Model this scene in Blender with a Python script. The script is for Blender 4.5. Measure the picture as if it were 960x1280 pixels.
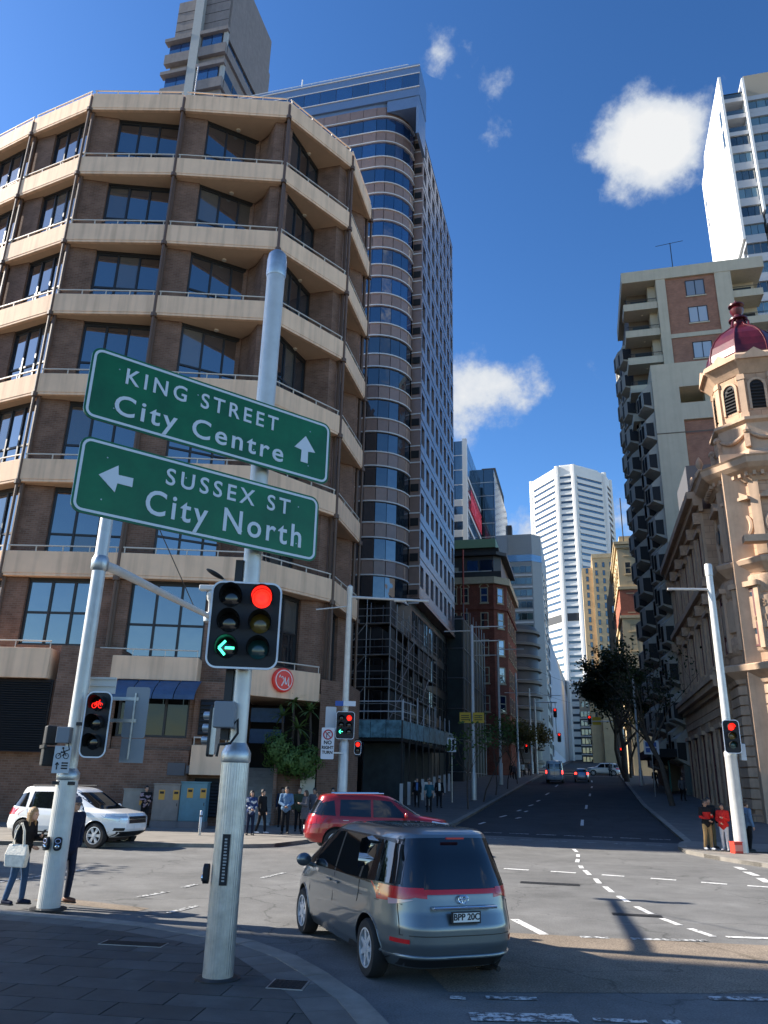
import bpy, bmesh, math, random
import numpy as np
from math import sin, cos, pi, radians, sqrt, atan2, hypot
from mathutils import Vector, Matrix, noise
random.seed(7)
SC = bpy.context.scene
COL = SC.collection
for o in list(bpy.data.objects): bpy.data.objects.remove(o)

# ---------------------------------------------------------------- camera
cam_d = bpy.data.cameras.new('camera'); cam = bpy.data.objects.new('camera', cam_d); COL.objects.link(cam)
cam_d.sensor_fit = 'VERTICAL'; cam_d.sensor_height = 24.0; cam_d.lens = 961.0 / 1280.0 * 24.0
cam_d.clip_start = 0.1; cam_d.clip_end = 5000.0
up = Vector((70, 2761, -961.0)).normalized()
fw = Vector((0, 0, -1.0)); yy = (fw - fw.dot(up) * up).normalized(); xx = yy.cross(up)
R = Matrix((xx, yy, up)).to_4x4()
cam.matrix_world = Matrix.Translation((0, 0, 2.3)) @ R
SC.camera = cam
SC.render.resolution_x = 768; SC.render.resolution_y = 1024

# ---------------------------------------------------------------- sky, sun, exposure
SUN_AZ = radians(-77.7)      # clockwise from +Y
SUN_EL = radians(32.5)
W = bpy.data.worlds.new('World'); SC.world = W; W.use_nodes = True
nt = W.node_tree; N = nt.nodes; L = nt.links; N.clear()
def wn(t, **k):
    n = N.new(t)
    for a, b in k.items(): setattr(n, a, b)
    return n
out = wn('ShaderNodeOutputWorld'); bg = wn('ShaderNodeBackground'); bg.inputs[1].default_value = 0.10
sky = wn('ShaderNodeTexSky'); sky.sky_type = 'NISHITA'; sky.sun_disc = False
sky.sun_elevation = SUN_EL; sky.sun_rotation = SUN_AZ; sky.air_density = 1.0; sky.dust_density = 0.35; sky.ozone_density = 2.4
hs = wn('ShaderNodeHueSaturation'); hs.inputs['Saturation'].default_value = 1.1; hs.inputs['Value'].default_value = 1.0
gm = wn('ShaderNodeGamma'); gm.inputs[1].default_value = 1.4
L.new(sky.outputs[0], gm.inputs[0]); L.new(gm.outputs[0], hs.inputs['Color']); hs.inputs['Value'].default_value = .57
tc = wn('ShaderNodeTexCoord')
# clouds: soft lobes round fixed sky directions, broken up by noise
CLOUDS = [((.2675,.6740,.6886),.058,1.5),((.2956,.6648,.6860),.058,1.5),((.3213,.6501,.6886),.045,1.2),((.2850,.6900,.6660),.048,1.4),((.3100,.6720,.6700),.045,1.2),((.2735,.7180,.6400),.030,1.0),
          ((.1000,.8807,.4640),.062,1.5),((.1250,.8710,.4780),.038,1.0),((.1724,.8600,.4803),.036,1.05),((.1594,.8786,.4501),.036,1.0),((.145,.866,.480),.03,.9),
          ((.0595,.6336,.7713),.032,.85),((.0480,.6420,.7650),.02,.6),((.1244,.6563,.7442),.028,.8),((.1141,.6975,.7074),.024,.55),((.1000,.7000,.7074),.014,.3),
          ((.2960,.9012,.3180),.048,1.5),((.1850,.9358,.3000),.040,1.4),((.1733,.9188,.3547),.020,.5),((.2531,.8412,.4778),.020,.3),
          ((-.75,.35,.56),.10,1.1),((-.5,-.6,.62),.13,1.2),((.3,-.75,.58),.14,1.2),((.8,-.3,.52),.12,1.2),((-.85,-.35,.39),.1,1.0),((.85,.35,.38),.09,1.0)]
nrm = wn('ShaderNodeVectorMath', operation='NORMALIZE'); L.new(tc.outputs['Generated'], nrm.inputs[0])
wob = wn('ShaderNodeTexNoise'); wob.inputs['Scale'].default_value = 17; wob.inputs['Detail'].default_value = 9; wob.inputs['Roughness'].default_value = 0.62
L.new(nrm.outputs[0], wob.inputs['Vector'])
tot = None
for c, r_, st_ in CLOUDS:
    v = Vector(c).normalized()
    ds = wn('ShaderNodeVectorMath', operation='DISTANCE'); ds.inputs[1].default_value = v; L.new(nrm.outputs[0], ds.inputs[0])
    mr = wn('ShaderNodeMapRange'); mr.interpolation_type = 'SMOOTHSTEP'
    mr.inputs['From Min'].default_value = r_ * 1.22; mr.inputs['From Max'].default_value = 0; mr.inputs['To Max'].default_value = st_
    L.new(ds.outputs['Value'], mr.inputs['Value'])
    if tot is None: tot = mr.outputs[0]
    else:
        ad = wn('ShaderNodeMath', operation='ADD'); L.new(tot, ad.inputs[0]); L.new(mr.outputs[0], ad.inputs[1]); tot = ad.outputs[0]
nz = wn('ShaderNodeMapRange'); nz.inputs['From Min'].default_value = .28; nz.inputs['From Max'].default_value = .72
nz.inputs['To Min'].default_value = -1.45; nz.inputs['To Max'].default_value = .75; L.new(wob.outputs['Fac'], nz.inputs['Value'])
ad = wn('ShaderNodeMath', operation='ADD'); L.new(tot, ad.inputs[0]); L.new(nz.outputs[0], ad.inputs[1])
gt = wn('ShaderNodeMapRange'); gt.inputs['From Min'].default_value = 0.0; gt.inputs['From Max'].default_value = 1.6; gt.interpolation_type = 'SMOOTHSTEP'
L.new(ad.outputs[0], gt.inputs['Value'])
inside = wn('ShaderNodeMath', operation='GREATER_THAN'); inside.inputs[1].default_value = .02; L.new(tot, inside.inputs[0])
fac = wn('ShaderNodeMath', operation='MULTIPLY'); L.new(gt.outputs[0], fac.inputs[0]); L.new(inside.outputs[0], fac.inputs[1])
shd = wn('ShaderNodeMapRange'); shd.inputs['From Min'].default_value = .5; shd.inputs['From Max'].default_value = 2.6; L.new(ad.outputs[0], shd.inputs['Value'])
ccol = wn('ShaderNodeMix', data_type='RGBA'); ccol.inputs['A'].default_value = (2.3, 2.65, 3.2, 1); ccol.inputs['B'].default_value = (3.7, 3.75, 3.8, 1); L.new(shd.outputs[0], ccol.inputs['Factor'])
mx = wn('ShaderNodeMix', data_type='RGBA'); L.new(fac.outputs[0], mx.inputs['Factor']); L.new(hs.outputs[0], mx.inputs['A']); L.new(ccol.outputs['Result'], mx.inputs['B'])
L.new(mx.outputs['Result'], bg.inputs[0]); L.new(bg.outputs[0], out.inputs[0])

sun_d = bpy.data.lights.new('sun', 'SUN'); sun_d.energy = 5.0; sun_d.angle = radians(0.53); sun_d.color = (1.0, 0.93, 0.82)
sun = bpy.data.objects.new('sun', sun_d); COL.objects.link(sun)
sdir = Vector((sin(SUN_AZ) * cos(SUN_EL), cos(SUN_AZ) * cos(SUN_EL), sin(SUN_EL)))
sun.rotation_euler = sdir.to_track_quat('Z', 'Y').to_euler(); sun.location = (-40, 10, 60)
SC.view_settings.view_transform = 'Standard'; SC.view_settings.look = 'None'; SC.view_settings.exposure = 1.25; SC.view_settings.gamma = 1
SC.cycles.max_bounces = 6; SC.cycles.diffuse_bounces = 4; SC.cycles.glossy_bounces = 3; SC.cycles.caustics_reflective = False; SC.cycles.caustics_refractive = False

# ---------------------------------------------------------------- street frame
SA = radians(14.5)
def ST(s, t, z=0.0):           # along / across the uphill street
    return (s * sin(SA) + t * cos(SA), s * cos(SA) - t * sin(SA), z)
def gz(s, t=0):                # ground height along the street
    if s < 38: return 0.0
    if s < 121: return 0.043 * (s - 38)
    if s < 132: return 3.57
    return 3.57 + 0.035 * (s - 132)

# ---------------------------------------------------------------- mesh building
class MB:
    """collects shapes and becomes ONE mesh"""
    def __init__(self): self.v = []; self.f = []; self.m = []; self.mi = 0
    def add(self, vs, fs, mi=None):
        b = len(self.v); self.v += [tuple(p) for p in vs]
        for f in fs: self.f.append(tuple(b + i for i in f)); self.m.append(self.mi if mi is None else mi)
        return self
    def box(self, x0, x1, y0, y1, z0, z1, mi=None):
        if x0 > x1: x0, x1 = x1, x0
        if y0 > y1: y0, y1 = y1, y0
        if z0 > z1: z0, z1 = z1, z0
        return self.add([(x0,y0,z0),(x1,y0,z0),(x1,y1,z0),(x0,y1,z0),(x0,y0,z1),(x1,y0,z1),(x1,y1,z1),(x0,y1,z1)],
                        [(0,3,2,1),(4,5,6,7),(0,1,5,4),(1,2,6,5),(2,3,7,6),(3,0,4,7)], mi)
    def fbox(self, o, d, u0, u1, n0, n1, z0, z1, mi=None):
        """box in a frame: origin o, along d (unit xy), outward normal to the right of d"""
        n = (d[1], -d[0])
        P = lambda u, k, z: (o[0] + d[0]*u + n[0]*k, o[1] + d[1]*u + n[1]*k, z)
        vs = [P(u0,n1,z0),P(u1,n1,z0),P(u1,n0,z0),P(u0,n0,z0),P(u0,n1,z1),P(u1,n1,z1),P(u1,n0,z1),P(u0,n0,z1)]
        return self.add(vs, [(0,3,2,1),(4,5,6,7),(0,1,5,4),(1,2,6,5),(2,3,7,6),(3,0,4,7)], mi)
    def prism(self, poly, z0, z1, mi=None):
        n = len(poly); a = sum(poly[i][0]*poly[(i+1)%n][1]-poly[(i+1)%n][0]*poly[i][1] for i in range(n))
        if a < 0: poly = poly[::-1]
        z0f = z0 if callable(z0) else (lambda x, y: z0); z1f = z1 if callable(z1) else (lambda x, y: z1)
        vs = [(p[0],p[1],z0f(*p[:2])) for p in poly] + [(p[0],p[1],z1f(*p[:2])) for p in poly]
        fs = [tuple(range(n-1,-1,-1)), tuple(range(n,2*n))] + [(i,(i+1)%n,n+(i+1)%n,n+i) for i in range(n)]
        return self.add(vs, fs, mi)
    def tube(self, p0, p1, r0, r1=None, n=10, cap=True, mi=None):
        r1 = r0 if r1 is None else r1
        a = Vector(p0); b = Vector(p1); d = (b-a)
        if d.length < 1e-6: return self
        d.normalize(); u = d.orthogonal().normalized(); w = d.cross(u)
        vs = []
        for c, r in ((a,r0),(b,r1)):
            for i in range(n):
                t = 2*pi*i/n; vs.append(c + (u*cos(t)+w*sin(t))*r)
        fs = [(i,(i+1)%n,n+(i+1)%n,n+i) for i in range(n)]
        if cap: fs += [tuple(range(n-1,-1,-1)), tuple(range(n,2*n))]
        return self.add(vs, fs, mi)
    def path(self, pts, rs, n=8, mi=None):
        if not hasattr(rs, '__len__'): rs = [rs]*len(pts)
        P = [Vector(p) for p in pts]; b = len(self.v); u = None; vs = []
        for i, p in enumerate(P):
            d = (P[min(i+1,len(P)-1)]-P[max(i-1,0)]).normalized()
            u = d.orthogonal().normalized() if u is None else (u - d*u.dot(d)).normalized()
            w = d.cross(u)
            for k in range(n): vs.append(p+(u*cos(2*pi*k/n)+w*sin(2*pi*k/n))*rs[i])
        fs = []
        for i in range(len(P)-1):
            for k in range(n): fs.append((i*n+k, i*n+(k+1)%n, (i+1)*n+(k+1)%n, (i+1)*n+k))
        fs += [tuple(range(n-1,-1,-1)), tuple(range((len(P)-1)*n, len(P)*n))]
        return self.add(vs, fs, mi)
    def lathe(self, prof, n=24, c=(0,0,0), a0=0.0, mi=None, flute=0, fl=0.0, cap=True):
        vs = []
        for r, z in prof:
            for i in range(n):
                t = a0 + 2*pi*i/n; rr = r*(1+fl*cos(flute*t)) if flute else r
                vs.append((c[0]+rr*cos(t), c[1]+rr*sin(t), c[2]+z))
        fs = []
        for j in range(len(prof)-1):
            for i in range(n): fs.append((j*n+i, j*n+(i+1)%n, (j+1)*n+(i+1)%n, (j+1)*n+i))
        if cap: fs += [tuple(range(n-1,-1,-1)), tuple(range((len(prof)-1)*n, len(prof)*n))]
        return self.add(vs, fs, mi)
    def sphere(self, c, r, n=12, m=8, sx=1, sy=1, sz=1, mi=None):
        vs = [(c[0],c[1],c[2]-r*sz)]
        for j in range(1,m):
            a = -pi/2+pi*j/m
            for i in range(n):
                t = 2*pi*i/n; vs.append((c[0]+r*sx*cos(a)*cos(t), c[1]+r*sy*cos(a)*sin(t), c[2]+r*sz*sin(a)))
        vs.append((c[0],c[1],c[2]+r*sz)); fs = [(0,1+(i+1)%n,1+i) for i in range(n)]
        for j in range(m-2):
            for i in range(n): fs.append((1+j*n+i, 1+j*n+(i+1)%n, 1+(j+1)*n+(i+1)%n, 1+(j+1)*n+i))
        k = len(vs)-1; fs += [(1+(m-2)*n+i, 1+(m-2)*n+(i+1)%n, k) for i in range(n)]
        return self.add(vs, fs, mi)
    def quad(self, a, b, c, d, mi=None): return self.add([a,b,c,d], [(0,1,2,3)], mi)
    def slab(self, pts, th, mi=None):
        """thick plate from a planar 3-D polygon, thickness th along its normal (backwards)"""
        P = [Vector(p) for p in pts]; nn = Vector((0,0,0))
        for i in range(len(P)): nn += P[i].cross(P[(i+1)%len(P)])
        nn.normalize(); Q = [p - nn*th for p in P]; n = len(P)
        return self.add(P+Q, [tuple(range(n)), tuple(range(2*n-1,n-1,-1))]+[(i,n+i,n+(i+1)%n,(i+1)%n) for i in range(n)], mi)
    def xf(self, M):
        self.v = [tuple(M @ Vector(p)) for p in self.v]; return self
    def join(self, o, M=None, mi=None):
        b = len(self.v); self.v += [tuple(M @ Vector(p)) for p in o.v] if M else o.v
        for f, m in zip(o.f, o.m): self.f.append(tuple(b+i for i in f)); self.m.append(m if mi is None else mi)
        return self
    def mesh(self, name, mats, smooth=0):
        me = bpy.data.meshes.new(name); me.from_pydata(self.v, [], self.f)
        if not isinstance(mats, (list, tuple)): mats = [mats]
        for m in mats: me.materials.append(m)
        if len(mats) > 1: me.polygons.foreach_set('material_index', self.m)
        if smooth:
            me.polygons.foreach_set('use_smooth', [True]*len(me.polygons))
            me.set_sharp_from_angle(angle=radians(smooth))
        me.update(); return me
    def build(self, name, mats, parent=None, smooth=0, loc=None, rz=0, **tags):
        return mk(name, self.mesh(name, mats, smooth), parent, loc, rz, **tags)

def mk(name, data, parent=None, loc=None, rz=0, label=None, cat=None, group=None, kind=None, rot=None, scale=None):
    o = bpy.data.objects.new(name, data); COL.objects.link(o)
    if parent is not None: o.parent = parent
    if loc is not None: o.location = loc
    if rz: o.rotation_euler = (0,0,rz)
    if rot is not None: o.rotation_euler = rot
    if scale is not None: o.scale = scale
    if label: o['label'] = label
    if cat: o['category'] = cat
    if group: o['group'] = group
    if kind: o['kind'] = kind
    return o
def thing(name, label, cat, loc=(0,0,0), rz=0, group=None):
    return mk(name, None, None, loc, rz, label, cat, group)
def st_thing(name, label, cat, s, t, z=0.0, group=None):     # local x = across street, local y = along street
    return thing(name, label, cat, ST(s, t, z), -SA, group)
KIDS = {}
def dup(root, loc=None, rz=None, label=None, group=None):
    kids = {}
    for o in bpy.data.objects:
        if o.parent: kids.setdefault(o.parent, []).append(o)
    def cp(o, par):
        c = o.copy(); COL.objects.link(c)
        if par: c.parent = par
        for k in kids.get(o, []): cp(k, c)
        return c
    r = cp(root, None)
    if loc is not None: r.location = loc
    if rz is not None: r.rotation_euler = (0,0,rz)
    if label: r['label'] = label
    if group: r['group'] = group
    return r
def bevel(o, w=0.01, seg=2, ang=40):
    b = o.modifiers.new('bevel','BEVEL'); b.width = w; b.segments = seg; b.limit_method = 'ANGLE'; b.angle_limit = radians(ang); b.harden_normals = False
    return o
TMP = bpy.data.scenes.new('workbench')
def evaluated(o):
    """mesh of one object with its modifiers applied, worked out in a small side scene"""
    TMP.collection.objects.link(o) if o.name not in TMP.collection.objects else None
    TMP.view_layers[0].update(); dg = TMP.view_layers[0].depsgraph; me = bpy.data.meshes.new_from_object(o.evaluated_get(dg))
    TMP.collection.objects.unlink(o); return me
def text_mesh(txt, size, depth=0.004, bold=0.0, align='CENTER', mat=None, spacing=1.0, name='lettering'):
    c = bpy.data.curves.new('txt','FONT'); c.body = txt; c.size = size; c.extrude = depth; c.offset = bold
    c.align_x = align; c.align_y = 'CENTER'; c.space_character = spacing; c.resolution_u = 4
    o = bpy.data.objects.new('txt', c); me = evaluated(o)
    bpy.data.objects.remove(o); me.name = name; me.materials.clear()
    if mat: me.materials.append(mat)
    return me

# ---------------------------------------------------------------- materials
MATS = {}
def mat(name, col, rough=0.6, metal=0.0, var=0.0, vscale=3.0, bump=0.0, bscale=40.0, spec=0.5, coat=0.0, rnd=0.0, emit=None, estr=0.0, stain=0.0, grime=None, ior=None):
    if name in MATS: return MATS[name]
    m = bpy.data.materials.new(name); m.use_nodes = True; n = m.node_tree.nodes; l = m.node_tree.links
    b = n['Principled BSDF']; b.inputs['Roughness'].default_value = rough; b.inputs['Metallic'].default_value = metal
    b.inputs['Specular IOR Level'].default_value = spec; b.inputs['Coat Weight'].default_value = coat; b.inputs['Coat Roughness'].default_value = 0.04
    if ior: b.inputs['IOR'].default_value = ior
    c = (col[0], col[1], col[2], 1); b.inputs['Base Color'].default_value = c
    g = n.new('ShaderNodeNewGeometry'); last = None
    if var or stain or rnd:
        base = n.new('ShaderNodeRGB'); base.outputs[0].default_value = c; last = base.outputs[0]
        h = n.new('ShaderNodeHueSaturation'); l.new(last, h.inputs['Color']); last = h.outputs[0]
        val = None
        if var:
            t = n.new('ShaderNodeTexNoise'); t.inputs['Scale'].default_value = vscale; t.inputs['Detail'].default_value = 7; t.inputs['Roughness'].default_value = .6
            l.new(g.outputs['Position'], t.inputs['Vector'])
            r = n.new('ShaderNodeMapRange'); r.inputs['From Min'].default_value = .3; r.inputs['From Max'].default_value = .7
            r.inputs['To Min'].default_value = 1-var; r.inputs['To Max'].default_value = 1+var; l.new(t.outputs['Fac'], r.inputs['Value']); val = r.outputs[0]
        if stain:   # vertical streaks
            mp = n.new('ShaderNodeMapping'); mp.inputs['Scale'].default_value = (3.0, 3.0, .18); l.new(g.outputs['Position'], mp.inputs[0])
            t = n.new('ShaderNodeTexNoise'); t.inputs['Scale'].default_value = 1.0; t.inputs['Detail'].default_value = 6; l.new(mp.outputs[0], t.inputs['Vector'])
            r = n.new('ShaderNodeMapRange'); r.inputs['From Min'].default_value = .45; r.inputs['From Max'].default_value = .8
            r.inputs['To Min'].default_value = 1; r.inputs['To Max'].default_value = 1-stain; l.new(t.outputs['Fac'], r.inputs['Value'])
            if val:
                q = n.new('ShaderNodeMath'); q.operation='MULTIPLY'; l.new(val,q.inputs[0]); l.new(r.outputs[0],q.inputs[1]); val = q.outputs[0]
            else: val = r.outputs[0]
        if rnd:
            oi = n.new('ShaderNodeObjectInfo'); r = n.new('ShaderNodeMapRange'); r.inputs['To Min'].default_value = 1-rnd; r.inputs['To Max'].default_value = 1+rnd
            l.new(oi.outputs['Random'], r.inputs['Value'])
            if val:
                q = n.new('ShaderNodeMath'); q.operation='MULTIPLY'; l.new(val,q.inputs[0]); l.new(r.outputs[0],q.inputs[1]); val = q.outputs[0]
            else: val = r.outputs[0]
        if val: l.new(val, h.inputs['Value'])
        l.new(last, b.inputs['Base Color'])
    if bump:
        t = n.new('ShaderNodeTexNoise'); t.inputs['Scale'].default_value = bscale; t.inputs['Detail'].default_value = 5
        l.new(g.outputs['Position'], t.inputs['Vector']); bu = n.new('ShaderNodeBump'); bu.inputs['Strength'].default_value = bump; bu.inputs['Distance'].default_value = .02
        l.new(t.outputs['Fac'], bu.inputs['Height']); l.new(bu.outputs[0], b.inputs['Normal'])
    if emit: b.inputs['Emission Color'].default_value = (*emit, 1); b.inputs['Emission Strength'].default_value = estr
    MATS[name] = m; return m

def brickmat(name, c1, c2, mort, w=0.24, h=0.086, msize=0.012, var=0.25, bump=0.4, rough=0.85, offset=.5, stain=0.0, zoff=0.0):
    """courses that follow any upright wall: across = along the wall, up = z"""
    if name in MATS: return MATS[name]
    m = bpy.data.materials.new(name); m.use_nodes = True; n = m.node_tree.nodes; l = m.node_tree.links; b = n['Principled BSDF']
    b.inputs['Roughness'].default_value = rough; b.inputs['Specular IOR Level'].default_value = .25
    g = n.new('ShaderNodeNewGeometry'); cr = n.new('ShaderNodeVectorMath'); cr.operation = 'CROSS_PRODUCT'; cr.inputs[1].default_value = (0,0,1)
    l.new(g.outputs['True Normal'], cr.inputs[0]); dt = n.new('ShaderNodeVectorMath'); dt.operation = 'DOT_PRODUCT'
    l.new(cr.outputs[0], dt.inputs[0]); l.new(g.outputs['Position'], dt.inputs[1]); sp = n.new('ShaderNodeSeparateXYZ'); l.new(g.outputs['Position'], sp.inputs[0])
    cb = n.new('ShaderNodeCombineXYZ'); l.new(dt.outputs['Value'], cb.inputs[0]); l.new(sp.outputs[2], cb.inputs[1])
    t = n.new('ShaderNodeTexBrick'); t.inputs['Scale'].default_value = 1; t.inputs['Brick Width'].default_value = w; t.inputs['Row Height'].default_value = h
    t.inputs['Mortar Size'].default_value = msize; t.inputs['Mortar Smooth'].default_value = .2; t.inputs['Bias'].default_value = 0; t.offset = offset
    t.inputs['Color1'].default_value = (*c1,1); t.inputs['Color2'].default_value = (*c2,1); t.inputs['Mortar'].default_value = (*mort,1)
    l.new(cb.outputs[0], t.inputs['Vector'])
    nz = n.new('ShaderNodeTexNoise'); nz.inputs['Scale'].default_value = 1.3; nz.inputs['Detail'].default_value = 8; l.new(g.outputs['Position'], nz.inputs['Vector'])
    r = n.new('ShaderNodeMapRange'); r.inputs['From Min'].default_value = .3; r.inputs['From Max'].default_value = .7; r.inputs['To Min'].default_value = 1-var; r.inputs['To Max'].default_value = 1+var
    l.new(nz.outputs['Fac'], r.inputs['Value']); h_ = n.new('ShaderNodeHueSaturation'); l.new(r.outputs[0], h_.inputs['Value']); l.new(t.outputs['Color'], h_.inputs['Color'])
    l.new(h_.outputs[0], b.inputs['Base Color'])
    bu = n.new('ShaderNodeBump'); bu.inputs['Strength'].default_value = bump; bu.inputs['Distance'].default_value = .01; bu.invert = True
    l.new(t.outputs['Fac'], bu.inputs['Height']); l.new(bu.outputs[0], b.inputs['Normal'])
    MATS[name] = m; return m

def glass(name, col, rough=0.03, metal=0.0, ior=1.9, rnd=0.5, wav=0.02):
    """dark office glass seen from outside: dim interior plus a mirror-like reflection, slightly out of true"""
    if name in MATS: return MATS[name]
    m = mat(name, col, rough, metal, rnd=rnd, ior=ior); n = m.node_tree.nodes; l = m.node_tree.links; b = n['Principled BSDF']
    g = n.new('ShaderNodeNewGeometry'); t = n.new('ShaderNodeTexNoise'); t.inputs['Scale'].default_value = .55; t.inputs['Detail'].default_value = 2
    oi = n.new('ShaderNodeObjectInfo'); ad = n.new('ShaderNodeVectorMath'); ad.operation = 'ADD'
    l.new(g.outputs['Position'], ad.inputs[0]); l.new(oi.outputs['Random'], ad.inputs[1]); l.new(ad.outputs[0], t.inputs['Vector'])
    bu = n.new('ShaderNodeBump'); bu.inputs['Strength'].default_value = wav; bu.inputs['Distance'].default_value = .5
    l.new(t.outputs['Fac'], bu.inputs['Height']); l.new(bu.outputs[0], b.inputs['Normal'])
    return m

# ---------------------------------------------------------------- shared materials
def asphalt(name, col, agg=.35, warm=(1,1,1)):
    m = mat(name, col, rough=.9, spec=.25); n = m.node_tree.nodes; l = m.node_tree.links; b = n['Principled BSDF']
    g = n.new('ShaderNodeNewGeometry')
    def noise_(s, d=4, r=.6):
        t = n.new('ShaderNodeTexNoise'); t.inputs['Scale'].default_value = s; t.inputs['Detail'].default_value = d; t.inputs['Roughness'].default_value = r
        l.new(g.outputs['Position'], t.inputs['Vector']); return t.outputs['Fac']
    def rng(f, a, b_, lo, hi):
        r = n.new('ShaderNodeMapRange'); r.inputs['From Min'].default_value = a; r.inputs['From Max'].default_value = b_
        r.inputs['To Min'].default_value = lo; r.inputs['To Max'].default_value = hi; l.new(f, r.inputs['Value']); return r.outputs[0]
    def mul(a, b_):
        q = n.new('ShaderNodeMath'); q.operation = 'MULTIPLY'; l.new(a, q.inputs[0]); l.new(b_, q.inputs[1]); return q.outputs[0]
    v = mul(rng(noise_(38, 3, .8), .3, .7, 1-agg, 1+agg), rng(noise_(.35, 5), .3, .7, .76, 1.22))
    v = mul(v, rng(noise_(1.7, 8, .7), .35, .72, 1.10, .80))
    # tar lines / cracks
    vo = n.new('ShaderNodeTexVoronoi'); vo.feature = 'DISTANCE_TO_EDGE'; vo.inputs['Scale'].default_value = .22; wv = n.new('ShaderNodeTexNoise'); wv.inputs['Scale'].default_value = .9; wv.inputs['Detail'].default_value = 5
    l.new(g.outputs['Position'], wv.inputs['Vector']); ad = n.new('ShaderNodeVectorMath'); ad.operation = 'MULTIPLY_ADD'; ad.inputs[1].default_value = (1.6,1.6,0)
    l.new(wv.outputs['Color'], ad.inputs[0]); l.new(g.outputs['Position'], ad.inputs[2]); l.new(ad.outputs[0], vo.inputs['Vector'])
    v = mul(v, rng(vo.outputs['Distance'], .0, .006, .62, 1.0))
    h = n.new('ShaderNodeHueSaturation'); h.inputs['Color'].default_value = (*col, 1); l.new(v, h.inputs['Value']); l.new(h.outputs[0], b.inputs['Base Color'])
    bu = n.new('ShaderNodeBump'); bu.inputs['Strength'].default_value = .5; bu.inputs['Distance'].default_value = .012
    l.new(noise_(70, 3, .8), bu.inputs['Height']); l.new(bu.outputs[0], b.inputs['Normal'])
    return m
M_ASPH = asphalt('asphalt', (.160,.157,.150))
M_ASPH2 = asphalt('asphalt_shaded', (.049,.052,.057))  # darker, bluer copy of the asphalt: the street's shade is in the colour
M_ASPH3 = asphalt('aggregate_patch', (.23,.185,.14), .6)
M_PAVE = mat('bluestone_pavers', (.055,.054,.052), .7, var=.3, vscale=2.6, bump=.35, bscale=60, rnd=.32)
M_PAVE2 = mat('pavement_concrete', (.21,.19,.165), .85, var=.2, vscale=1.1, bump=.2, bscale=50)
M_KERB = mat('kerb_stone', (.24,.22,.19), .85, var=.25, vscale=3, bump=.3, bscale=40, rnd=.12)
def worn_paint(name, col, keep=.5):
    m = mat(name, col, .7); n = m.node_tree.nodes; l = m.node_tree.links; b = n['Principled BSDF']; g = n.new('ShaderNodeNewGeometry')
    t = n.new('ShaderNodeTexNoise'); t.inputs['Scale'].default_value = 9; t.inputs['Detail'].default_value = 9; t.inputs['Roughness'].default_value = .75; l.new(g.outputs['Position'], t.inputs['Vector'])
    r = n.new('ShaderNodeMapRange'); r.inputs['From Min'].default_value = keep+.03; r.inputs['From Max'].default_value = keep+.11; l.new(t.outputs['Fac'], r.inputs['Value'])
    mx = n.new('ShaderNodeMix'); mx.data_type = 'RGBA'; mx.inputs['A'].default_value = (*col,1); mx.inputs['B'].default_value = (.08,.078,.075,1); l.new(r.outputs[0], mx.inputs['Factor'])
    l.new(mx.outputs['Result'], b.inputs['Base Color']); return m
M_PAINT = worn_paint('road_paint', (.72,.71,.68), .5)
M_PAINTW = worn_paint('road_paint_worn', (.60,.60,.58), .43)
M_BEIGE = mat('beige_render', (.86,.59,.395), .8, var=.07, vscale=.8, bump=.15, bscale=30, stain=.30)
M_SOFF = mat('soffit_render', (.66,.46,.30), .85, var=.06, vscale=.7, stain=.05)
M_BRICKB = brickmat('brown_brick', (.215,.122,.085), (.155,.088,.06), (.21,.15,.12), .30, .11, .013, .22)
M_FRAME = mat('dark_window_frame', (.018,.018,.02), .45)
M_GLASS = glass('hotel_glass', (.018,.028,.038), .02, .0, 3.1, .4, .018)
M_WHITEMET = mat('white_rail', (.62,.56,.48), .5)
M_PIPE = mat('brown_downpipe', (.12,.07,.045), .5)
M_LAMP = mat('lit_downlight', (.9,.9,.8), .4, emit=(1,.86,.62), estr=6)
M_LAMPOFF = mat('unlit_downlight', (.75,.68,.55), .4)
M_DARK = mat('black_opening', (.006,.006,.007), .7)
M_DMETAL = mat('dark_metal', (.03,.03,.032), .5, .4)
M_GREYP = mat('grey_galvanised', (.46,.47,.47), .38, .75, var=.18, vscale=7, bump=.05, bscale=60)
M_POLEW = mat('painted_pole', (.60,.59,.56), .42, .25, var=.1, vscale=4)
M_BLACKP = mat('black_plastic', (.004,.005,.008), .6)
M_VISOR = mat('signal_visor', (.006,.006,.007), .55)
M_WHITEB = mat('signal_border', (.78,.80,.84), .5)
M_LOUV = mat('black_louvre', (.022,.024,.028), .6)

# ---------------------------------------------------------------- ground, streets
def sheet(name, pts2, zoff, m, kind='structure', sub=None, **tags):
    mb = MB(); mb.add([(x,y,zf(x,y)+zoff) for x,y in pts2], [tuple(range(len(pts2)))]); return mb.build(name, m, None, kind=kind, **tags)
def zf(x, y):
    s = x*sin(SA)+y*cos(SA); return gz(s)
mb = MB()
SB = [-900, -300, 38, 121, 132, 500, 3000]
for a, b in zip(SB[:-1], SB[1:]):
    mb.quad(*[(*ST(s,t)[:2], gz(s)-.03) for s, t in ((a,-2000),(a,2000),(b,2000),(b,-2000))])
mb.build('ground', M_PAVE2, kind='structure')
mb = MB()
mb.quad((*ST(38,-60)[:2],0),(*ST(-80,-60)[:2],0),(*ST(-80,90)[:2],0),(*ST(38,90)[:2],0))
mb.build('intersection_road', M_ASPH, kind='structure')
mb = MB()
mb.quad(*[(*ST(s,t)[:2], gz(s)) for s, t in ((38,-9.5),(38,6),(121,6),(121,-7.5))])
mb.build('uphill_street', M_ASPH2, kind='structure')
mb = MB()
mb.quad(*[(*ST(s,t)[:2], gz(s)) for s, t in ((121,-60),(121,60),(132,60),(132,-60))])
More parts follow.
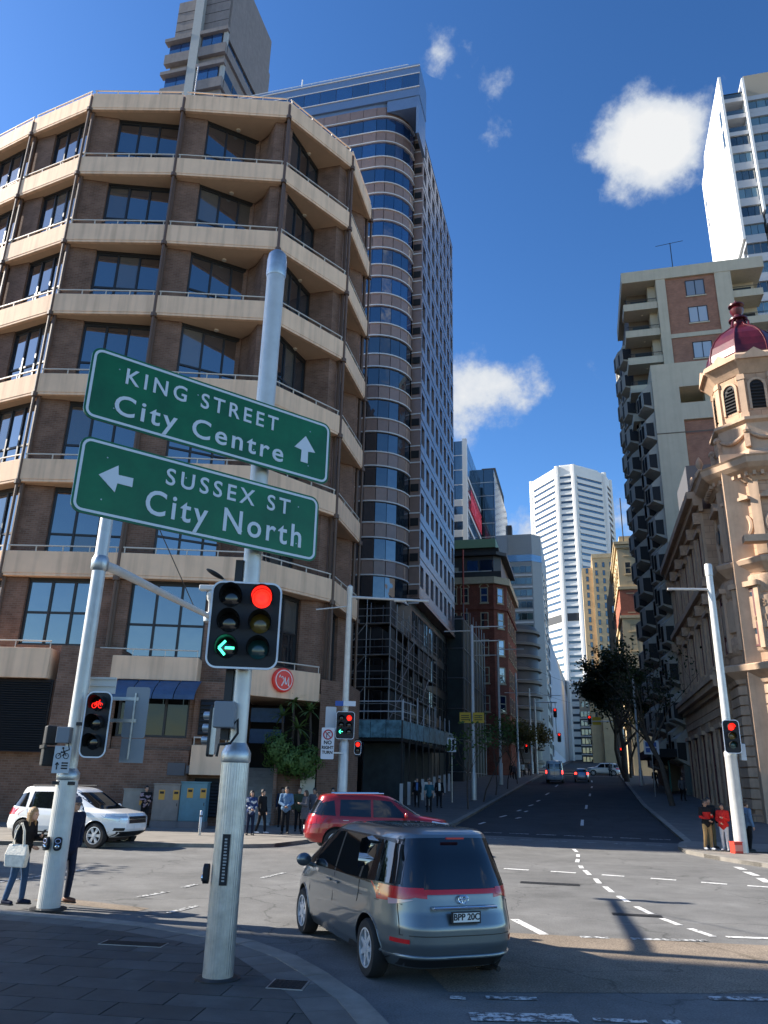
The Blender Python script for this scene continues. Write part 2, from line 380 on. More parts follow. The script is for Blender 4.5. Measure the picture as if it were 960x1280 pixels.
mb.build('far_cross_street', M_ASPH, kind='structure')
mb = MB()
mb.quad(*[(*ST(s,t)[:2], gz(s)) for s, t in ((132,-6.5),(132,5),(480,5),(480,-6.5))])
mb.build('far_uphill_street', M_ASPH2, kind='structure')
sheet('asphalt_patch', [(.4,12.9),(.88,10.2),(4.76,10.5),(6.6,11.6),(6.5,13.45),(4.2,13.7),(2.25,14.0)], .004, M_ASPH3)
sheet('asphalt_trench', [(-6.4,16.1),(-4.2,15.1),(-4.05,15.5),(-6.3,16.6)], .004, M_ASPH3)

def kerb_line(pts, parent, z, w=.3, L=1.1, m=None, h=.12, hidden=None):
    """stones laid end to end along a polyline; inside of the pavement is to the left of travel"""
    seg = []; P = [Vector((p[0],p[1],0)) for p in pts]
    # resample
    cum = [0]
    for a, b in zip(P[:-1], P[1:]): cum.append(cum[-1]+(b-a).length)
    n = max(1, int(cum[-1]/L)); 
    def at(d):
        for i in range(len(P)-1):
            if d <= cum[i+1]+1e-6:
                f = (d-cum[i])/(cum[i+1]-cum[i]); return P[i].lerp(P[i+1], f)
        return P[-1]
    q = [at(cum[-1]*i/n) for i in range(n+1)]
    nr = []
    for i in range(n+1):
        d = (q[min(i+1,n)]-q[max(i-1,0)]).normalized(); nr.append(Vector((-d.y,d.x,0)))
    for i in range(n):
        a, b = q[i], q[i+1]; d = (b-a).normalized()*.006; jz = random.uniform(-.004,.004)
        poly = [a+d, b-d, b-d+nr[i+1]*w, a+d+nr[i]*w]
        k = MB().prism([(p.x,p.y) for p in poly], lambda x,y: zf(x,y)-.05, lambda x,y: zf(x,y)+z+.004+jz)
        k.build('kerb_stone', m or M_KERB, parent)

def clip(poly, conv):
    """clip poly to a convex counter-clockwise polygon"""
    out_ = poly
    for i in range(len(conv)):
        a = conv[i]; b = conv[(i+1)%len(conv)]; inp = out_; out_ = []
        if not inp: return []
        side = lambda p: (b[0]-a[0])*(p[1]-a[1])-(b[1]-a[1])*(p[0]-a[0])
        for j in range(len(inp)):
            p, q = inp[j], inp[(j+1)%len(inp)]; sp_, sq_ = side(p), side(q)
            if sp_ >= 0: out_.append(p)
            if (sp_ >= 0) != (sq_ >= 0):
                t = sp_/(sp_-sq_); out_.append((p[0]+(q[0]-p[0])*t, p[1]+(q[1]-p[1])*t))
    return out_

# near pavement under the camera
KN = [(-40,22.5),(-12,16.0),(-6.29,14.47),(-4.43,13.95),(-3.4,13.55),(-2.62,13.08),(-2.0,12.68),(-1.55,12.31),(-1.1,11.7),(-.65,10.84),(-.35,10.2),(-.13,9.69),(.2,8.61),(.34,6.5),(.4,3),(.4,-30)]
near = MB().prism(KN+[(-40,-30)], -.05, .062).build('pavement', mat('joint_sand',(.03,.028,.025),.9), kind='structure')
def inset(pts, w):
    r = []
    for i, p in enumerate(pts):
        a = Vector(pts[max(i-1,0)]); b = Vector(pts[min(i+1,len(pts)-1)]); d = (b-a).normalized(); r.append((p[0]+d.y*w, p[1]-d.x*w))
    return r
kerb_line(KN[1:-1][::-1], near, .078, w=.30)
I1 = inset(KN, .31); I2 = inset(KN, .75)
# apron band of lighter pavers along the kerb
M_APRON = mat('apron_pavers', (.135,.125,.112), .8, var=.2, vscale=3, bump=.3, bscale=60, rnd=.14)
cum = 0
for i in range(1, len(I1)-2):
    a1, b1, a2, b2 = map(Vector, (I1[i], I1[i+1], I2[i], I2[i+1])); n_ = max(1, int((b1-a1).length/.45))
    for k in range(n_):
        f0, f1 = (k+.012)/n_, (k+.988)/n_
        q = [a1.lerp(b1,f0), a1.lerp(b1,f1), a2.lerp(b2,f1), a2.lerp(b2,f0)]
        if q[0].y < 6.5 or q[0].x < -10: continue
        MB().prism([tuple(p) for p in q], 0, .076+random.uniform(-.002,.002)).build('apron_paver', M_APRON, near)
I3 = inset(KN, .762); CV = I3[::-1] + [(-40,-30)]
ar = sum(CV[i][0]*CV[(i+1)%len(CV)][1]-CV[(i+1)%len(CV)][0]*CV[i][1] for i in range(len(CV)))
if ar < 0: CV = CV[::-1]
pa = radians(-7); PW, PH = .92, .46
for j in range(-2, 40):
    for i in range(-30, 8):
        u0 = i*PW + (j%2)*PW*.5; v0 = 4.6 + j*PH
        q = [(u0+.007, v0+.007),(u0+PW-.007,v0+.007),(u0+PW-.007,v0+PH-.007),(u0+.007,v0+PH-.007)]
        q = [(x*cos(pa)-y*sin(pa), x*sin(pa)+y*cos(pa)) for x, y in q]
        c_ = q[0]
        if c_[1] < 7.4 or c_[0] < -9.5 or abs(c_[0]) > .62*c_[1]+.5: continue
        q = clip(q, CV)
        if len(q) >= 3: MB().prism(q, 0, .078+random.uniform(-.0025,.0025)).build('paver', M_PAVE, near)
# service covers let into the pavers
M_COVER = mat('iron_cover', (.03,.03,.03), .6, .5, bump=.6, bscale=25)
def cover(x, y, w, d, rz, label):
    t = thing('service_cover', label, 'pit cover', (x,y,.081), rz)
    MB().box(-w/2,w/2,-d/2,d/2,-.02,.003).build('frame', M_GREYP, t); k = MB()
    k.box(-w/2+.02,w/2-.02,-d/2+.02,d/2-.02,.0,.006)
    for a in range(int(w/.05)-1): k.box(-w/2+.04+a*.05,-w/2+.06+a*.05,-d/2+.04,d/2-.04,.006,.010)
    k.build('lid', M_COVER, t)
cover(-.95,10.0,.42,.42,radians(-7),'square iron pit cover beside the kerb apron, right of the fluted main pole')
cover(-3.3,12.0,.9,.3,radians(-7),'long narrow iron cover in the shaded pavers left of the main pole')

# far-left pavement in front of the hotel
KL = [(-60,26.9),(-12.2,27.2),(-9.08,27.3),(-6.17,28.1),(-4.46,28.3),(-3.5,28.9),(-2.7,30.6),(-1.9,33.2),(-.9,35.6)]
k38 = ST(38,-8.0)[:2]
hotel_pave = MB().prism(KL+[k38, ST(38,-70)[:2], (-80,40)], -.05, .12).build('pavement', M_PAVE2, kind='structure')
kerb_line(KL[1:]+[k38], hotel_pave, .122)
mb = MB()
BL = [(38,-8.0),(40,-7.1),(42,-6.65),(121,-6.15)]
for (s0,t0),(s1,t1) in zip(BL[:-1],BL[1:]):
    mb.add([(*ST(s0,t0)[:2],gz(s0)+.12),(*ST(s1,t1)[:2],gz(s1)+.12),(*ST(s1,-40)[:2],gz(s1)+.12),(*ST(s0,-40)[:2],gz(s0)+.12),
            (*ST(s0,t0)[:2],gz(s0)-.05),(*ST(s1,t1)[:2],gz(s1)-.05)],[(0,1,2,3),(0,4,5,1)])
M_PAVED = mat('street_pavers', (.115,.11,.105), .8, var=.25, vscale=1.0, bump=.3, bscale=8)
up_l = mb.build('pavement', M_PAVED, kind='structure')
kerb_line([ST(s,t)[:2] for s,t in BL], up_l, .122, L=1.6)
# right pavement in front of the sandstone building
KR = [ST(38.9,3.8)[:2],(12.6,34.6),(11.75,32.4),(11.4,30.6),(11.45,29.2),(11.75,27.3),(12.3,25.6),(13.6,23.6),(16.5,21.8),(60,11.5)]
r38 = ST(38,3.9)[:2]
pub_pave = MB().prism([r38]+KR[1:]+[(80,30), ST(38,70)[:2]], -.05, .12).build('pavement', M_PAVE2, kind='structure')
kerb_line([r38]+KR[1:], pub_pave, .122, L=1.0)
mb = MB(); BR = [(38,3.9),(60,3.6),(121,4.5)]
for (s0,t0),(s1,t1) in zip(BR[:-1],BR[1:]):
    mb.add([(*ST(s0,t0)[:2],gz(s0)+.12),(*ST(s1,t1)[:2],gz(s1)+.12),(*ST(s1,40)[:2],gz(s1)+.12),(*ST(s0,40)[:2],gz(s0)+.12),
            (*ST(s0,t0)[:2],gz(s0)-.05),(*ST(s1,t1)[:2],gz(s1)-.05)],[(3,2,1,0),(5,4,0,1)])
up_r = mb.build('pavement', M_PAVED, kind='structure')
kerb_line([ST(s,t)[:2] for s,t in BR[::-1]], up_r, .122, L=1.6)
for s0, nm in ((132,'far'),):
    for t0, t1 in ((-40,-6.5),(5,40)):
        MB().add([(*ST(s,t)[:2], gz(s)+.12) for s,t in ((s0,t0),(s0,t1),(480,t1),(480,t0))],[(0,1,2,3)]).build('pavement', M_PAVED, kind='structure')

# painted markings
def dash(p, q, w, m=None, name='lane_dash'):
    a = Vector((*p,0)); b = Vector((*q,0)); d = (b-a).normalized(); n_ = Vector((-d.y,d.x,0))*w/2
    c = [a-n_, b-n_, b+n_, a+n_]
    MB().add([(v.x,v.y,zf(v.x,v.y)+.009) for v in c],[(0,1,2,3)]).build(name, m or M_PAINT, kind='structure')
T_ = [((7.45,31.4),(7.25,30.1)),((7.05,29.1),(6.8,28.1)),((6.6,27.3),(6.3,26.2)),((6.15,25.2),(6.0,24.4)),((5.95,23.9),(5.78,22.7)),((5.72,21.9),(5.55,20.9)),((5.52,20.3),(5.4,19.3)),((5.36,18.7),(5.3,17.8)),((5.28,17.2),(5.28,16.3)),((5.31,15.8),(5.38,15.1)),((5.44,14.8),(5.56,14.1))]
for a, b in T_: dash(a, b, .13)
Rw = [((3.65,23.81),(4.3,23.56)),((4.88,23.39),(5.52,23.15)),((6.15,22.85),(6.68,22.6)),((7.29,22.3),(7.86,22.03)),((8.38,21.7),(8.92,21.4)),((9.34,21.2),(10.2,20.85))]
for a, b in Rw: dash(a, b, .2)
for a, b in [((11.2,26.0),(11.05,25.2)),((10.85,24.6),(10.7,23.6)),((10.5,23.0),(10.25,22.0)),((10.1,21.4),(9.9,20.5))]: dash(a, b, .22)
dash((5.77,14.1),(7.6,14.0), .14); dash((2.5,15.3),(2.75,13.9), .16)
for a, b in [((3.3,13.78),(3.75,13.76)),((4.1,13.74),(5.3,13.72)),((1.29,9.98),(1.87,9.98)),((.88,9.95),(1.06,9.93)),((3.02,9.2),(3.21,9.21))]: dash(a, b, .14, M_PAINTW)
dash((1.02,9.22),(2.12,9.25), .3, M_PAINTW); dash((3.89,10.2),(4.9,10.24), .16, M_PAINTW); dash((2.3,9.22),(2.85,9.2), .12, M_PAINTW)
for a, b in [((-4.62,16.8),(-4.28,17.65)),((-4.12,18.3),(-3.95,18.9)),((-2.7,20.3),(-2.3,21.5)),((-1.9,22.8),(-1.5,24.0)),((-8.6,17.0),(-7.2,21.2)),((-3.6,15.0),(-3.3,15.9))]: dash(a, b, .13, M_PAINTW)
for (a, b) in [((43.1,-5.6),(44.3,-5.45)),((47.7,-5.0),(49.0,-4.75)),((52.4,-4.4),(53.5,-4.25)),((57.2,-4.0),(58.5,-3.8)),((62,-3.75),(63.5,-3.6)),((70.5,-3.5),(73.8,-3.35)),((85,-3.2),(89.5,-3.1)),
               ((47.2,-4.05),(48.0,-3.85)),((52.0,-3.9),(52.9,-3.8)),((44.4,-.41),(47.9,-.4)),((56.2,-.2),(59.8,-.15)),((70.6,.11),(74.2,.16)),((84.6,.36),(88,.43)),((98,.5),(103,.5)),((100,-3.0),(105,-3.0))]:
    dash(ST(*a)[:2], ST(*b)[:2], .16)
for t in range(8): dash(ST(39.3, -6.2+t*1.25)[:2], ST(39.3, -5.3+t*1.25)[:2], .14, M_PAINTW)
for t in range(7): dash(ST(36.2, -5.6+t*1.3)[:2], ST(36.2, -4.9+t*1.3)[:2], .12, M_PAINTW)
dash(ST(118,-6)[:2], ST(118,4.2)[:2], .4)
# broken drain grate strips and a worn pit in the road
def grate(x, y, n_, rz, label, step=.14, w=.05, d=.34):
    t = thing('drain_grate', label, 'drain', (x,y,0.006), rz)
    MB().box(-.06,n_*step,-.03,d+.03,-.03,.0).build('pit', M_DARK, t)
    for i in range(n_): MB().box(i*step,i*step+w,0,d,-.02,.004).build('bar', M_COVER, t)
grate(3.6,20.6,9,radians(-12),'long ribbed drain grate in the sunlit road right of the silver van',.15)
grate(4.55,16.1,6,radians(-12),'small worn grate by the curved dashed line',.14,.05,.22)

# ---------------------------------------------------------------- hotel with faceted balconies
hotel = thing('hotel', 'ten storey brown brick hotel with cream faceted balconies on the left corner', 'building')
JP = [(-36.5,50.5),(-33.2,46.0),(-28.8,42.4),(-23.8,39.75),(-19.2,37.6),(-13.3,37.5),(-6.65,37.85),(-2.75,42.0),(-1.5,47.2),(-2.6,48.6)]
ZR = [43.4,38.35,33.35,28.45,23.3,18.2,13.15]
BAY = [dict(a=.3,b=.93,nL=.7,nR=.7)]*4 + [dict(a=.28,b=.93,nL=.8,nR=1.25), dict(a=.22,b=.74,nL=.7,nR=2.3,fin=1), dict(a=.14,b=.74,nL=.6,nR=1.9,fin=1), dict(a=.2,b=.74,nL=.7,nR=1.2,fin=1), dict(a=.3,b=.7,nL=.7,nR=.7)]
M_CURT = mat('curtain_behind_glass', (.20,.19,.17), .8, rnd=.3)
M_GLASSW = glass('hotel_glass_blinds', (.085,.085,.08), .03, .0, 2.4, .35, .02)
def bframe(i):
    a, b = JP[i], JP[i+1]; Ln = hypot(b[0]-a[0], b[1]-a[1]); return a, ((b[0]-a[0])/Ln, (b[1]-a[1])/Ln), Ln
def PT(o, d, u, n):
    nn = (d[1], -d[0]); return (o[0]+d[0]*u+nn[0]*n, o[1]+d[1]*u+nn[1]*n)
def window(parent, o, d, u0, n0, u1, n1, z0, z1, cols=3, split=.46, pm=None):
    """framed window from (u0,n0) to (u1,n1) in a facade frame; panes are sub-parts"""
    A = PT(o,d,u0,n0); B = PT(o,d,u1,n1); Ln = hypot(B[0]-A[0],B[1]-A[1]); e = ((B[0]-A[0])/Ln,(B[1]-A[1])/Ln)
    fr = MB(); fw_ = .11
    fr.fbox(A,e,0,Ln,-.12,.02,z0,z0+fw_).fbox(A,e,0,Ln,-.12,.02,z1-fw_,z1)
    zs = z0+(z1-z0)*split
    for c in range(cols+1):
        u = (Ln-fw_)*c/cols; fr.fbox(A,e,u,u+fw_,-.12,.035 if c not in (0,cols) else .02,z0+fw_,z1-fw_)
    cw = (Ln-fw_)/cols
    rows = [(z0+fw_, zs-fw_/2), (zs+fw_/2, z1-fw_)] if split else [(z0+fw_, z1-fw_)]
    if split:
        for c in range(cols): fr.fbox(A,e,c*cw+fw_,(c+1)*cw,-.12,.01,zs-fw_/2,zs+fw_/2)
    w = fr.build('window', M_FRAME, parent)
    for c in range(cols):
        for (za, zb) in rows:
            t = random.uniform(-.004,.004)
            MB().fbox(A,e,c*cw+fw_-.01,(c+1)*cw+.01,-.09+t,-.05+t,za-.01,zb+.01).build('pane', pm or (M_GLASSW if random.random() < .13 else M_GLASS), w)
    return w
for i in range(len(JP)-1):
    o, d, Ln = bframe(i); B = BAY[i]; vis = i >= 2
    for k, zr in enumerate(ZR):
        # parapet, deck, railing
        pb = MB(); pt = zr-.32; bot = zr-1.62
        pb.fbox(o,d,.05,Ln-.05,-.16,.0,bot+.14,pt)
        pb.fbox(o,d,.05,Ln-.05,-.24,-.02,bot,bot+.139)
        deck = [PT(o,d,.05,-.241),PT(o,d,Ln-.05,-.241),PT(o,d,Ln-.02,-3.2),PT(o,d,.02,-3.2)]
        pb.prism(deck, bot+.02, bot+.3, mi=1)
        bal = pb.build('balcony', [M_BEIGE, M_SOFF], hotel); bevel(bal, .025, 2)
        if not vis: continue
        rb = MB(); h0 = pt
        rb.fbox(o,d,.12,Ln-.12,-.115,-.045,zr-.06,zr); np_ = max(3,int(Ln/1.45))
        for q in range(np_+1):
            u = .18+(Ln-.36-.05)*q/np_; rb.fbox(o,d,u,u+.05,-.11,-.05,h0,zr-.06)
        rb.build('railing', M_WHITEMET, bal)
        cx, cy = PT(o,d,Ln*.5,-1.3); lit = (i, k) in ((4,0),(7,0),(7,4),(5,6))
        MB().lathe([(.13,-.06),(.15,0)],10).build('downlight', M_LAMP if lit else M_LAMPOFF, bal, loc=(cx,cy,bot-.0))
        if k == len(ZR)-1: continue
        # storey wall between this deck and the one below
        z1 = bot+.02; z0 = ZR[k+1]-1.6
        a, b, nL, nR = B['a']*Ln, B['b']*Ln, B['nL'], B['nR']
        w1 = MB().prism([PT(o,d,.1,-.5),PT(o,d,a,-nL+.05),PT(o,d,a,-3.3),PT(o,d,.1,-3.3)], z0, z1)
        w1.build('brick_pier', M_BRICKB, hotel)
        if B.get('fin'):
            w2 = MB().prism([PT(o,d,b,-nR+.1),PT(o,d,.87*Ln,-.48),PT(o,d,Ln-.14,-.48),PT(o,d,Ln-.14,-3.3),PT(o,d,b,-3.3)], z0, z1)
        else:
            w2 = MB().prism([PT(o,d,b,-nR+.05),PT(o,d,Ln-.14,-.5),PT(o,d,Ln-.14,-3.3),PT(o,d,b,-3.3)], z0, z1)
        w2.build('brick_pier', M_BRICKB, hotel)
        window(hotel, o, d, a, -nL-.1, b, -nR, ZR[k+1]-1.2, z1-.14)
        lt = MB().prism([PT(o,d,a,-nL-.02),PT(o,d,b,-nR+.04),PT(o,d,b,-3.3),PT(o,d,a,-3.3)], z1-.14, z1-.003).build('lintel', M_FRAME, hotel)
    # downpipe at each joint
    pz = MB().tube((*PT(o,d,Ln,.0),7.0 if i<7 else 5.0),(*PT(o,d,Ln,.0),42.8),.085,n=8)
    pz.tube((*PT(o,d,Ln+.0,-.34),7.0),(*PT(o,d,Ln,-.34),43.2),.12,n=8); pz.build('downpipe', M_PIPE, hotel)
    for k, zr in enumerate(ZR):
        MB().lathe([(.17,-.12),(.17,.12)],8).build('pipe_bracket', M_PIPE, hotel, loc=(*PT(o,d,Ln,.0),zr-1.65))
# solid body behind the balconies
core = [PT(*bframe(i)[:2], 0 if i else 0, -2.9) for i in range(len(JP)-1)]
body = [(-40,52)] + core + [(-5.5,48.4),(-6,49.3),(-12,50.5)]
MB().prism(body, 12.4, 43.0).build('inner_wall', M_BRICKB, hotel)
MB().prism([(x*.97-.6, y*.0+ (y-45)*.9+46.0) for x, y in [(-38,50),(-26,42),(-13,40),(-6,41),(-4,47),(-5,49),(-38,51)]], 43.0, 43.2).build('roof', M_BRICKB, hotel)

# --- lowest full storey (8.0 .. 11.5) and ground level
Z0, Z1 = 6.35, 11.55
def wallbox(poly, z0, z1, m=M_BRICKB, name='brick_wall'): return MB().prism(poly, z0, z1).build(name, m, hotel)
# storey 7.95-13: same bays, windows larger
def bay_low(i, a, b, nL, nR, z0, z1, w0, w1, fin=False, cols=3):
    o, d, Ln = bframe(i); a *= Ln; b *= Ln
    wallbox([PT(o,d,.1,-.35),PT(o,d,a,-nL+.1),PT(o,d,a,-3.4),PT(o,d,.1,-3.4)], z0, z1, name='brick_pier')
    if fin: wallbox([PT(o,d,b,-nR+.1),PT(o,d,.88*Ln,-.48),PT(o,d,Ln-.14,-.48),PT(o,d,Ln-.14,-3.4),PT(o,d,b,-3.4)], z0, z1, name='brick_pier')
    else: wallbox([PT(o,d,b,-nR+.1),PT(o,d,Ln-.14,-.4),PT(o,d,Ln-.14,-3.4),PT(o,d,b,-3.4)], z0, z1, name='brick_pier')
    wallbox([PT(o,d,a,-nL+.08),PT(o,d,b,-nR+.08),PT(o,d,b,-3.4),PT(o,d,a,-3.4)], z0, w0)
    wallbox([PT(o,d,a,-nL+.0),PT(o,d,b,-nR+.0),PT(o,d,b,-3.4),PT(o,d,a,-3.4)], w1, z1, M_FRAME, 'lintel')
    window(hotel, o, d, a, -nL-.1, b, -nR-.1, w0, w1, cols, .5)
bay_low(3,.3,.93,.9,.9,6.35,11.55,8.0,11.4)
bay_low(4,.22,.83,.5,.5,6.35,11.55,8.15,11.45)
bay_low(5,.10,.68,.55,.55,6.4,11.55,7.2,11.45)
bay_low(6,.3,.74,.5,1.0,6.4,11.55,7.7,11.45,True,2)
bay_low(7,.2,.74,.5,.9,6.4,11.55,6.6,11.45,True,2)
def low_panel(A, B, zt, zb, rail=True, depth=1.6, name='balcony'):
    Ln = hypot(B[0]-A[0],B[1]-A[1]); d = ((B[0]-A[0])/Ln,(B[1]-A[1])/Ln)
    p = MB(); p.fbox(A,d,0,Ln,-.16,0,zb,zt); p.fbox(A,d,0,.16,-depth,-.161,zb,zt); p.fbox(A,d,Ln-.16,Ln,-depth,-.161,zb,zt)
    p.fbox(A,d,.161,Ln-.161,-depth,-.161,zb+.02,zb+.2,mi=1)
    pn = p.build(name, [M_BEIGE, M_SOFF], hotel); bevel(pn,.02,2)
    if rail:
        r = MB(); r.tube((*PT(A,d,.05,-.08),zt+.33),(*PT(A,d,Ln-.05,-.08),zt+.33),.035)
        for q in range(int(Ln/1.5)+1):
            u = .08+(Ln-.16)*q/int(Ln/1.5+1e-6) if Ln > 1.5 else .08
            r.tube((*PT(A,d,u,-.08),zt),(*PT(A,d,u,-.08),zt+.33),.022,n=6)
        r.build('railing', M_WHITEMET, pn)
    return pn
low_panel((-27,36.05),(-15.35,36.05),7.72,6.34)
low_panel((-13.45,36.9),(-8.7,37.15),7.6,6.5)
PC = low_panel((-6.75,37.95),(-3.12,40.95),7.48,6.02)
# brick plinth of the left wing
wallbox([(-30,36.5),(-15.3,36.5),(-13.9,36.95),(-12.35,37.1),(-12.35,39.9),(-30,39.9)], 3.35, 6.35)
wallbox([(-17.9+2.95,36.25),(-13.9,36.75),(-12.35,37.0),(-12.35,38.5),(-14.95,38.5)], 3.35, 7.9)
wallbox([(-30,36.7),(-12.35,36.9),(-8.7,37.2),(-8.7,39.9),(-30,39.9)], -.1, 3.34)
# louvre screen
ls = MB(); ls.box(-27,-15.15,36.42,36.5,3.1,6.3).build('louvre_screen', M_LOUV, hotel)
for k in range(30):
    MB().slab([(-27,36.28,3.12+k*.106),(-15.2,36.28,3.12+k*.106),(-15.2,36.41,3.21+k*.106),(-27,36.41,3.21+k*.106)],.015).build('louvre', M_LOUV, hotel)
# restaurant window band
REST = [(-12.3,37.3),(-8.9,37.55)]; Ln = hypot(3.4,.25); dR = (3.4/Ln,.25/Ln)
window(hotel, REST[0], dR, .05, 0, Ln*.985, 0, 3.9, 6.35, 3, 0, glass('restaurant_glass',(.008,.009,.01),.03,0,1.5,.3,.02))
wallbox([(-12.35,37.2),(-8.7,37.5),(-8.7,39.9),(-12.35,39.9)], 3.341, 3.9)
wallbox([(-8.96,37.45),(-8.7,37.5),(-8.7,39.9),(-8.96,39.9)], 3.901, 6.5)
wallbox([(-12.35,37.9),(-8.97,38.1),(-8.97,39.9),(-12.35,39.9)], 3.901, 6.5, M_DARK, 'dark_interior')
# dark blue awnings over it, each a fabric panel
M_AWN = mat('navy_awning', (.05,.10,.19), .7, var=.15, vscale=3, rnd=.15)
M_BARE = mat('awning_frame', (.02,.02,.022), .5)
for q in range(4):
    x0 = -12.35+q*.98; x1 = x0+.94
    aw = MB(); pts = []
    for j in range(6):
        a_ = j/5; z = 6.5-.95*a_; yv = 37.15+.02*q-1.15*sin(a_*pi/2); pts.append((yv,z))
    for (ya,za),(yb,zb) in zip(pts[:-1],pts[1:]): aw.slab([(x0,yb,zb),(x1,yb,zb),(x1,ya,za),(x0,ya,za)], .03)
    aw.build('awning', M_AWN, hotel, smooth=50)
# planter box and vents, right end of the plinth
low_panel((-8.55,36.9),(-6.95,37.05),3.6,2.3,depth=1.0,name='planter_box')
wallbox([(-8.69,37.4),(-7.0,37.5),(-7.0,39.5),(-8.69,39.5)], 2.25, 2.299)
wallbox([(-8.7,37.3),(-7.0,37.45),(-7.0,41.5),(-8.7,41.5)], 3.9, 6.5)
wallbox([(-8.69,37.7),(-7.0,37.8),(-7.0,41.5),(-8.69,41.5)], -.1, 3.899)
def vent(x0, x1, y, z0, z1, n):
    MB().box(x0-.06,x1+.06,y,y+.1,z0-.06,z1+.06).build('vent_frame', M_DARK, hotel)
    for k in range(n):
        z = z0+(z1-z0)*k/n; MB().slab([(x0,y-.09,z),(x1,y-.09,z),(x1,y-.005,z+(z1-z0)/n*.75),(x0,y-.005,z+(z1-z0)/n*.75)],.012).build('vent_slat', M_LOUV, hotel)
vent(-8.35,-7.1,37.62,.55,2.1,11); vent(-8.35,-7.4,37.2,4.1,5.6,8)
# recessed entrance: back wall, side walls, stairs
wallbox([(-7.0,43.9),(-2.6,43.9),(-2.6,44.3),(-7.0,44.3)], -.1, 6.8, mat('entrance_wall',(.03,.028,.026),.8), 'entrance_wall')
wallbox([(-6.9,38.2),(-3.0,41.1),(-3.0,44.2),(-7.0,44.2)], 6.03, 6.45, M_SOFF, 'entrance_ceiling')
M_STEP = mat('stone_steps', (.55,.53,.50), .8, var=.15, vscale=3)
for k in range(17):
    MB().box(-6.95,-5.05,39.3+k*.27,43.88,.1+k*.155,.1+(k+1)*.155-.004).build('stair_tread', M_STEP, hotel)
MB().box(-5.0,-4.85,39.2,43.85,.1,3.0).build('stair_wall', M_BRICKB, hotel)
hr = MB(); hr.path([(-4.95,39.2,1.0),(-4.95,43.7,3.55)], .03); [hr.tube((-4.95,39.3+k*1.1,.2),(-4.95,39.3+k*1.1,1.05+k*.62),.02) for k in range(4)]
hr.build('handrail', M_DMETAL, hotel)
for z in (4.25,5.3): MB().box(-6.6,-4.9,41.0,41.3,z-.35,z+.35).build('entrance_awning', M_AWN, hotel)
# planted terrace right of the stair
wallbox([(-4.84,39.9),(-3.15,40.2),(-3.15,43.8),(-4.84,43.8)], -.1, 3.0)
MB().box(-3.75,-3.05,39.8,40.0,1.1,2.6).build('notice_panel', mat('cream_panel',(.55,.50,.40),.7), hotel)
# corner pier and flank wall on the street side
wallbox([(-3.05,40.9),(-1.75,42.6),(-1.15,46.6),(-1.5,48.4),(-3.0,48.4)], -.1, 6.55)
wallbox([(-3.05,41.0),(-1.75,42.7),(-1.15,46.6),(-1.5,48.4),(-5.0,48.4),(-5.0,43.95)], 6.551, 7.2)
wallbox([(-13,43.95),(-3.01,43.95),(-3.01,48.3),(-13,49.5)], -.1, 12.4)
wallbox([(-40,40.5),(-13.01,40.5),(-13.01,50),(-40,50)], -.1, 12.4)
wallbox([(-13.0,41.0),(-7.01,41.6),(-7.01,43.94),(-13.0,43.94)], -.1, 12.4)
# round red sign with a white script M on the entrance panel
sg = MB().lathe([(.60,0),(.60,.16),(.56,.2)],36).build('roundel_sign', mat('sign_red',(.55,.028,.02),.4,emit=(.8,.03,.02),estr=.04), PC, smooth=40)
ang = atan2(3.0,3.63)
sg.matrix_local = Matrix.Translation((-4.93,39.42,6.9)) @ Matrix.Rotation(ang,4,'Z') @ Matrix.Rotation(pi/2,4,'X')
M_SIGNW = mat('sign_white', (.80,.78,.76), .5)
rg = MB(); pr = [(cos(2*pi*i/40)*.46, sin(2*pi*i/40)*.46) for i in range(41)]
for (x0,y0),(x1,y1) in zip(pr[:-1],pr[1:]):
    rg.add([(x0,y0,.205),(x1,y1,.205),(x1*1.09,y1*1.09,.205),(x0*1.09,y0*1.09,.205)],[(0,1,2,3)])
rg.build('ring', M_SIGNW, sg)
def stroke(pts, w, z, m, parent, name='emblem'):
    b_ = MB(); b_.path([(x,y,z) for x,y in pts], w, 6); return b_.build(name, m, parent)
stroke([(-.30,.10),(-.26,.22),(-.18,.10),(-.10,.18),(-.05,.02)], .025, .21, M_SIGNW, sg)
stroke([(-.14,-.30),(-.02,-.1),(.04,.14),(.10,-.2),(.14,-.2),(.26,.16),(.27,-.26),(.34,-.3)], .034, .21, M_SIGNW, sg)
# rooftop railing end posts are in the balconies; a lightning rod on the parapet
MB().tube((-13.0,38.4,43),(-13.0,38.4,46.5),.04).build('roof_mast', M_GREYP, hotel)

# ---------------------------------------------------------------- generic facade pieces
def win_mesh(name, w, h, rec, fm, gm, bars=(1,1), fr=.07, sill=None, sm=None):
    """window unit: frame and glass, origin bottom centre, looking towards -y, glass set back"""
    m = MB()
    m.box(-w/2,w/2,rec-.05,rec,0,h, mi=1)
    m.box(-w/2,-w/2+fr,rec-.10,rec-.051,0,h); m.box(w/2-fr,w/2,rec-.10,rec-.051,0,h)
    m.box(-w/2+fr,w/2-fr,rec-.10,rec-.051,0,fr); m.box(-w/2+fr,w/2-fr,rec-.10,rec-.051,h-fr,h)
    for i in range(1,bars[0]):
        x = -w/2+w*i/bars[0]; m.box(x-fr/2,x+fr/2,rec-.095,rec-.051,fr,h-fr)
    for j in range(1,bars[1]):
        z = h*j/bars[1]; m.box(-w/2+fr,w/2-fr,rec-.09,rec-.051,z-fr/2,z+fr/2)
    if sill: m.box(-w/2-.08,w/2+.08,-sill,rec,-.14,-.001,mi=2)
    return m.mesh(name, [fm, gm] + ([sm or fm] if sill else []))
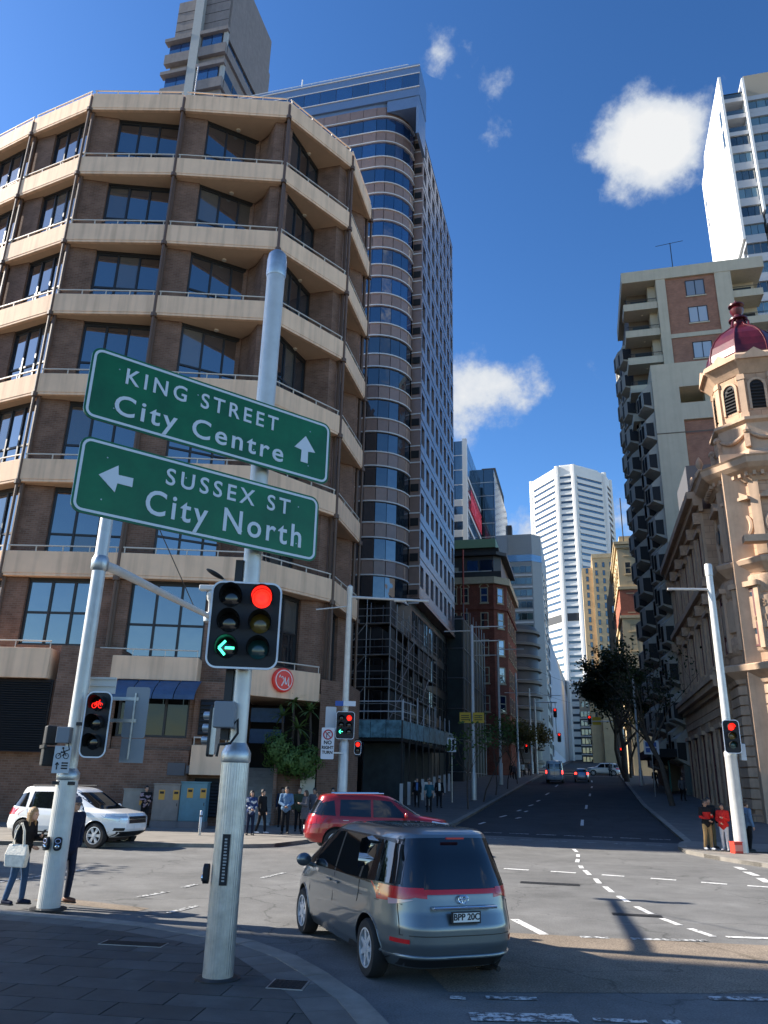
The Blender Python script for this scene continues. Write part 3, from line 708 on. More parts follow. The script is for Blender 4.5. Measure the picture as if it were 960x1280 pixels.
def grid(parent, o, d, Ln, z0, nrow, rh, ncol, ww, wh, sillh, rec, wm, wmesh, margin=0.0, wname='window', skip=lambda c, r: False, wallname='wall', top=0.0, pier_out=0.0):
    """wall of piers and spandrels standing rec in front of the core, windows in the openings"""
    mb = MB(); cw = (Ln-2*margin)/ncol
    for r in range(nrow):
        z = z0+r*rh; 
        mb.fbox(o,d,0,Ln,-rec,0,z if r == 0 else z+1e-3-(rh-sillh-wh),z+sillh)
    zt = z0+nrow*rh; mb.fbox(o,d,0,Ln,-rec,0,zt-(rh-sillh-wh),zt+top)
    for r in range(nrow):
        z = z0+r*rh+sillh
        us = [0] + [margin+cw*(c+.5) + sgn*ww/2 for c in range(ncol) for sgn in (-1,1)] + [Ln]
        for a, b in zip(us[0::2], us[1::2]):
            if b-a > .01: mb.fbox(o,d,a,b,-rec,pier_out,z+.001,z+wh-.001)
    w = mb.build(wallname, wm, parent)
    ang = atan2(d[1], d[0])
    for r in range(nrow):
        for c in range(ncol):
            if skip(c, r): continue
            x, y = PT(o, d, margin+cw*(c+.5), 0)
            mk(wname, wmesh[(c*7+r*3)%len(wmesh)] if isinstance(wmesh, list) else wmesh, parent, (x,y,z0+r*rh+sillh), rot=(0,0,ang))
    return w
D_X = (1,0); D_Y = (0,1)    # camera-facing wall runs along +x ; left-street-side wall (faces +x) runs along +y
M_WTRIM = mat('white_trim', (.62,.62,.62), .5)
M_GRANB = mat('brown_granite', (.26,.18,.15), .32, var=.10, vscale=2, rnd=.10)
M_GRANP = mat('polished_granite', (.21,.19,.20), .22, var=.12, vscale=1.2, ior=1.5)
M_BLUEG = glass('blue_reflecting_glass', (.006,.035,.11), .03, .0, 2.6, .55, .05)
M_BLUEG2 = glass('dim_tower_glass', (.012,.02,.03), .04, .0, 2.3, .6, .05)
M_CLAD = mat('pale_blue_cladding', (.14,.22,.36), .25, .1, var=.05)

# ---------------------------------------------------------------- tower with curved corner bay
tw = st_thing('office_tower', 'tall brown office tower with rounded corner bay and blue window bands behind the hotel', 'building', 63.5, -14)
cx, cy, rb_ = -4.4, 3.5, 3.5
def bay_pts(r, n=7, x0=-26.0):
    p = [(x0, cy-r)] + [(cx+r*sin(pi/2*i/n), cy-r*cos(pi/2*i/n)) for i in range(n+1)]
    return p
MB().prism(bay_pts(3.25)+[(-.9,21),(-26,21)], 18.6, 72.9).build('core', M_DARK, tw)
def ring_band(r0, r1, z0, z1, n=12, x0=-26.0):
    a = bay_pts(r1, n, x0); b = bay_pts(r0, n, x0); m = MB()
    for i in range(len(a)-1):
        m.add([(*a[i],z0),(*a[i+1],z0),(*b[i+1],z0),(*b[i],z0),(*a[i],z1),(*a[i+1],z1),(*b[i+1],z1),(*b[i],z1)],[(0,3,2,1),(4,5,6,7),(0,1,5,4),(2,3,7,6),(1,2,6,5),(3,0,4,7)])
    return m
FL = 3.48; NB = 15
segs = bay_pts(3.44, 5); straight = [(-26+i*(cx+26)/14, cy-3.44) for i in range(14)] + segs[1:]
for k in range(NB+1):
    zt = 71.5-k*FL; zg = zt-1.95          # glass between zg and zt; granite spandrel below
    for i in range(len(straight)-1):
        a, b = straight[i], straight[i+1]; Ln = hypot(b[0]-a[0],b[1]-a[1]); d = ((b[0]-a[0])/Ln,(b[1]-a[1])/Ln)
        if i >= 8 or k < 5:
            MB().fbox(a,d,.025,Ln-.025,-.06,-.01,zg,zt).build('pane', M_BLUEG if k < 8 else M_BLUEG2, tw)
            MB().fbox(a,d,.02,Ln-.02,-.06,.08,zt+.12,zt+FL-1.95-.12).build('spandrel_panel', M_GRANB, tw)
    ring_band(3.3,3.60,zt,zt+.12).build('band_trim', M_WTRIM, tw)
    ring_band(3.3,3.60,zg-.12,zg).build('band_trim', M_WTRIM, tw)
# penthouse
MB().prism([(-40,-.2),(.45,-.2),(.45,3.6),(-1.0,4.2),(-1.0,20),(-40,20)],73.45,77.7).build('penthouse', M_CLAD, tw)
MB().prism([(-40,-.16),(.41,-.16),(.41,3.4),(-2,4.2),(-40,4.2)],77.6,78.1).build('parapet', M_CLAD, tw)
for i in range(20):
    x0 = -38+i*1.92; MB().box(x0+.04,x0+1.88,-.27,-.201,74.75,76.5).build('pane', M_BLUEG, tw)
for z in (74.62,76.55,77.65): MB().box(-40,.47,-.3,-.18,z,z+.1).build('band_trim', M_WTRIM, tw)
MB().box(.1,.4,-.15,3.5,68.2,73.45).build('corner_cladding', M_CLAD, tw); MB().prism(bay_pts(3.45)+[(-.9,6),(-26,6)], 72.9, 73.44).build('neck', M_CLAD, tw); MB().prism([(-3.2,-.1),(.09,-.1),(.09,3.3),(-.85,3.3),(-1.2,1.8),(-2.0,.7)],71.9,73.44).build('corner_cladding', M_CLAD, tw)
MB().tube((-14,1,77.7),(-14,1,80.5),.08).build('roof_mast', M_WTRIM, tw)
rb = MB(); rb.box(-40,-1,.3,.36,78.8,78.87); [rb.box(-39+i*2.4,-38.95+i*2.4,.3,.36,78.1,78.8) for i in range(16)]; rb.build('roof_railing', M_WTRIM, tw)
# notch strip beside the street face
nb = MB(); nb.box(-1.0,.0,4.18,4.6,18.5,72.7); nb.build('notch_wall', M_GRANB, tw)
for k in range(NB+1):
    zt = 71.5-k*FL
    MB().box(-.9,-.12,4.10,4.19,zt-1.2,zt-.45).build('notch_window', M_DARK, tw)
    MB().box(-1.0,.0,4.08,4.2,zt+.0,zt+.12).build('band_trim', M_WTRIM, tw); MB().box(-1.0,.0,4.08,4.2,zt-1.75,zt-1.63).build('band_trim', M_WTRIM, tw)
# street face
MB().box(-12,-.36,4.7,25.0,18.7,72.6).build('core', M_DARK, tw)
wA = win_mesh('window', 1.55, 2.05, .35, M_DMETAL, M_BLUEG, (1,1), .06)
wB = win_mesh('window', 1.55, 2.05, .35, M_DMETAL, glass('pale_tower_glass',(.02,.035,.055),.04,0,2.3,.5,.05), (1,1), .06)
grid(tw, (0,4.2), D_Y, 20.8, 18.4, 15, 3.62, 8, 1.55, 2.05, .9, .35, M_GRANP, [wA,wA,wB,wA,wA])
for k in range(16):
    MB().fbox((0,4.2),D_Y,0,20.8,.001,.03,18.4+k*3.62-.02,18.4+k*3.62+.03).build('panel_joint', M_DMETAL, tw)
MB().box(-14,.05,4.1,25.1,18.05,18.39).build('soffit_edge', M_GRANB, tw)
# podium behind the scaffold
MB().prism([(-22,1.5),(-1.8,1.5),(-.9,5),(-.9,25),(-22,25)],-.5,18.04).build('podium_wall', mat('podium_dark',(.028,.03,.034),.35,var=.2), tw)
wP = win_mesh('podium_window', 2.1, 2.4, .05, M_DMETAL, glass('podium_glass',(.01,.012,.015),.05,0,1.6,.5), (2,2), .06)
for r in range(4):
    for c in range(7): mk('podium_window', wP, tw, (-.88,6.6+c*2.7,5.2+r*3.2), rot=(0,0,pi/2))
    for c in range(3): mk('podium_window', wP, tw, (-8.6+c*2.6,1.48,5.2+r*3.2))

# ---------------------------------------------------------------- scaffold and hoarding on the street corner
sf = st_thing('scaffold', 'steel pipe scaffold with dark boards wrapped round the tower podium', 'scaffold', 54.5, -13.4, gz(54.5))
M_PIPEG = mat('scaffold_pipe', (.30,.31,.33), .45, .5, rnd=.25); M_BOARD = mat('scaffold_board', (.10,.085,.07), .8, rnd=.3); M_NET = mat('scaffold_screen', (.016,.019,.023), .6, rnd=.5)
SFX = [-5.4,-3.6,-1.8,0]; SFY = [0]+[2.1*i for i in range(1,10)]; LZ = [5.6,7.9,10.2,12.5]
stand = MB().tube((0,0,0),(0,0,14.3),.033,n=6).mesh('standard', M_PIPEG)
cols_ = [(x,0) for x in SFX]+[(x,1.1) for x in SFX[:-1]]+[(0,y) for y in SFY[1:]]+[(-1.1,y) for y in SFY[1:]]
for x, y in cols_:
    if y > 9: mk('standard', stand, sf, (x,y,0.2), scale=(1,1,1.02))
    else: mk('standard', stand, sf, (x,y,0))
def bar(p, q, r=.026): MB().tube(p,q,r,n=6,cap=False).build('ledger', M_PIPEG, sf)
for z in LZ:
    for zz in (z,z+.55,z+1.1):
        bar((-5.6,-.03,zz),(.1,-.03,zz)); bar((.03,0,zz),(.03,19,zz))
    bar((-1.1,0,z),(-1.1,19,z))
    for i in range(3): MB().box(SFX[i]+.02,SFX[i+1]-.02,.05,1.05,z-.08,z-.02).build('deck_board', M_BOARD, sf)
    for i in range(9): MB().box(-1.05,-.05,SFY[i]+.03,SFY[i+1]-.03,z-.08,z-.02).build('deck_board', M_BOARD, sf)
for i,(z0,z1) in enumerate(zip(LZ[:-1],LZ[1:])):
    bar((0.05,2.1*(i%3),z0),(0.05,2.1*(i%3)+4.2,z1)); bar((-3.6,-.05,z0),(-1.8,-.05,z1)); bar((.05,10.5+i,z0),(.05,14.7,z1))
rs = random.Random(3)
for z in LZ:
    for i in range(9):
        if rs.random() < .62: MB().box(-.14,-.10,SFY[i]+.08,SFY[i+1]-.08,z+.1,z+2.1).build('screen_panel', M_NET, sf)
for k in range(10): MB().box(-3.3,-2.5,-.32,-.28,5.0+k*.95,5.04+k*.95).build('ladder_rung', M_PIPEG, sf)
hd = st_thing('hoarding_gantry', 'footpath protection gantry with mottled blue green hoarding panels and white posts', 'hoarding', 50.5, -11.5, gz(50.5))
M_TEAL = mat('mottled_teal_hoarding', (.13,.27,.34), .5, var=.6, vscale=2.4, rnd=.2)
HB, HT = 4.35, 5.45
for i in range(3): MB().box(-3.15+i*1.05+.02,-3.15+(i+1)*1.05-.02,-.06,0,HB+.0,HT).build('hoarding_panel', M_TEAL, hd)
for i in range(9): MB().box(0.0,.06,.0+i*2.3+.03,(i+1)*2.3-.03,HB+.04*i,HT+.04*i).build('hoarding_panel', M_TEAL, hd)
MB().box(-3.2,-.01,0.01,20,HB-.22,HB-.02).build('gantry_deck', M_DARK, hd)
for i in range(9):
    MB().box(-.02,.07,i*2.3-.04,i*2.3+.04,.12,HB+1.1 ).build('gantry_post', M_DMETAL, hd)
    MB().box(-.06,.12,i*2.3-.09,i*2.3+.09,.13+.045*i*2.3,1.55+.045*i*2.3).build('post_sleeve', mat('white_sleeve',(.55,.56,.58),.6), hd)
    MB().tube((.03,i*2.3+.2,HT),(.03,i*2.3+.2,HT+(1.9 if i in(2,4,5) else 1.35)),.045,n=6).build('gantry_upright', mat('white_upright',(.42,.45,.50),.5), hd)
for z in (HT+.55,HT+1.2):
    MB().tube((-3.15,-.03,z),(.03,-.03,z),.04,n=6).build('gantry_rail', MATS['white_upright'], hd); MB().tube((.03,0,z),(.03,4.2,z+.1),.04,n=6).build('gantry_rail', MATS['white_upright'], hd)
for x in (-3.15,.03): MB().tube((x,-.03,HT),(x,-.03,HT+1.22),.045,n=6).build('gantry_upright', MATS['white_upright'], hd)
MB().box(-3.15,-.3,2.2,2.35,.12,HB-.25).build('hoarding_wall', mat('plywood_dark',(.03,.04,.045),.7,var=.4,vscale=1.5), hd)
MB().box(-1.9,-1.75,2.4,20,.12,HB-.25).build('hoarding_wall', MATS['plywood_dark'], hd)

# ---------------------------------------------------------------- unseen infill added behind the hotel to cast shade, dark netted block up the street
inf = thing('shade_block', 'plain brown block added unseen behind the hotel to shade the street and sandstone corner', 'building', (0,0,0))
MB().prism([(-24,54.0),(-3.6,49.9),(-3.6,65.6),(-5.2,66.9),(-24,72.6)],-1,41).build('wall', M_BRICKB, inf); MB().prism([(-24,52.0),(-3.2,49.0),(-3.2,49.8),(-24,53.9)],-1,19).build('low_shade_wing', M_BRICKB, inf)
rt = st_thing('shade_tower', 'plain dark tower block added unseen behind the brown office tower to shade the apartments', 'building', 89, -52, 0)  # added out of view to keep the sun off the apartment tower
MB().box(-20,20,0,38,-1,76).build('wall', M_BRICKB, rt); wrt = win_mesh('window',2.4,1.8,.05,M_DMETAL,M_BLUEG2,(2,1),.08)
for k in range(18):
    for i in range(9): mk('window', wrt, rt, (20.02,3+i*4.0,6+k*3.8), rot=(0,0,pi/2))
nbk = st_thing('netted_building', 'low building wrapped in dark green construction netting beside the red brick corner block', 'building', 88.8, -13.2, gz(89))
M_GNET = mat('green_netting', (.018,.028,.028), .7, var=.4, vscale=.8)
MB().box(-12,0,0,20,-1,18.5).build('wall', mat('shadow_wall',(.03,.03,.032),.7), nbk)
for i in range(7):
    for r in range(5): MB().box(.02,.08,i*2.8+.06,(i+1)*2.8-.06,1.2+r*3.4,4.4+r*3.4).build('netting_panel', M_GNET, nbk)
for i in range(4):
    for r in range(5): MB().box(-9.6+i*2.4+.06,-7.2+i*2.4-.06,-.09,-.02,1.2+r*3.4,4.4+r*3.4).build('netting_panel', M_GNET, nbk)
for i in range(8): MB().tube((.2,i*2.8,0),(.2,i*2.8,20),.05,n=6).build('scaffold_pole', M_PIPEG, nbk)
for r in range(6): MB().tube((.2,0,1.1+r*3.4),(.2,20,1.1+r*3.4),.04,n=6).build('scaffold_pole', M_PIPEG, nbk)
for r in range(6): MB().tube((-9.8,-.2,1.1+r*3.4),(.3,-.2,1.1+r*3.4),.04,n=6).build('scaffold_pole', M_PIPEG, nbk)

# ---------------------------------------------------------------- red brick corner building
rbk = st_thing('red_brick_building', 'old red brick corner building with arched windows and a modern rooftop storey', 'building', 110, -11.7, gz(110)-.2)
zb = -(gz(110)-.2)
M_RBRICK = brickmat('red_brick', (.20,.052,.033), (.15,.04,.026), (.16,.09,.07), .5, .17, .02, .22)
M_STONE = mat('cornice_stone', (.42,.36,.25), .8, var=.12)
plan = [(-9,0),(0,0),(1.7,1.7),(1.7,17),(-9,17)]
MB().prism(plan, 0, 30.0+zb-.3).build('wall', M_RBRICK, rbk)
MB().prism([(-9.3,-.5),(.2,-.5),(2.25,1.5),(2.25,17.3),(-9.3,17.3)], 30.0+zb-.3, 30.7+zb).build('cornice', M_STONE, rbk)
MB().prism([(-9.1,-.2),(.1,-.2),(1.9,1.6),(1.9,17.1),(-9.1,17.1)], 25.9+zb, 26.25+zb).build('string_course', M_RBRICK, rbk)
wr = [win_mesh('window',1.15,2.3,.04,M_STONE,M_BLUEG,(1,2),.13,.12), win_mesh('window',1.15,2.3,.04,M_STONE,M_BLUEG2,(1,2),.13,.12)]
arch = MB().add([(cos(pi*i/8)*.57,-.07,sin(pi*i/8)*.5) for i in range(9)]+[(cos(pi*i/8)*.75,-.07,sin(pi*i/8)*.68) for i in range(9)]+[(cos(pi*i/8)*.75,.05,sin(pi*i/8)*.68) for i in range(9)],
  [(i,i+1,i+10,i+9) for i in range(8)]+[(9+i,10+i,19+i,18+i) for i in range(8)]).mesh('window_arch', M_STONE)
for r, (z, archd) in enumerate([(26.9,1),(23.2,0),(19.3,0),(15.4,0),(11.5,0),(7.6,0)]):
    for i, x in enumerate((-5.9,-4.2,-1.35)):
        w = mk('window', wr[(i+r)%2], rbk, (x,-.02,z+zb)); 
        if archd: mk('window_arch', arch, rbk, (x,-.02,z+zb+2.3))
    mk('window', wr[r%2], rbk, (.86,.84,z+zb), rot=(0,0,pi/4))
    for i in range(5): mk('window', wr[(i+r)%2], rbk, (1.72,3.3+i*2.9,z+zb), rot=(0,0,pi/2))
for i in range(8): MB().box(-8.4+i*1.2-.2,-8.4+i*1.2+.2,-.06,0,6,25.8+zb).build('pilaster', M_RBRICK, rbk) if i in (0,3,6) else None
# rooftop storey
MB().prism([(-9,1.0),(0,1.0),(1.0,2.0),(1.0,16),(-9,16)],30.7+zb,34.2+zb).build('rooftop_storey', mat('rooftop_dark',(.04,.04,.045),.5), rbk)
MB().prism([(-9.4,.2),(.5,.2),(1.9,1.6),(1.9,16.6),(-9.4,16.6)],34.2+zb,34.7+zb).build('roof_slab', M_DMETAL, rbk)
for x0,x1 in ((-3.9,-2.3),(-2.0,.0)): MB().box(x0,x1,.92,.99,31.9+zb,33.6+zb).build('rooftop_window', M_BLUEG, rbk)
MB().box(-8.8,-5.2,.6,.7,31.3+zb,32.5+zb).build('blind', mat('cream_blind',(.36,.33,.26),.8), rbk)
MB().box(-8.9,1.2,.0,.06,30.7+zb,31.6+zb).build('balustrade', M_DMETAL, rbk); MB().box(-8.9,-.2,-.02,.08,31.62+zb,31.72+zb).build('top_rail', M_WTRIM, rbk)
MB().tube((-4.3,-.6,22+zb),(-4.3,-.6,34.9+zb),.12).build('red_pipe', mat('red_pipe',(.35,.05,.03),.5), rbk)
drk = st_thing('green_roofed_building', 'dark low block with a green roof edge rising behind the red brick building', 'building', 132.5, -12.5, gz(132))
MB().box(-10,0,0,14,-3.5,36.5).build('wall', mat('dark_block_wall',(.035,.033,.032),.8,var=.3), drk); MB().box(-10.3,-1.0,-.3,10,38.4,40.0).build('roof_edge', mat('green_copper',(.05,.13,.09),.6), drk)  # near-black wall, tone varied by noise
MB().box(-9.8,-.5,.2,9.5,36.5,38.4).build('upper_storey', M_DARK, drk)
wd = win_mesh('window',1.3,1.7,.04,M_DMETAL,M_BLUEG2,(1,1),.08)
for r in range(8):
    for i in range(5): mk('window', wd, drk, (.02,1.4+i*2.7,8+r*3.4), rot=(0,0,pi/2))
    for i in range(4): mk('window', wd, drk, (-8.3+i*2.3,-.02,8+r*3.4))

# ---------------------------------------------------------------- glass tower with red sign, darker glass tower
def glass_tower(name, label, s, t, wx, dy, h, fl, gm, tm, base=0, cols=5, colsy=4, frame=None, wall=None):
    r = st_thing(name, label, 'building', s, t, 0)
    MB().box(-wx,0,0,dy,-2,h).build('core', wall or M_DARK, r)
    n = int((h-base)/fl); pw = wx/cols; pd = dy/colsy
    pm = MB().box(.06,pw-.06,-.10,-.02,.1,fl-.1).mesh('pane', gm); pn = MB().box(.02,.10,.06,pd-.06,.1,fl-.1).mesh('pane', gm)
    for k in range(n):
        z = h-(k+1)*fl
        for i in range(cols): mk('pane', pm, r, (-wx+i*pw,0,z))
        for i in range(colsy): mk('pane', pn, r, (0,i*pd,z))
        MB().box(-wx,0.12,-.13,-.01,z-.07,z+.07).build('floor_band', tm, r); 
    return r
gA = glass_tower('glass_tower', 'pale glass tower with white corner frame and slanting red lettered band on its side', 150, -21.1, 9.5, 23.5, 71.3, 3.35, glass('tower_glass_a',(.03,.06,.10),.05,0,2.2,.4), M_WTRIM, 26, 4, 5)
MB().box(-.75,.2,-.35,.5,20,71.7).build('corner_frame', mat('white_frame',(.62,.62,.60),.5), gA)
for k in range(7):
    z = 57.5-k*3.35+3.35*1; MB().box(-9.5,-.8,-.2,-.11,z-4.4+.0,z-3.0).build('white_spandrel', mat('white_spandrel',(.50,.50,.50),.5), gA)
for k in range(10): MB().box(.11,.24,1.2,23,62.3-k*3.6+.6,62.3-k*3.6+1.3).build('side_spandrel', MATS['white_spandrel'], gA)
rsn = MB(); rs = random.Random(5)
for i in range(9):      # nine tall letter strokes that are too far off to read
    y = 4.8+i*2.0; rsn.box(.30,.42,y,y+.35,57.2,61.6); rsn.box(.30,.42,y+1.1,y+1.4,57.6,60.6); rsn.box(.30,.42,y+.35,y+1.1,58.6+rs.uniform(-.6,.9),59.1+rs.uniform(.2,.9))
rsn.box(.28,.36,4.6,22.9,57.2,57.5); rsn.box(.28,.36,4.6,22.9,61.4,61.7)
rsn.build('red_sign', mat('red_sign',(.50,.03,.05),.5,emit=(.8,.04,.06),estr=.06), gA)
gB = glass_tower('glass_tower', 'dark blue glass tower with thin pale floor lines beside the red lettered tower', 176, -18.1, 7, 34, 75.1, 3.5, glass('tower_glass_b',(.008,.02,.035),.04,0,2.1,.4), mat('thin_line',(.28,.32,.36),.5), 26, 3, 1)
MB().box(.06,.25,.3,33.8,20,73).build('side_curtain_wall', mat('side_glass',(.16,.22,.30),.08,.35,ior=2.2,var=.25,vscale=.08), gB)
MB().box(-4,-.4,10,32,75.1,79.5).build('plant_room', MATS['dark_block_wall'], gB)

# ---------------------------------------------------------------- grey office building with horizontal glazing
gC = st_thing('office_building', 'grey office building with solid top band and greenish strip windows in mid distance', 'building', 210, -9.0, 0)
M_GREYC = mat('grey_cladding', (.27,.29,.30), .5, var=.05); M_GREENG = glass('greenish_glass',(.05,.085,.085),.06,0,2.0,.7)
MB().prism([(-16,0),(-2.4,0),(0,2.4),(0,36),(-16,36)],-4,68.6).build('wall', M_GREYC, gC)
MB().prism([(-16,-.15),(-2.5,-.15),(.15,2.3),(.15,3),(-16,3)],60.7,62.6).build('top_window_band', M_BLUEG, gC)
pC = MB().box(.08,1.56,-.12,-.02,0,1.75).mesh('pane', M_GREENG); pC2 = MB().box(.0,.10,0,2.2,0,1.75).mesh('pane', M_GREENG)
for k in range(14):
    z = 57.5-k*3.3
    for i in range(7): mk('pane', pC, gC, (-13.9+i*1.6,0,z))
    MB().box(-14,-2.6,-.3,-.02,z-1.1,z-.55).build('sunshade', M_WTRIM, gC)
for k in range(16):
    for i in range(6): mk('side_window', pC2, gC, (0,5+i*5,57.5-k*3.3))
MB().box(-10,-8,3,6,68.6,72.5).build('plant_room', M_DMETAL, gC)
cvt = st_thing('curved_building', 'dark rounded building with stacked curved floors beside the grey office building', 'building', 192, -15.5, 0)
MB().lathe([(5.6,-2),(5.6,38),(5.2,38.5)],32).build('wall', mat('curved_wall',(.07,.07,.068),.5), cvt, smooth=40)
for k in range(12): MB().lathe([(5.65,0),(6.3,.15),(6.3,.75),(5.65,.9)],32).build('floor_band', mat('curved_band',(.17,.16,.14),.6), cvt, loc=(0,0,3.5+k*3.0), smooth=40)

# ---------------------------------------------------------------- white lattice building, octagonal white tower
lat = st_thing('lattice_building', 'narrow white building with crossing diagonal lattice on its street wall', 'building', 228, -9.2, 0)
MB().prism([(-18,3),(-3.2,0),(0,2),(0,290),(-18,290)],-6,lambda x,y: 44.5+y*.05).build('wall', mat('pale_steel_wall',(.24,.28,.32),.5), lat)
M_LAT = mat('white_lattice', (.62,.66,.70), .5)
for k in range(11):
    for j in range(26): MB().box(.05,.3,3+j*6.4,3+j*6.4+3.6,2+k*4.0,2+k*4.0+2.2).build('window', M_BLUEG2, lat) if (j < 20) else None
    MB().box(.0,.42,2,288,.7+k*4,1.5+k*4).build('floor_band', M_LAT, lat)
for j in range(38):
    MB().tube((.5,4+j*7.4,1),(.5,11.4+j*7.4,22),.32,n=5).build('diagonal', M_LAT, lat); MB().tube((.5,11.4+j*7.4,1),(.5,4+j*7.4,22),.32,n=5).build('diagonal', M_LAT, lat)
    if True: MB().tube((.5,4+j*7.4,22),(.5,11.4+j*7.4,44),.32,n=5).build('diagonal', M_LAT, lat)
for k in range(7): MB().tube((-2.9,.3,2+k*6),(-.2,1.9,8+k*6),.22,n=5).build('diagonal', M_LAT, lat)

lat.rotation_euler = (0,0,-SA-.0045)
MB().box(.0,.42,2,288,44.0,45.2).build('floor_band', M_LAT, lat)
oct_ = thing('octagonal_tower', 'very tall white octagonal tower with rows of dark horizontal slots, highest in the distance', 'building', (113,430,0))
OC = [(-24.5,2.5),(-14.6,-22.4),(-6.0,-25.6),(14.8,-14.6),(21.5,-3),(18,22),(8,28),(-14,22)]
M_MLC = mat('white_concrete', (.72,.71,.68), .7, var=.04, vscale=.1)
MB().prism(OC, 0, 174).build('wall', M_MLC, oct_)
MB().prism([(x*.8,y*.8) for x,y in OC],174,177).build('plant_roof', M_MLC, oct_)
slot = {}
for i in range(4):
    a, b = OC[i], OC[i+1]; Ln = hypot(b[0]-a[0],b[1]-a[1]); d = ((b[0]-a[0])/Ln,(b[1]-a[1])/Ln); n_ = (d[1],-d[0]); m_ = 2.6 if i != 1 else .9
    if i == 3: m_ = 1.2
    sm_ = MB(); sm_.fbox(a,d,m_,Ln-m_,.02,.10,0,1.25); me1 = sm_.mesh('window_slot', M_BLUEG2 if i != 1 else glass('shaded_tower_glass',(.03,.05,.08),.05,0,2.0,.3))
    sb_ = MB(); sb_.fbox(a,d,m_-.3,Ln-m_+.3,.05,.55,0,.9).fbox(a,d,m_-.3,Ln-m_+.3,.02,.28,.9,1.3); me2 = sb_.mesh('sunshade', M_MLC)
    for k in range(44):
        z = 166.5-k*3.75
        if z < 4: break
        if k in (21,): 
            MB().fbox(a,d,m_,Ln-m_,.02,.2,z-3.0,z+1.2).build('plant_louvre', M_LOUV, oct_); continue
        if k == 22: continue
        mk('window_slot', me1, oct_, (0,0,z)); mk('sunshade', me2, oct_, (0,0,z+1.25))
for i in range(5):
    x,y = OC[i]; MB().lathe([(1.5,0),(1.5,174.4)],8).build('corner_column', M_MLC, oct_, loc=(x*.985,y*.985,0))

db = st_thing('distant_building', 'pale stone block closing the street behind a dark glazed front, below octagonal tower', 'building', 380, -1.6, 0)
MB().box(0,8.4,0,20,0,46).build('wall', mat('pale_distant_stone',(.36,.32,.26),.8,var=.1,vscale=.3), db); MB().box(-.2,6.5,-3,-.01,0,34).build('dark_front', mat('dark_distant_glass',(.02,.03,.05),.3), db)
for k in range(8):
    MB().box(-.22,6.52,-3.15,-3.001,3+k*4,3.5+k*4).build('floor_line', M_WTRIM, db)
    for i in range(4): MB().box(.4+i*1.55,1.6+i*1.55,-3.08,-3.001,3.9+k*4,6.2+k*4).build('pane', M_BLUEG2, db)
for k in range(2):
    for i in range(4): MB().box(1.0+i*1.9,2.1+i*1.9,-.06,-.001,36.5+k*4.4,39+k*4.4).build('window', M_BLUEG2, db)
# ---------------------------------------------------------------- buildings closing the street on the right
M_YEL = mat('yellow_sandstone', (.50,.36,.20), .8, var=.12, vscale=.3, stain=.1)
yb = st_thing('sandstone_building', 'yellow sandstone building stepping up in two blocks, sunlit in the distance', 'building', 330, 2.8, 0)
MB().box(0,4.4,0,24,0,90).build('wall', M_YEL, yb); MB().box(4.5,13.5,-2,24,0,94.6).build('wall', M_YEL, yb)
MB().box(4.3,13.7,-2.3,24,93.6,95.4).build('cornice', M_YEL, yb); MB().box(13.6,19,0,20,0,88).build('glass_wing', mat('green_wing',(.10,.16,.15),.3), yb)
wy = win_mesh('window',1.0,2.2,.04,M_DMETAL,M_BLUEG2,(1,1),.1); wy2 = win_mesh('window',1.6,2.4,.04,M_WTRIM,M_BLUEG2,(1,1),.12)
for k in range(18):
    for i in range(3): mk('window', wy, yb, (6+i*3,-2.02,30+k*3.5))
    mk('window', wy, yb, (2.2,-.02,28+k*3.5))
    for i in range(2): MB().box(14.3+i*2.4,16+i*2.4,-.1,-.02,18+k*3.9,20.6+k*3.9).build('pane', M_GREENG, yb)
ob = st_thing('ornate_building', 'tall ornate corner building with cream upper floors above a red stone band', 'building', 133, 7.2, gz(133))
g0 = -gz(133)
M_CREAM = mat('cream_stone', (.55,.43,.26), .8, var=.1, vscale=.5, stain=.12); M_REDST = mat('red_stone', (.34,.11,.065), .8, var=.15)
MB().box(0,9,0,26,0,29+g0).build('wall', M_CREAM, ob)
MB().box(-.1,9.1,-.1,26,29+g0,33.5+g0).build('red_band', M_REDST, ob); MB().box(0,9,0,26,33.5+g0,41.5+g0).build('upper_wall', M_CREAM, ob)
for z, o_ in ((41.5,.5),(40.9,.3),(33.6,.35),(28.7,.3),(12,.3)): MB().box(-o_,9+o_,-o_,26,z+g0,z+.5+g0).build('cornice', M_CREAM, ob)
MB().prism([(.5,.5),(8.5,.5),(8.5,25),(.5,25)],42+g0,43.2+g0).build('attic', M_CREAM, ob)
wo = win_mesh('window',1.1,2.2,.12,M_CREAM,M_BLUEG2,(1,2),.14,.1)
for k in range(9):
    for i in range(3): mk('window', wo, ob, (1.6+i*2.4,-.03 if k!=7 else -.13,13.5+k*3.25+g0) )
    for i in range(8): mk('window', wo, ob, (-.03 if k!=7 else -.13,2.2+i*3,13.5+k*3.25+g0), rot=(0,0,-pi/2))
MB().tube((1.2,-.2,42+g0),(1.2,-.2,50+g0),.10).build('flagpole', M_DMETAL, ob)
sp = st_thing('dark_spired_building', 'narrow dark stone building with a pointed roof just left of the ornate corner building', 'building', 180, 6.9, gz(180))
MB().box(0,4,0,8,0,38).build('wall', mat('dark_stone',(.09,.08,.065),.8,var=.3,vscale=.5), sp); MB().lathe([(2.6,0),(.9,7),(.12,16),(.05,19)],4,a0=pi/4).build('spire', MATS['dark_stone'], sp, loc=(2,3,38))
wsp = win_mesh('window',.8,1.8,.04,M_DMETAL,M_BLUEG2,(1,1),.1)
for k in range(9):
    for i in range(2): mk('window', wsp, sp, (1.1+i*1.7,-.02,6+k*3.5))
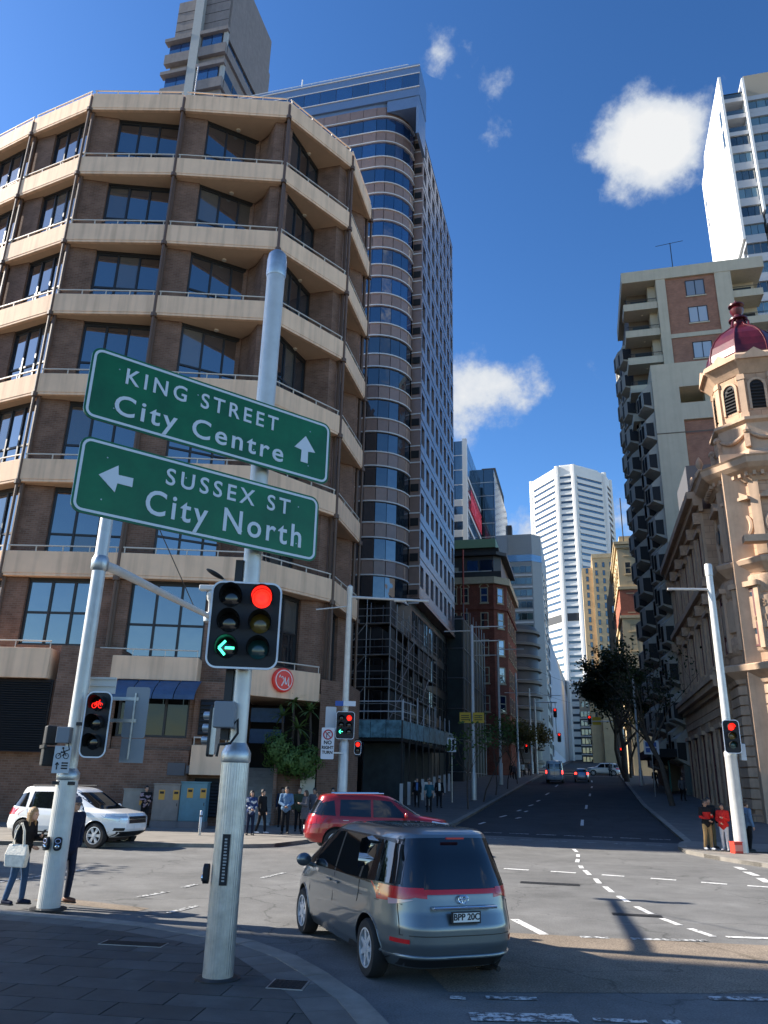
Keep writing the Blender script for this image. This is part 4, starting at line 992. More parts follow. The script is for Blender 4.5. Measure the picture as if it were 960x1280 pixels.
# ---------------------------------------------------------------- concrete tower above the hotel roof
ct = st_thing('concrete_tower', 'grey concrete tower with blue glass corner windows peeking over the hotel roof', 'building', 75, -45.1, 0)
M_CONC = mat('board_marked_concrete', (.19,.175,.175), .85, var=.12, vscale=1.2, stain=.15)
MB().box(-8.9,-5.3,.3,14,0,114.5).build('wall', M_CONC, ct); MB().box(-4.1,0,.0,14.5,0,121).build('wall', M_CONC, ct)
MB().box(-5.4,-4.0,-.7,2,0,124).build('fin', mat('pale_concrete',(.33,.35,.35),.7,var=.06), ct)
for z in (84.5,91,97.4,103.9):
    MB().box(-9.5,-5.41,-.55,.29,z-2.7,z-.9).build('spandrel', M_CONC, ct); MB().box(-9.7,-5.42,-.75,.28,z+1.5,z+2.1).build('ledge', M_CONC, ct)
    MB().box(-3.99,.35,-.6,-.01,z-2.7,z-.9).build('spandrel', M_CONC, ct); MB().box(-3.99,.5,-.75,-.01,z+1.5,z+2.2).build('ledge', M_CONC, ct)
    MB().box(.01,.4,.1,14.4,z-2.7,z-.9).build('spandrel', M_CONC, ct); MB().box(-.3,.3,-.3,.2,z-.9,z+1.5).build('mullion', MATS['pale_concrete'], ct)
    for i in range(2):
        MB().box(-9.2+i*1.9,-7.4+i*1.9,.0,.28,z-.88,z+1.48).build('pane', M_BLUEG, ct); MB().box(-3.7+i*1.6,-2.2+i*1.6,-.25,-.02,z-.88,z+1.48).build('pane', M_BLUEG, ct)
    for i in range(5): MB().box(.02,.1,.6+i*2.7,3.0+i*2.7,z-.88,z+1.48).build('pane', M_BLUEG2, ct)
for k in range(9): MB().box(-3.99,-.01,-.03,-.001,106.5+k*1.9,106.56+k*1.9).build('board_line', M_DMETAL, ct); MB().box(-8.9,-5.5,.26,.3,106.5+k*1.9,106.56+k*1.9).build('board_line', M_DMETAL, ct) if k < 4 else None
MB().box(-.02,.3,.2,14.4,104.5,113.4).build('side_wall', M_CONC, ct)

# ---------------------------------------------------------------- apartment tower with angular bays
ap = st_thing('apartment_tower', 'cream and brown brick apartment tower with jutting angular bays over the street, right side', 'building', 73, 8.6, gz(73))
ga = -gz(73)
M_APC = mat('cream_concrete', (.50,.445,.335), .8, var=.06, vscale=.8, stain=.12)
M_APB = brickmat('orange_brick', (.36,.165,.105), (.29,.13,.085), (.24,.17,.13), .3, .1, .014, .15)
M_APIN = mat('balcony_shade', (.13,.105,.08), .85)  # shade inside the balcony recess, put into the wall colour
M_BGLASS = glass('flat_glass', (.03,.05,.065), .04, 0, 2.1, .7)
# podium block
pm = MB(); H1 = 42.6+ga
for (x0,x1,z0,z1) in ((0,16,39.9+ga,H1),(0,2.5,0,39.899+ga),(2.5,16,36.3+ga,38.1+ga),(2.5,2.6,0,36.3+ga),(12,16,0,36.3+ga)): pm.box(x0,x1,0,.9,z0,z1)
pm.box(0,16,.9,5.0,0,36.3+ga); pm.box(0,2.5,.9,5.0,36.3+ga,39.9+ga); pm.box(0,16,.9,5,39.9+ga,H1); pm.box(0,16,3.5,5,36.3+ga,39.9+ga)
pm.build('podium_wall', M_APC, ap)
MB().box(2.6,12,.25,.89,0,36.25+ga).build('brick_infill', M_APB, ap)
MB().box(5.0,6.2,1.2,2.2,38.1+ga,39.88+ga).build('roof_pillar', M_APC, ap); MB().box(7.8,8.6,1.2,2.2,38.1+ga,39.88+ga).build('roof_pillar', M_APC, ap)
MB().box(-.02,16.02,-.03,-.001,34.9+ga,35.0+ga).build('joint', M_APIN, ap)
# upper tower: near face at y=5, left edge x=-1.7
X0 = -1.6; Y0 = 5.0; TZ = 57.3+ga
t_ = MB(); t_.box(2.0,3.0,Y0-.3,Y0+1,0,TZ-1.4).box(8.15,9.8,Y0-.3,Y0+1,0,TZ-1.4).box(X0,13.2,Y0-.35,Y0+12,TZ-1.399,TZ).box(X0+2.8,9.8,Y0+1,Y0+12,0,TZ-1.4)
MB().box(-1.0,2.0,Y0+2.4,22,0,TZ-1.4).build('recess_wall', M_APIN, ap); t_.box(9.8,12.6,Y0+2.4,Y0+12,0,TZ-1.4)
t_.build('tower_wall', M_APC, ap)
MB().box(3.0,8.15,Y0-.1,Y0+.99,38+ga,48.3+ga).build('brick_infill', M_APB, ap); MB().box(3.0,8.15,Y0-.1,Y0+.99,48.8+ga,TZ-1.4).build('brick_infill', M_APB, ap)
MB().box(3.0,8.15,Y0-.2,Y0+.9,48.301+ga,48.799+ga).build('string_course', M_APC, ap)
wap = win_mesh('window', 1.95, 2.0, .05, M_FRAME, glass('curtained_glass',(.28,.31,.34),.05,0,2.0,.6), (2,1), .07, .1, M_APC)
for z in (53.4,50.0,45.6,42.0): mk('window', wap, ap, (6.05,Y0-.12,z+ga))
def balc(x0, x1, z, side):
    b_ = MB(); b_.box(x0,x1,Y0+.0,Y0+2.39,z-.25,z).box(x0,x1,Y0-.1,Y0+.05,z-.3,z+.55)
    if side < 0: b_.box(x0-.12,x0,Y0-.1,Y0+2.39,z-.3,z+.55)
    else: b_.box(x1,x1+.12,Y0-.1,Y0+2.39,z-.3,z+.55)
    b = b_.build('balcony', M_APC, ap)
    r = MB(); r.box(x0+.02,x1-.02,Y0-.04,Y0,z+1.0,z+1.05); n = int((x1-x0)/.14)
    for i in range(n+1): u = x0+.03+(x1-x0-.06)*i/n; r.box(u-.01,u+.01,Y0-.03,Y0-.01,z+.55,z+1.0)
    r.build('railing', M_DMETAL, b)
for k in range(5):
    z = 52.7-k*3.4+ga
    balc(X0+.1,1.98,z,-1); balc(9.82,12.7+.3*(k%2),z+.2,1)
    MB().lathe([(.09,-.05),(.12,0)],8).build('downlight', M_LAMPOFF, ap, loc=(.4,Y0+1.2,z-.25))
    MB().box(-.6,1.6,Y0+2.33,Y0+2.39,z+.1,z+2.4).build('balcony_door', M_BGLASS, ap); MB().box(10.1,12.3,Y0+2.33,Y0+2.39,z+.3,z+2.6).build('balcony_door', M_BGLASS, ap)
MB().tube((4.2,Y0+1,TZ),(4.2,Y0+1,TZ+4.2),.05).tube((2.6,Y0+1,TZ+4.0),(5.6,Y0+1,TZ+4.3),.03).build('tv_aerial', M_DMETAL, ap)
# street wall with rows of angular bays
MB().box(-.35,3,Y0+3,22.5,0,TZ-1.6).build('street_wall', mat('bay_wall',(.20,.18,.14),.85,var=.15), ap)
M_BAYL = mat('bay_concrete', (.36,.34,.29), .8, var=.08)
# bay: sloped top and bottom, dark window in the face looking down the street
def bay_mesh(dd, w, h):
    m = MB(); P0 = [(0,0,0),(0,w,0),(0,w,h),(0,0,h)]
    a = [(-dd*.72,.12,h*.16),(-dd,w*.62,h*.16),(-dd,w*.62,h*.72),(-dd*.72,.12,h*.72)]
    m.add(P0+a,[(4,5,6,7),(0,4,7,3),(1,2,6,5),(3,7,6,2),(0,1,5,4)])
    q = lambda f,g: tuple(P0[0][i]*(1-f)+a[0][i]*f if g == 0 else 0 for i in range(3))
    m.add([(-dd*.14,-.012+.024,h*.13),(-dd*.70,.10,h*.20),(-dd*.70,.10,h*.62),(-dd*.14,.008,h*.62)],[(0,1,2,3),(3,2,1,0)],mi=1)
    m.add([(-dd*.80,w*.26,h*.2),(-dd*.97,w*.55,h*.2),(-dd*.97,w*.55,h*.66),(-dd*.80,w*.26,h*.66)],[(3,2,1,0),(0,1,2,3)],mi=1)
    # push the dark faces just outside the wall
    m.v = [(x-(.02 if 8 <= i else 0), y-(.03 if 8 <= i < 12 else 0), z) for i,(x,y,z) in enumerate(m.v)]
    return m.mesh('angular_bay', [M_BAYL, M_DARK])
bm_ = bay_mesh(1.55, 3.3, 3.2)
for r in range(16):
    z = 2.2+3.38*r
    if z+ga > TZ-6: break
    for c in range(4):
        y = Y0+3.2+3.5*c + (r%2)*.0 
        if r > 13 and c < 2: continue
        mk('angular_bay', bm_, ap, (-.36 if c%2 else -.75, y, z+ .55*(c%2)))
bm2 = bay_mesh(1.25, 2.2, 3.1)
MB().box(-.02,.3,.02,Y0+3,0,36+ga).build('street_wall', M_BAYL, ap)
for r in range(11):
    z = 1.5+3.38*r
    for c in range(3): mk('angular_bay', bm2, ap, (-.02, .25+2.35*c, z+.7*(c%2)+1))
cp = MB().box(-3.4,0,.5,11,3.2,3.9).build('awning', M_DARK, ap)
MB().box(-1.6,-1.52,2.0,3.1,.4,3.0).build('teal_banner', mat('teal_cloth',(.02,.16,.13),.7), ap)
MB().box(-.5,-.02,.6,3.4,.1,3.1).build('entrance_glass', mat('dim_shopfront',(.04,.075,.09),.2,ior=1.8), ap)

# ---------------------------------------------------------------- white high rise, top right
wh = thing('white_highrise', 'white high rise with blank sunlit fin wall and blue window strips, top right', 'building', ST(125,32.5), -SA)
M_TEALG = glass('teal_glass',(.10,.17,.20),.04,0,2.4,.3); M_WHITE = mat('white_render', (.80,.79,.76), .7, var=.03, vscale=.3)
# fin wall (thin leaning-edged slab on the left side)
fin = MB(); side = [(0,0,95.0),(0,0,132.5),(0,9,117),(0,16.5,112.5),(0,18,108),(0,18,70),(0,1.5,70)]
side = [(0,0,132.8),(0,20,132.3),(0,21,130.4),(0,25.4,129.4),(0,25.2,94.5),(0,0,94.8)]
fin.slab(side, .45).build('fin_wall', M_WHITE, wh)
for (y0,z0,z1) in ((1.6,122.5,126.5),(1.6,117.5,121.5)): MB().box(-.03,.0,y0,y0+1.5,z0,z1).build('slot_window', M_BGLASS, wh) if False else MB().box(-.06,.02,y0,y0+1.4,z0,z1).build('slot_window', M_BGLASS, wh)
for (y0,z0) in ((23.2,121),(23.2,116.5)): MB().box(-.06,.02,y0,y0+.9,z0,z0+2.4).build('slot_window', M_BGLASS, wh)
MB().box(.5,24,3,25,30,126.5).build('core', mat('white_shade_wall',(.40,.42,.45),.7), wh)  # greyer copy of the white; the front's shade is in its colour
MB().box(3.9,4.3,-.6,3.0,100,131).build('party_fin', M_WHITE, wh)
for k in range(14):
    z = 127.2-4.05*k
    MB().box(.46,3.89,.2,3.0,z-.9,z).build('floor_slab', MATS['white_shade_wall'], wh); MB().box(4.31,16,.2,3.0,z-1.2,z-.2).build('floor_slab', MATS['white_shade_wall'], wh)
    if k < 3:
        MB().box(.5,3.85,.3,.34,z,z+1.1).build('glass_balustrade', MATS['flat_glass'], wh)
        if k == 0: MB().box(.5,3.85,.2,.3,z+1.1,z+1.2).build('top_rail', M_DMETAL, wh)
    if k >= 2:
        for i in range(3): MB().box(.55+i*1.12,1.6+i*1.12,.5,.6,z-3.1,z-.95).build('pane', M_TEALG if k%2 else M_BGLASS, wh)
    for i in range(5): MB().box(4.5+i*1.6,6.0+i*1.6,.5,.6,z-3.1,z-1.25).build('pane', M_TEALG, wh)
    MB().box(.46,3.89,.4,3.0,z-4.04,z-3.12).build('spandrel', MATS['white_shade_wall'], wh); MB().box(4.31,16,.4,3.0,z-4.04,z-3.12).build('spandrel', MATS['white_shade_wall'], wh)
MB().box(5,16,2,17,126.5,134).build('brown_plant_room', mat('tan_render',(.36,.31,.24),.8), wh)

# ---------------------------------------------------------------- sandstone corner building with domed turret
pb = st_thing('sandstone_pub', 'ornate sandstone corner building with octagonal turret and dark red ribbed dome', 'building', 50.5, 12.0, .12)
M_SAND = brickmat('sandstone_blocks', (.50,.33,.22), (.43,.275,.18), (.25,.16,.11), 1.05, .44, .014, .16, .35, .85)
M_SANDP = mat('sandstone_plain', (.50,.345,.235), .85, var=.14, vscale=1.1, bump=.25, bscale=9, stain=.2)
M_SANDD = mat('carved_sandstone', (.46,.31,.21), .85, var=.25, vscale=5, bump=1.0, bscale=7)
M_DOME = mat('maroon_metal', (.085,.008,.014), .38, .1, var=.35, vscale=1.5, coat=.12, bump=.15, bscale=6, stain=.3)
O8 = radians(22.5)
def ring(prof, name, m, n=8, sm=0, a0=O8): return MB().lathe(prof, n, a0=a0).build(name, m, pb, smooth=sm)
ring([(3.45,0),(3.5,.8),(3.35,.85),(3.35,7.9)],'turret_wall', M_SAND)
for k in range(12): ring([(3.35,0),(3.47,.03),(3.47,.5),(3.35,.53)],'rusticated_course', M_SANDP).location.z = 1.1+k*.56
ring([(3.5,7.9),(3.6,8.15),(3.8,8.3),(4.15,8.55),(4.2,8.85),(4.0,8.95),(3.3,9.05)],'cornice', M_SANDP)
ring([(3.2,9.0),(3.2,14.2)],'turret_drum', M_SAND, 32, 40, 0)
for z0,z1 in ((13.0,14.1),(9.6,10.7)): ring([(3.22,z0),(3.30,z0+.1),(3.30,z1-.1),(3.22,z1)],'carved_frieze', M_SANDD, 32, 40, 0)
ring([(3.22,10.9),(3.34,10.95),(3.34,12.8),(3.22,12.85)],'sign_band', M_SANDP, 32, 40, 0)
ring([(3.3,14.2),(3.5,14.4),(3.85,14.7),(3.95,14.95),(3.7,15.1),(3.2,15.2)],'cornice', M_SANDP)
ring([(3.1,15.2),(3.1,20.0)],'turret_stage', M_SAND)
ring([(3.2,19.9),(3.35,20.1),(3.45,20.3),(3.9,20.55),(4.15,20.8),(4.2,21.15),(4.3,21.25),(3.4,21.5)],'main_cornice', M_SANDP)
for k in range(8):
    for j in range(6):
        a = O8+pi/4*k; b = a+pi/4; f = (j+.5)/6; x = 3.55*(cos(a)*(1-f)+cos(b)*f); y = 3.55*(sin(a)*(1-f)+sin(b)*f)
        MB().box(-.09,.09,-.2,.1,20.15,20.45).build('dentil', M_SANDP, pb, loc=(x,y,0), rz=(a+b)/2-pi/2)
ring([(2.95,21.4),(2.9,21.9),(2.65,22.2),(2.6,24.0)],'turret_plinth', M_SANDP)
ring([(2.6,24.0),(2.85,24.15),(2.85,24.35),(2.5,24.5)],'cornice', M_SANDP)
ring([(2.3,24.4),(2.3,27.9)],'belfry_wall', M_SAND)
ring([(2.35,27.6),(2.5,27.8),(2.75,28.1),(3.05,28.4),(3.05,28.7),(2.5,29.1)],'cornice', M_SANDP)
def facet(k, r, z):     # frame on octagon face k : origin at face centre, x along face, y outwards
    a = k*pi/4; ap_ = r*cos(pi/8)
    return Matrix.Translation((ap_*cos(a), ap_*sin(a), z)) @ Matrix.Rotation(a-pi/2,4,'Z')
def on_facet(name, mb, m, k, r, z, parent=None, smooth=0):
    o = mb.build(name, m, pb, smooth=smooth); o.matrix_local = facet(k, r, z); return o
LOUV = MB()
for j in range(9): LOUV.slab([(-.4,.02,.08+j*.21),(.4,.02,.08+j*.21),(.4,-.05+.0,.2+j*.21),(-.4,-.05,.2+j*.21)],.02)
def archpoly(w, h, n=10): return [(-w/2,0),(w/2,0)]+[(w/2*cos(pi*i/n), h-w/2+w/2*sin(pi*i/n)) for i in range(n+1)]
def flat(poly, y0, y1):
    m = MB(); n = len(poly); m.add([(x,y1,z) for x,z in poly]+[(x,y0,z) for x,z in poly],[tuple(range(n)),tuple(range(2*n-1,n-1,-1))]+[(i,(i+1)%n,n+(i+1)%n,n+i) for i in range(n)]); return m
for k in range(8):
    on_facet('louvre_opening', flat(archpoly(.82,2.0),-.05,.012), M_DARK, k, 2.3, 25.1)
    on_facet('arch_surround', flat([(-.55,-.05),(-.41,-.05),(-.41,1.6)]+[(.41*cos(pi-pi*i/8),1.6+.41*sin(pi-pi*i/8)) for i in range(9)]+[(.41,-.05),(.55,-.05)]+[(.57*cos(pi*i/8),1.6+.57*sin(pi*i/8)) for i in range(9)],-.02,.10), M_SANDP, k, 2.3, 25.1)
    for j in range(8): 
        w_ = .78 if j < 6 else .78-.2*(j-5); on_facet('louvre_blade', MB().slab([(-w_/2,.09,.1+j*.225),(w_/2,.09,.1+j*.225),(w_/2,.0,.24+j*.225),(-w_/2,.0,.24+j*.225)],.02), M_DMETAL, k, 2.3, 25.1)
    a = O8+pi/4*k
    c_ = MB().box(-.2,.2,-.16,.1,24.5,27.6).box(-.25,.25,-.2,.14,27.2,27.5).box(-.25,.25,-.2,.14,24.5,24.8).build('corner_pilaster', M_SANDP, pb, loc=(2.24*cos(a),2.24*sin(a),0), rz=a-pi/2)
    MB().box(-.28,.28,-.2,.12,15.3,19.9).build('corner_pilaster', M_SANDP, pb, loc=(3.02*cos(a),3.02*sin(a),0), rz=a-pi/2)
    on_facet('pediment', flat([(-1.05,0),(1.05,0),(0,.75)],-.1,.35), M_SANDP, k, 2.75, 28.35)
    # swags on the plinth
    sw = [(-.95+1.9*i/12, .09+.05*sin(pi*i/12), .62-.42*sin(pi*i/12)) for i in range(13)]
    on_facet('carved_swag', MB().path(sw,[.07+.08*sin(pi*i/12) for i in range(13)],7), M_SANDD, k, 2.6, 22.7, smooth=60)
    on_facet('console', MB().box(-.16,.16,-.1,.35,-.1,.9).lathe([(.2,0),(.26,.15),(.15,.35)],8,(0,.25,.85)), M_SANDD, k+.5, 2.75, 22.4)
    # round window and its hood on the middle stage
    oc = MB().lathe([(.86,-.05),(.86,.10),(.74,.16),(.60,.08),(.56,.02)],28); oc.xf(Matrix.Rotation(-pi/2,4,'X')); on_facet('oculus_surround', oc, M_SANDP, k, 3.1, 17.2, smooth=40)
    og = MB().lathe([(.45,0),(.45,.2)],24); og.xf(Matrix.Rotation(-pi/2,4,'X')); on_facet('oculus_glass', og, M_BGLASS, k, 3.1, 17.2)
    on_facet('hood', MB().box(-.95,.95,-.05,.4,1.55,1.75).join(flat([(-.9,1.75),(.9,1.75),(0,2.35)],-.05,.32)), M_SANDP, k, 3.1, 17.2)
# carved inscription panel
def curved_text(txt, size, z, a0, r, da):
    for i, ch in enumerate(txt):
        if ch == ' ': continue
        me = text_mesh(ch, size, .02, .006, mat=mat('shadowed_letter',(.30,.20,.13),.85), name='letter'); a = a0 + da*i
        o = mk('letter', me, pb); o.matrix_local = Matrix.Translation((r*cos(a), r*sin(a), z)) @ Matrix.Rotation(a+pi/2,4,'Z') @ Matrix.Rotation(pi/2,4,'X')
curved_text('BAR', .62, 12.35, radians(-118), 3.35, radians(9)); curved_text('OUTH', .66, 11.45, radians(-124), 3.35, radians(9.5))
# dome
dp = [(2.42,28.9),(2.5,29.2),(2.46,29.7),(2.30,30.3),(2.0,30.9),(1.55,31.45),(1.0,31.9),(.62,32.2),(.45,32.5),(.40,32.8)]
ring(dp,'dome', M_DOME)
ring([(2.6,28.8),(2.62,28.95),(2.5,29.02)],'dome_rim', M_DOME)
for k in range(8):
    a = O8+pi/4*k; MB().path([((r+.01)*cos(a),(r+.01)*sin(a),z) for r,z in dp],.06,6).build('dome_rib', M_DOME, pb, smooth=60)
ring([(.40,32.75),(.62,32.85),(.62,32.95),(.34,33.05),(.28,33.25),(.42,33.5),(.46,33.7),(.30,33.9),(.52,34.0),(.52,34.08),(.1,34.2),(.04,34.5)],'finial', M_DOME, 16, 40, 0)
for k in range(4):
    a = pi/4+k*pi/2; MB().path([(.75*cos(a),.75*sin(a),32.1),(.72*cos(a),.72*sin(a),32.5),(.5*cos(a),.5*sin(a),32.8)],.07,6).build('dome_bracket', M_DOME, pb, smooth=50)
# two long walls
def pub_wall(o, d, Ln, nb):
    w = MB(); w.fbox(o,d,0,Ln,-.6,0,0,20).build('wall', M_SAND, pb)
    for z0,z1,n1 in ((7.9,8.2,.25),(8.2,8.6,.6),(8.6,8.9,.75),(14.2,14.6,.3),(14.6,15.0,.6),(19.8,20.2,.25),(20.2,20.7,.6),(20.7,21.2,.95),(21.2,22.2,.1),(22.2,22.5,.25)):
        MB().fbox(o,d,-.2,Ln+.3,.001,n1,z0,z1-.003).build('cornice', M_SANDP, pb)
    bw = Ln/nb
    for i in range(nb):
        u = bw*(i+.5)
        for (z0,h,wd_) in ((1.2,4.6,1.5),(9.7,3.4,1.05),(15.7,3.0,1.0)):
            ang = atan2(d[1],d[0]); x,y = PT(o,d,u,.0)
            me = bpy.data.meshes.get('pub_window_%d' % int(h*10)) or win_mesh('pub_window_%d' % int(h*10), wd_, h, .03, mat('maroon_frame',(.10,.01,.012),.5), M_BGLASS, (1,2), .11)
            mk('window', me, pb, (x,y,z0), rot=(0,0,ang))
            s_ = MB(); s_.fbox(o,d,u-wd_/2-.3,u-wd_/2-.02,.001,.16,z0-.1,z0+h).fbox(o,d,u+wd_/2+.02,u+wd_/2+.3,.001,.16,z0-.1,z0+h).fbox(o,d,u-wd_/2-.4,u+wd_/2+.4,.001,.36,z0+h+.001,z0+h+.28).fbox(o,d,u-wd_/2-.35,u+wd_/2+.35,.001,.28,z0-.32,z0-.101)
            s_.build('window_surround', M_SANDP, pb)
            if z0 == 9.7: MB().fbox(o,d,u-.75,u+.75,.001,.34,8.92,9.36).build('balustrade', M_SANDD, pb)
    for i in range(nb+1):
        u = min(max(bw*i,.3),Ln-.3); MB().fbox(o,d,u-.28,u+.28,.001,.2,9.0,14.19).build('pilaster', M_SANDP, pb); MB().fbox(o,d,u-.26,u+.26,.001,.18,15.02,19.79).build('pilaster', M_SANDP, pb)
        MB().fbox(o,d,u-.2,u+.2,.1,.62,13.5,14.18).build('bracket', M_SANDD, pb); MB().fbox(o,d,u-.2,u+.2,.1,.62,19.0,19.79).build('bracket', M_SANDD, pb)
        MB().lathe([(.28,22.5),(.3,22.8),(.12,23.0),(.26,23.3),(.2,23.6),(.04,23.9)],10).build('parapet_urn', M_SANDP, pb, loc=(*PT(o,d,u,-.2),0), smooth=50)
    for k in range(13): MB().fbox(o,d,.0,Ln,.001,.09,1.0+k*.53,1.44+k*.53).build('rusticated_course', M_SANDP, pb) if k < 0 else None
    n = int(Ln/1.35)
    for k in range(12):
        for i in range(n):
            u0 = Ln*i/n+(.0 if k%2 else .35); u1 = u0+Ln/n-.06
            near_win = any(abs((u0+u1)/2-bw*(j+.5)) < .75+.3+(u1-u0)/2 for j in range(nb))
            if near_win and 1.0+k*.56 < 6.2: continue
            MB().fbox(o,d,u0,min(u1,Ln),.001,.08,1.0+k*.56,1.5+k*.56).build('sandstone_block', M_SANDP, pb)
pub_wall((-3.4,22.5), (0,-1), 20.2, 5)     # street side, faces -x
pub_wall((2.6,-3.2), (1,0), 24, 6)         # front side, faces the intersection
MB().box(-2.8,24,-2.5,22,.2,21.9).build('inner_wall', M_SANDP, pb)
MB().prism([(-3.3,8),(3,8),(3,14),(-3.3,14)],22,25.5).build('mansard', mat('slate',(.10,.10,.11),.6), pb)
for k in (4,5): # facets towards the intersection get tall windows with maroon frames
    me = bpy.data.meshes['pub_window_34']; o = mk('window', me, pb); o.matrix_local = facet(k, 3.5, 9.9) @ Matrix.Rotation(pi,4,'Z')
    on_facet('window_surround', MB().box(-.85,-.56,-.1,.2,-.1,3.5).box(.56,.85,-.1,.2,-.1,3.5).box(-.95,.95,-.1,.36,3.5,3.8), M_SANDP, k, 3.42, 9.9)
MB().box(-2.3,-1.0,-3.9,-3.2,15.8,16.2).build('ledge', M_SANDP, pb)

# ---------------------------------------------------------------- building outside the frame whose shadow lies over the near pavement
cb = thing('corner_building', 'brick corner building just outside the frame on the left whose shadow covers the near pavement', 'building', (0,0,0))
MB().box(-82,-46,13,23.15,0,40).build('wall', M_BRICKB, cb)
wcb = win_mesh('window',2.2,1.8,.05,M_DMETAL,M_BLUEG2,(2,1),.08)
for k in range(10):
    for i in range(2): mk('window', wcb, cb, (-45.98,15.6+i*4.6,3+k*3.7), rot=(0,0,pi/2))
    for i in range(8): mk('window', wcb, cb, (-79+i*4.2,23.17,3+k*3.7), rot=(0,0,pi))

# ---------------------------------------------------------------- trees
M_BARK = mat('bark', (.07,.052,.04), .9, var=.3, vscale=6, bump=.6, bscale=20)
def leafmat(name, col):
    m = mat(name, col, .55, var=.35, vscale=1.2, spec=.3); b = m.node_tree.nodes['Principled BSDF']
    n = m.node_tree.nodes; l = m.node_tree.links; tr = n.new('ShaderNodeBsdfTranslucent'); tr.inputs[0].default_value = (col[0]*1.6,col[1]*1.9,col[2]*.8,1)
    mx = n.new('ShaderNodeMixShader'); mx.inputs[0].default_value = .3; o = n['Material Output']; l.new(b.outputs[0], mx.inputs[1]); l.new(tr.outputs[0], mx.inputs[2]); l.new(mx.outputs[0], o.inputs[0]); return m
M_LEAFD = leafmat('dark_leaves', (.020,.028,.014)); M_LEAFG = leafmat('green_leaves', (.055,.095,.028)); M_LEAFS = leafmat('terrace_leaves', (.10,.17,.05)); M_LEAFP = leafmat('palm_leaves', (.11,.17,.06)); M_LEAFO = leafmat('sparse_autumn_leaves', (.09,.075,.03))
def tree(name, label, loc, H, spread, r0, trunk_h, n_leaf, lsize, lm, seed, group=None, lean=0, bare=.0, levels=4, flat_=1.0):
    rs = random.Random(seed); t = thing(name, label, 'tree', loc, 0, group); tr = MB(); tips = []
    def grow(p, d, L_, r, lv):
        pts = [p]; rs_ = [r]; q = p.copy(); dd = d.copy(); k = 4
        for i in range(k):
            dd = (dd + Vector((rs.uniform(-.22,.22),rs.uniform(-.22,.22),rs.uniform(-.05,.16)))).normalized(); q = q + dd*L_/k; pts.append(q.copy()); rs_.append(r*(1-.5*(i+1)/k))
            if lv >= 2: tips.append((q.copy(), lv))
        tr.path(pts, rs_, 8 if lv == 0 else (6 if lv < 2 else 4))
        if lv >= levels: return
        for i in range(rs.choice((2,3,3)) + (2 if lv == 0 else 0)):
            a = rs.uniform(0,2*pi); el = rs.uniform(.25,.95); nd = Vector((cos(a)*cos(el)*spread, sin(a)*cos(el)*spread, sin(el))).normalized()
            f = rs.uniform(.55,1) if lv else rs.uniform(.7,1); j = min(k, int(f*k)); grow(pts[j], (nd*.75+dd*.45).normalized(), L_*rs.uniform(.58,.8), rs_[j]*.62, lv+1)
    grow(Vector((0,0,0)), Vector((lean,0,1)).normalized(), trunk_h, r0, 0)
    sc = H/max(p.z for p, _ in tips); 
    tr.build('trunk', M_BARK, t, smooth=60)
    lf = MB(); vs = []; fs = []
    for i in range(n_leaf):
        p, lv = rs.choice(tips); c = p + Vector((rs.gauss(0,.35),rs.gauss(0,.35),rs.gauss(0,.3)))*lsize*3.2
        u = Vector((rs.gauss(0,1),rs.gauss(0,1),rs.gauss(0,.6))).normalized(); w = u.orthogonal().normalized(); w.rotate(Matrix.Rotation(rs.uniform(0,6.28),3,u)); s_ = lsize*rs.uniform(.6,1.3)
        b = len(vs); vs += [c-u*s_*.5, c+w*s_*.32, c+u*s_*.6, c-w*s_*.32]; fs.append((b,b+1,b+2,b+3))
    lf.add(vs, fs); lf.build('crown', lm, t, kind='stuff')
    return t
# tree whose dappled shadow lies on the road (stands left of the frame)
tree('street_tree', 'leafy tree left of the frame throwing dappled shade on the road', (-19.5,21.4,.1), 9, 1.1, .22, 3.6, 5200, .34, M_LEAFG, 11)
# big sparse trees on the right pavement up the street
GR = 'trees on the right pavement up the street'
def S3(s,t): x,y,_ = ST(s,t); return (x,y,gz(s)+.1)
tree('street_tree', 'large dark tree with wide sparse crown on the right pavement, nearest the crossing', S3(60,5.6), 11, .9, .22, 5.6, 700, .26, M_LEAFD, 3, GR, lean=-.08)
tree('street_tree', 'dark tree behind the large one, its crown leaning over the road', S3(99,4.5), 19, 1.3, .36, 8.0, 14000, .36, M_LEAFD, 5, GR, lean=-.14)
tree('street_tree', 'dark bushy tree farther up the right pavement', S3(110,4.8), 19, 1.3, .32, 7.4, 13000, .38, M_LEAFD, 8, GR, lean=-.16)
tree('street_tree', 'bare thin tree before the far crossing on the right', S3(112,5.6), 12, .9, .2, 5.2, 900, .35, M_LEAFO, 9, GR)
GL = 'young staked trees on the left pavement'
for i,(s,t,h,sd,lb) in enumerate([(51.0,-7.3,4.6,21,'young green tree leaning beside the yellow sign pole'),(58,-7.2,5.4,22,'young tree second from the crossing by the dark hoarding'),(66,-7.2,5.2,23,'young tree midway along the dark hoarding'),(76,-7.2,5.6,24,'slim tree by the netted building'),(87,-7.2,6.0,25,'slim tree near the red brick building')]):
    tree('young_tree', lb, S3(s,t), h, .8, .055, h*.62, 200 if i < 3 else 120, .24, M_LEAFG, sd, GL, lean=.12 if i == 0 else .0, levels=3)
tree('street_tree', 'round olive tree standing before the far signals on the left', S3(113,-8.2), 9, 1.2, .16, 3.6, 2600, .34, M_LEAFO, 31, 'trees near the far signals')
tree('street_tree', 'olive tree just beyond the far crossing on the left', S3(138,-8.4), 11, 1.2, .2, 4, 2400, .4, M_LEAFO, 33, 'trees near the far signals')
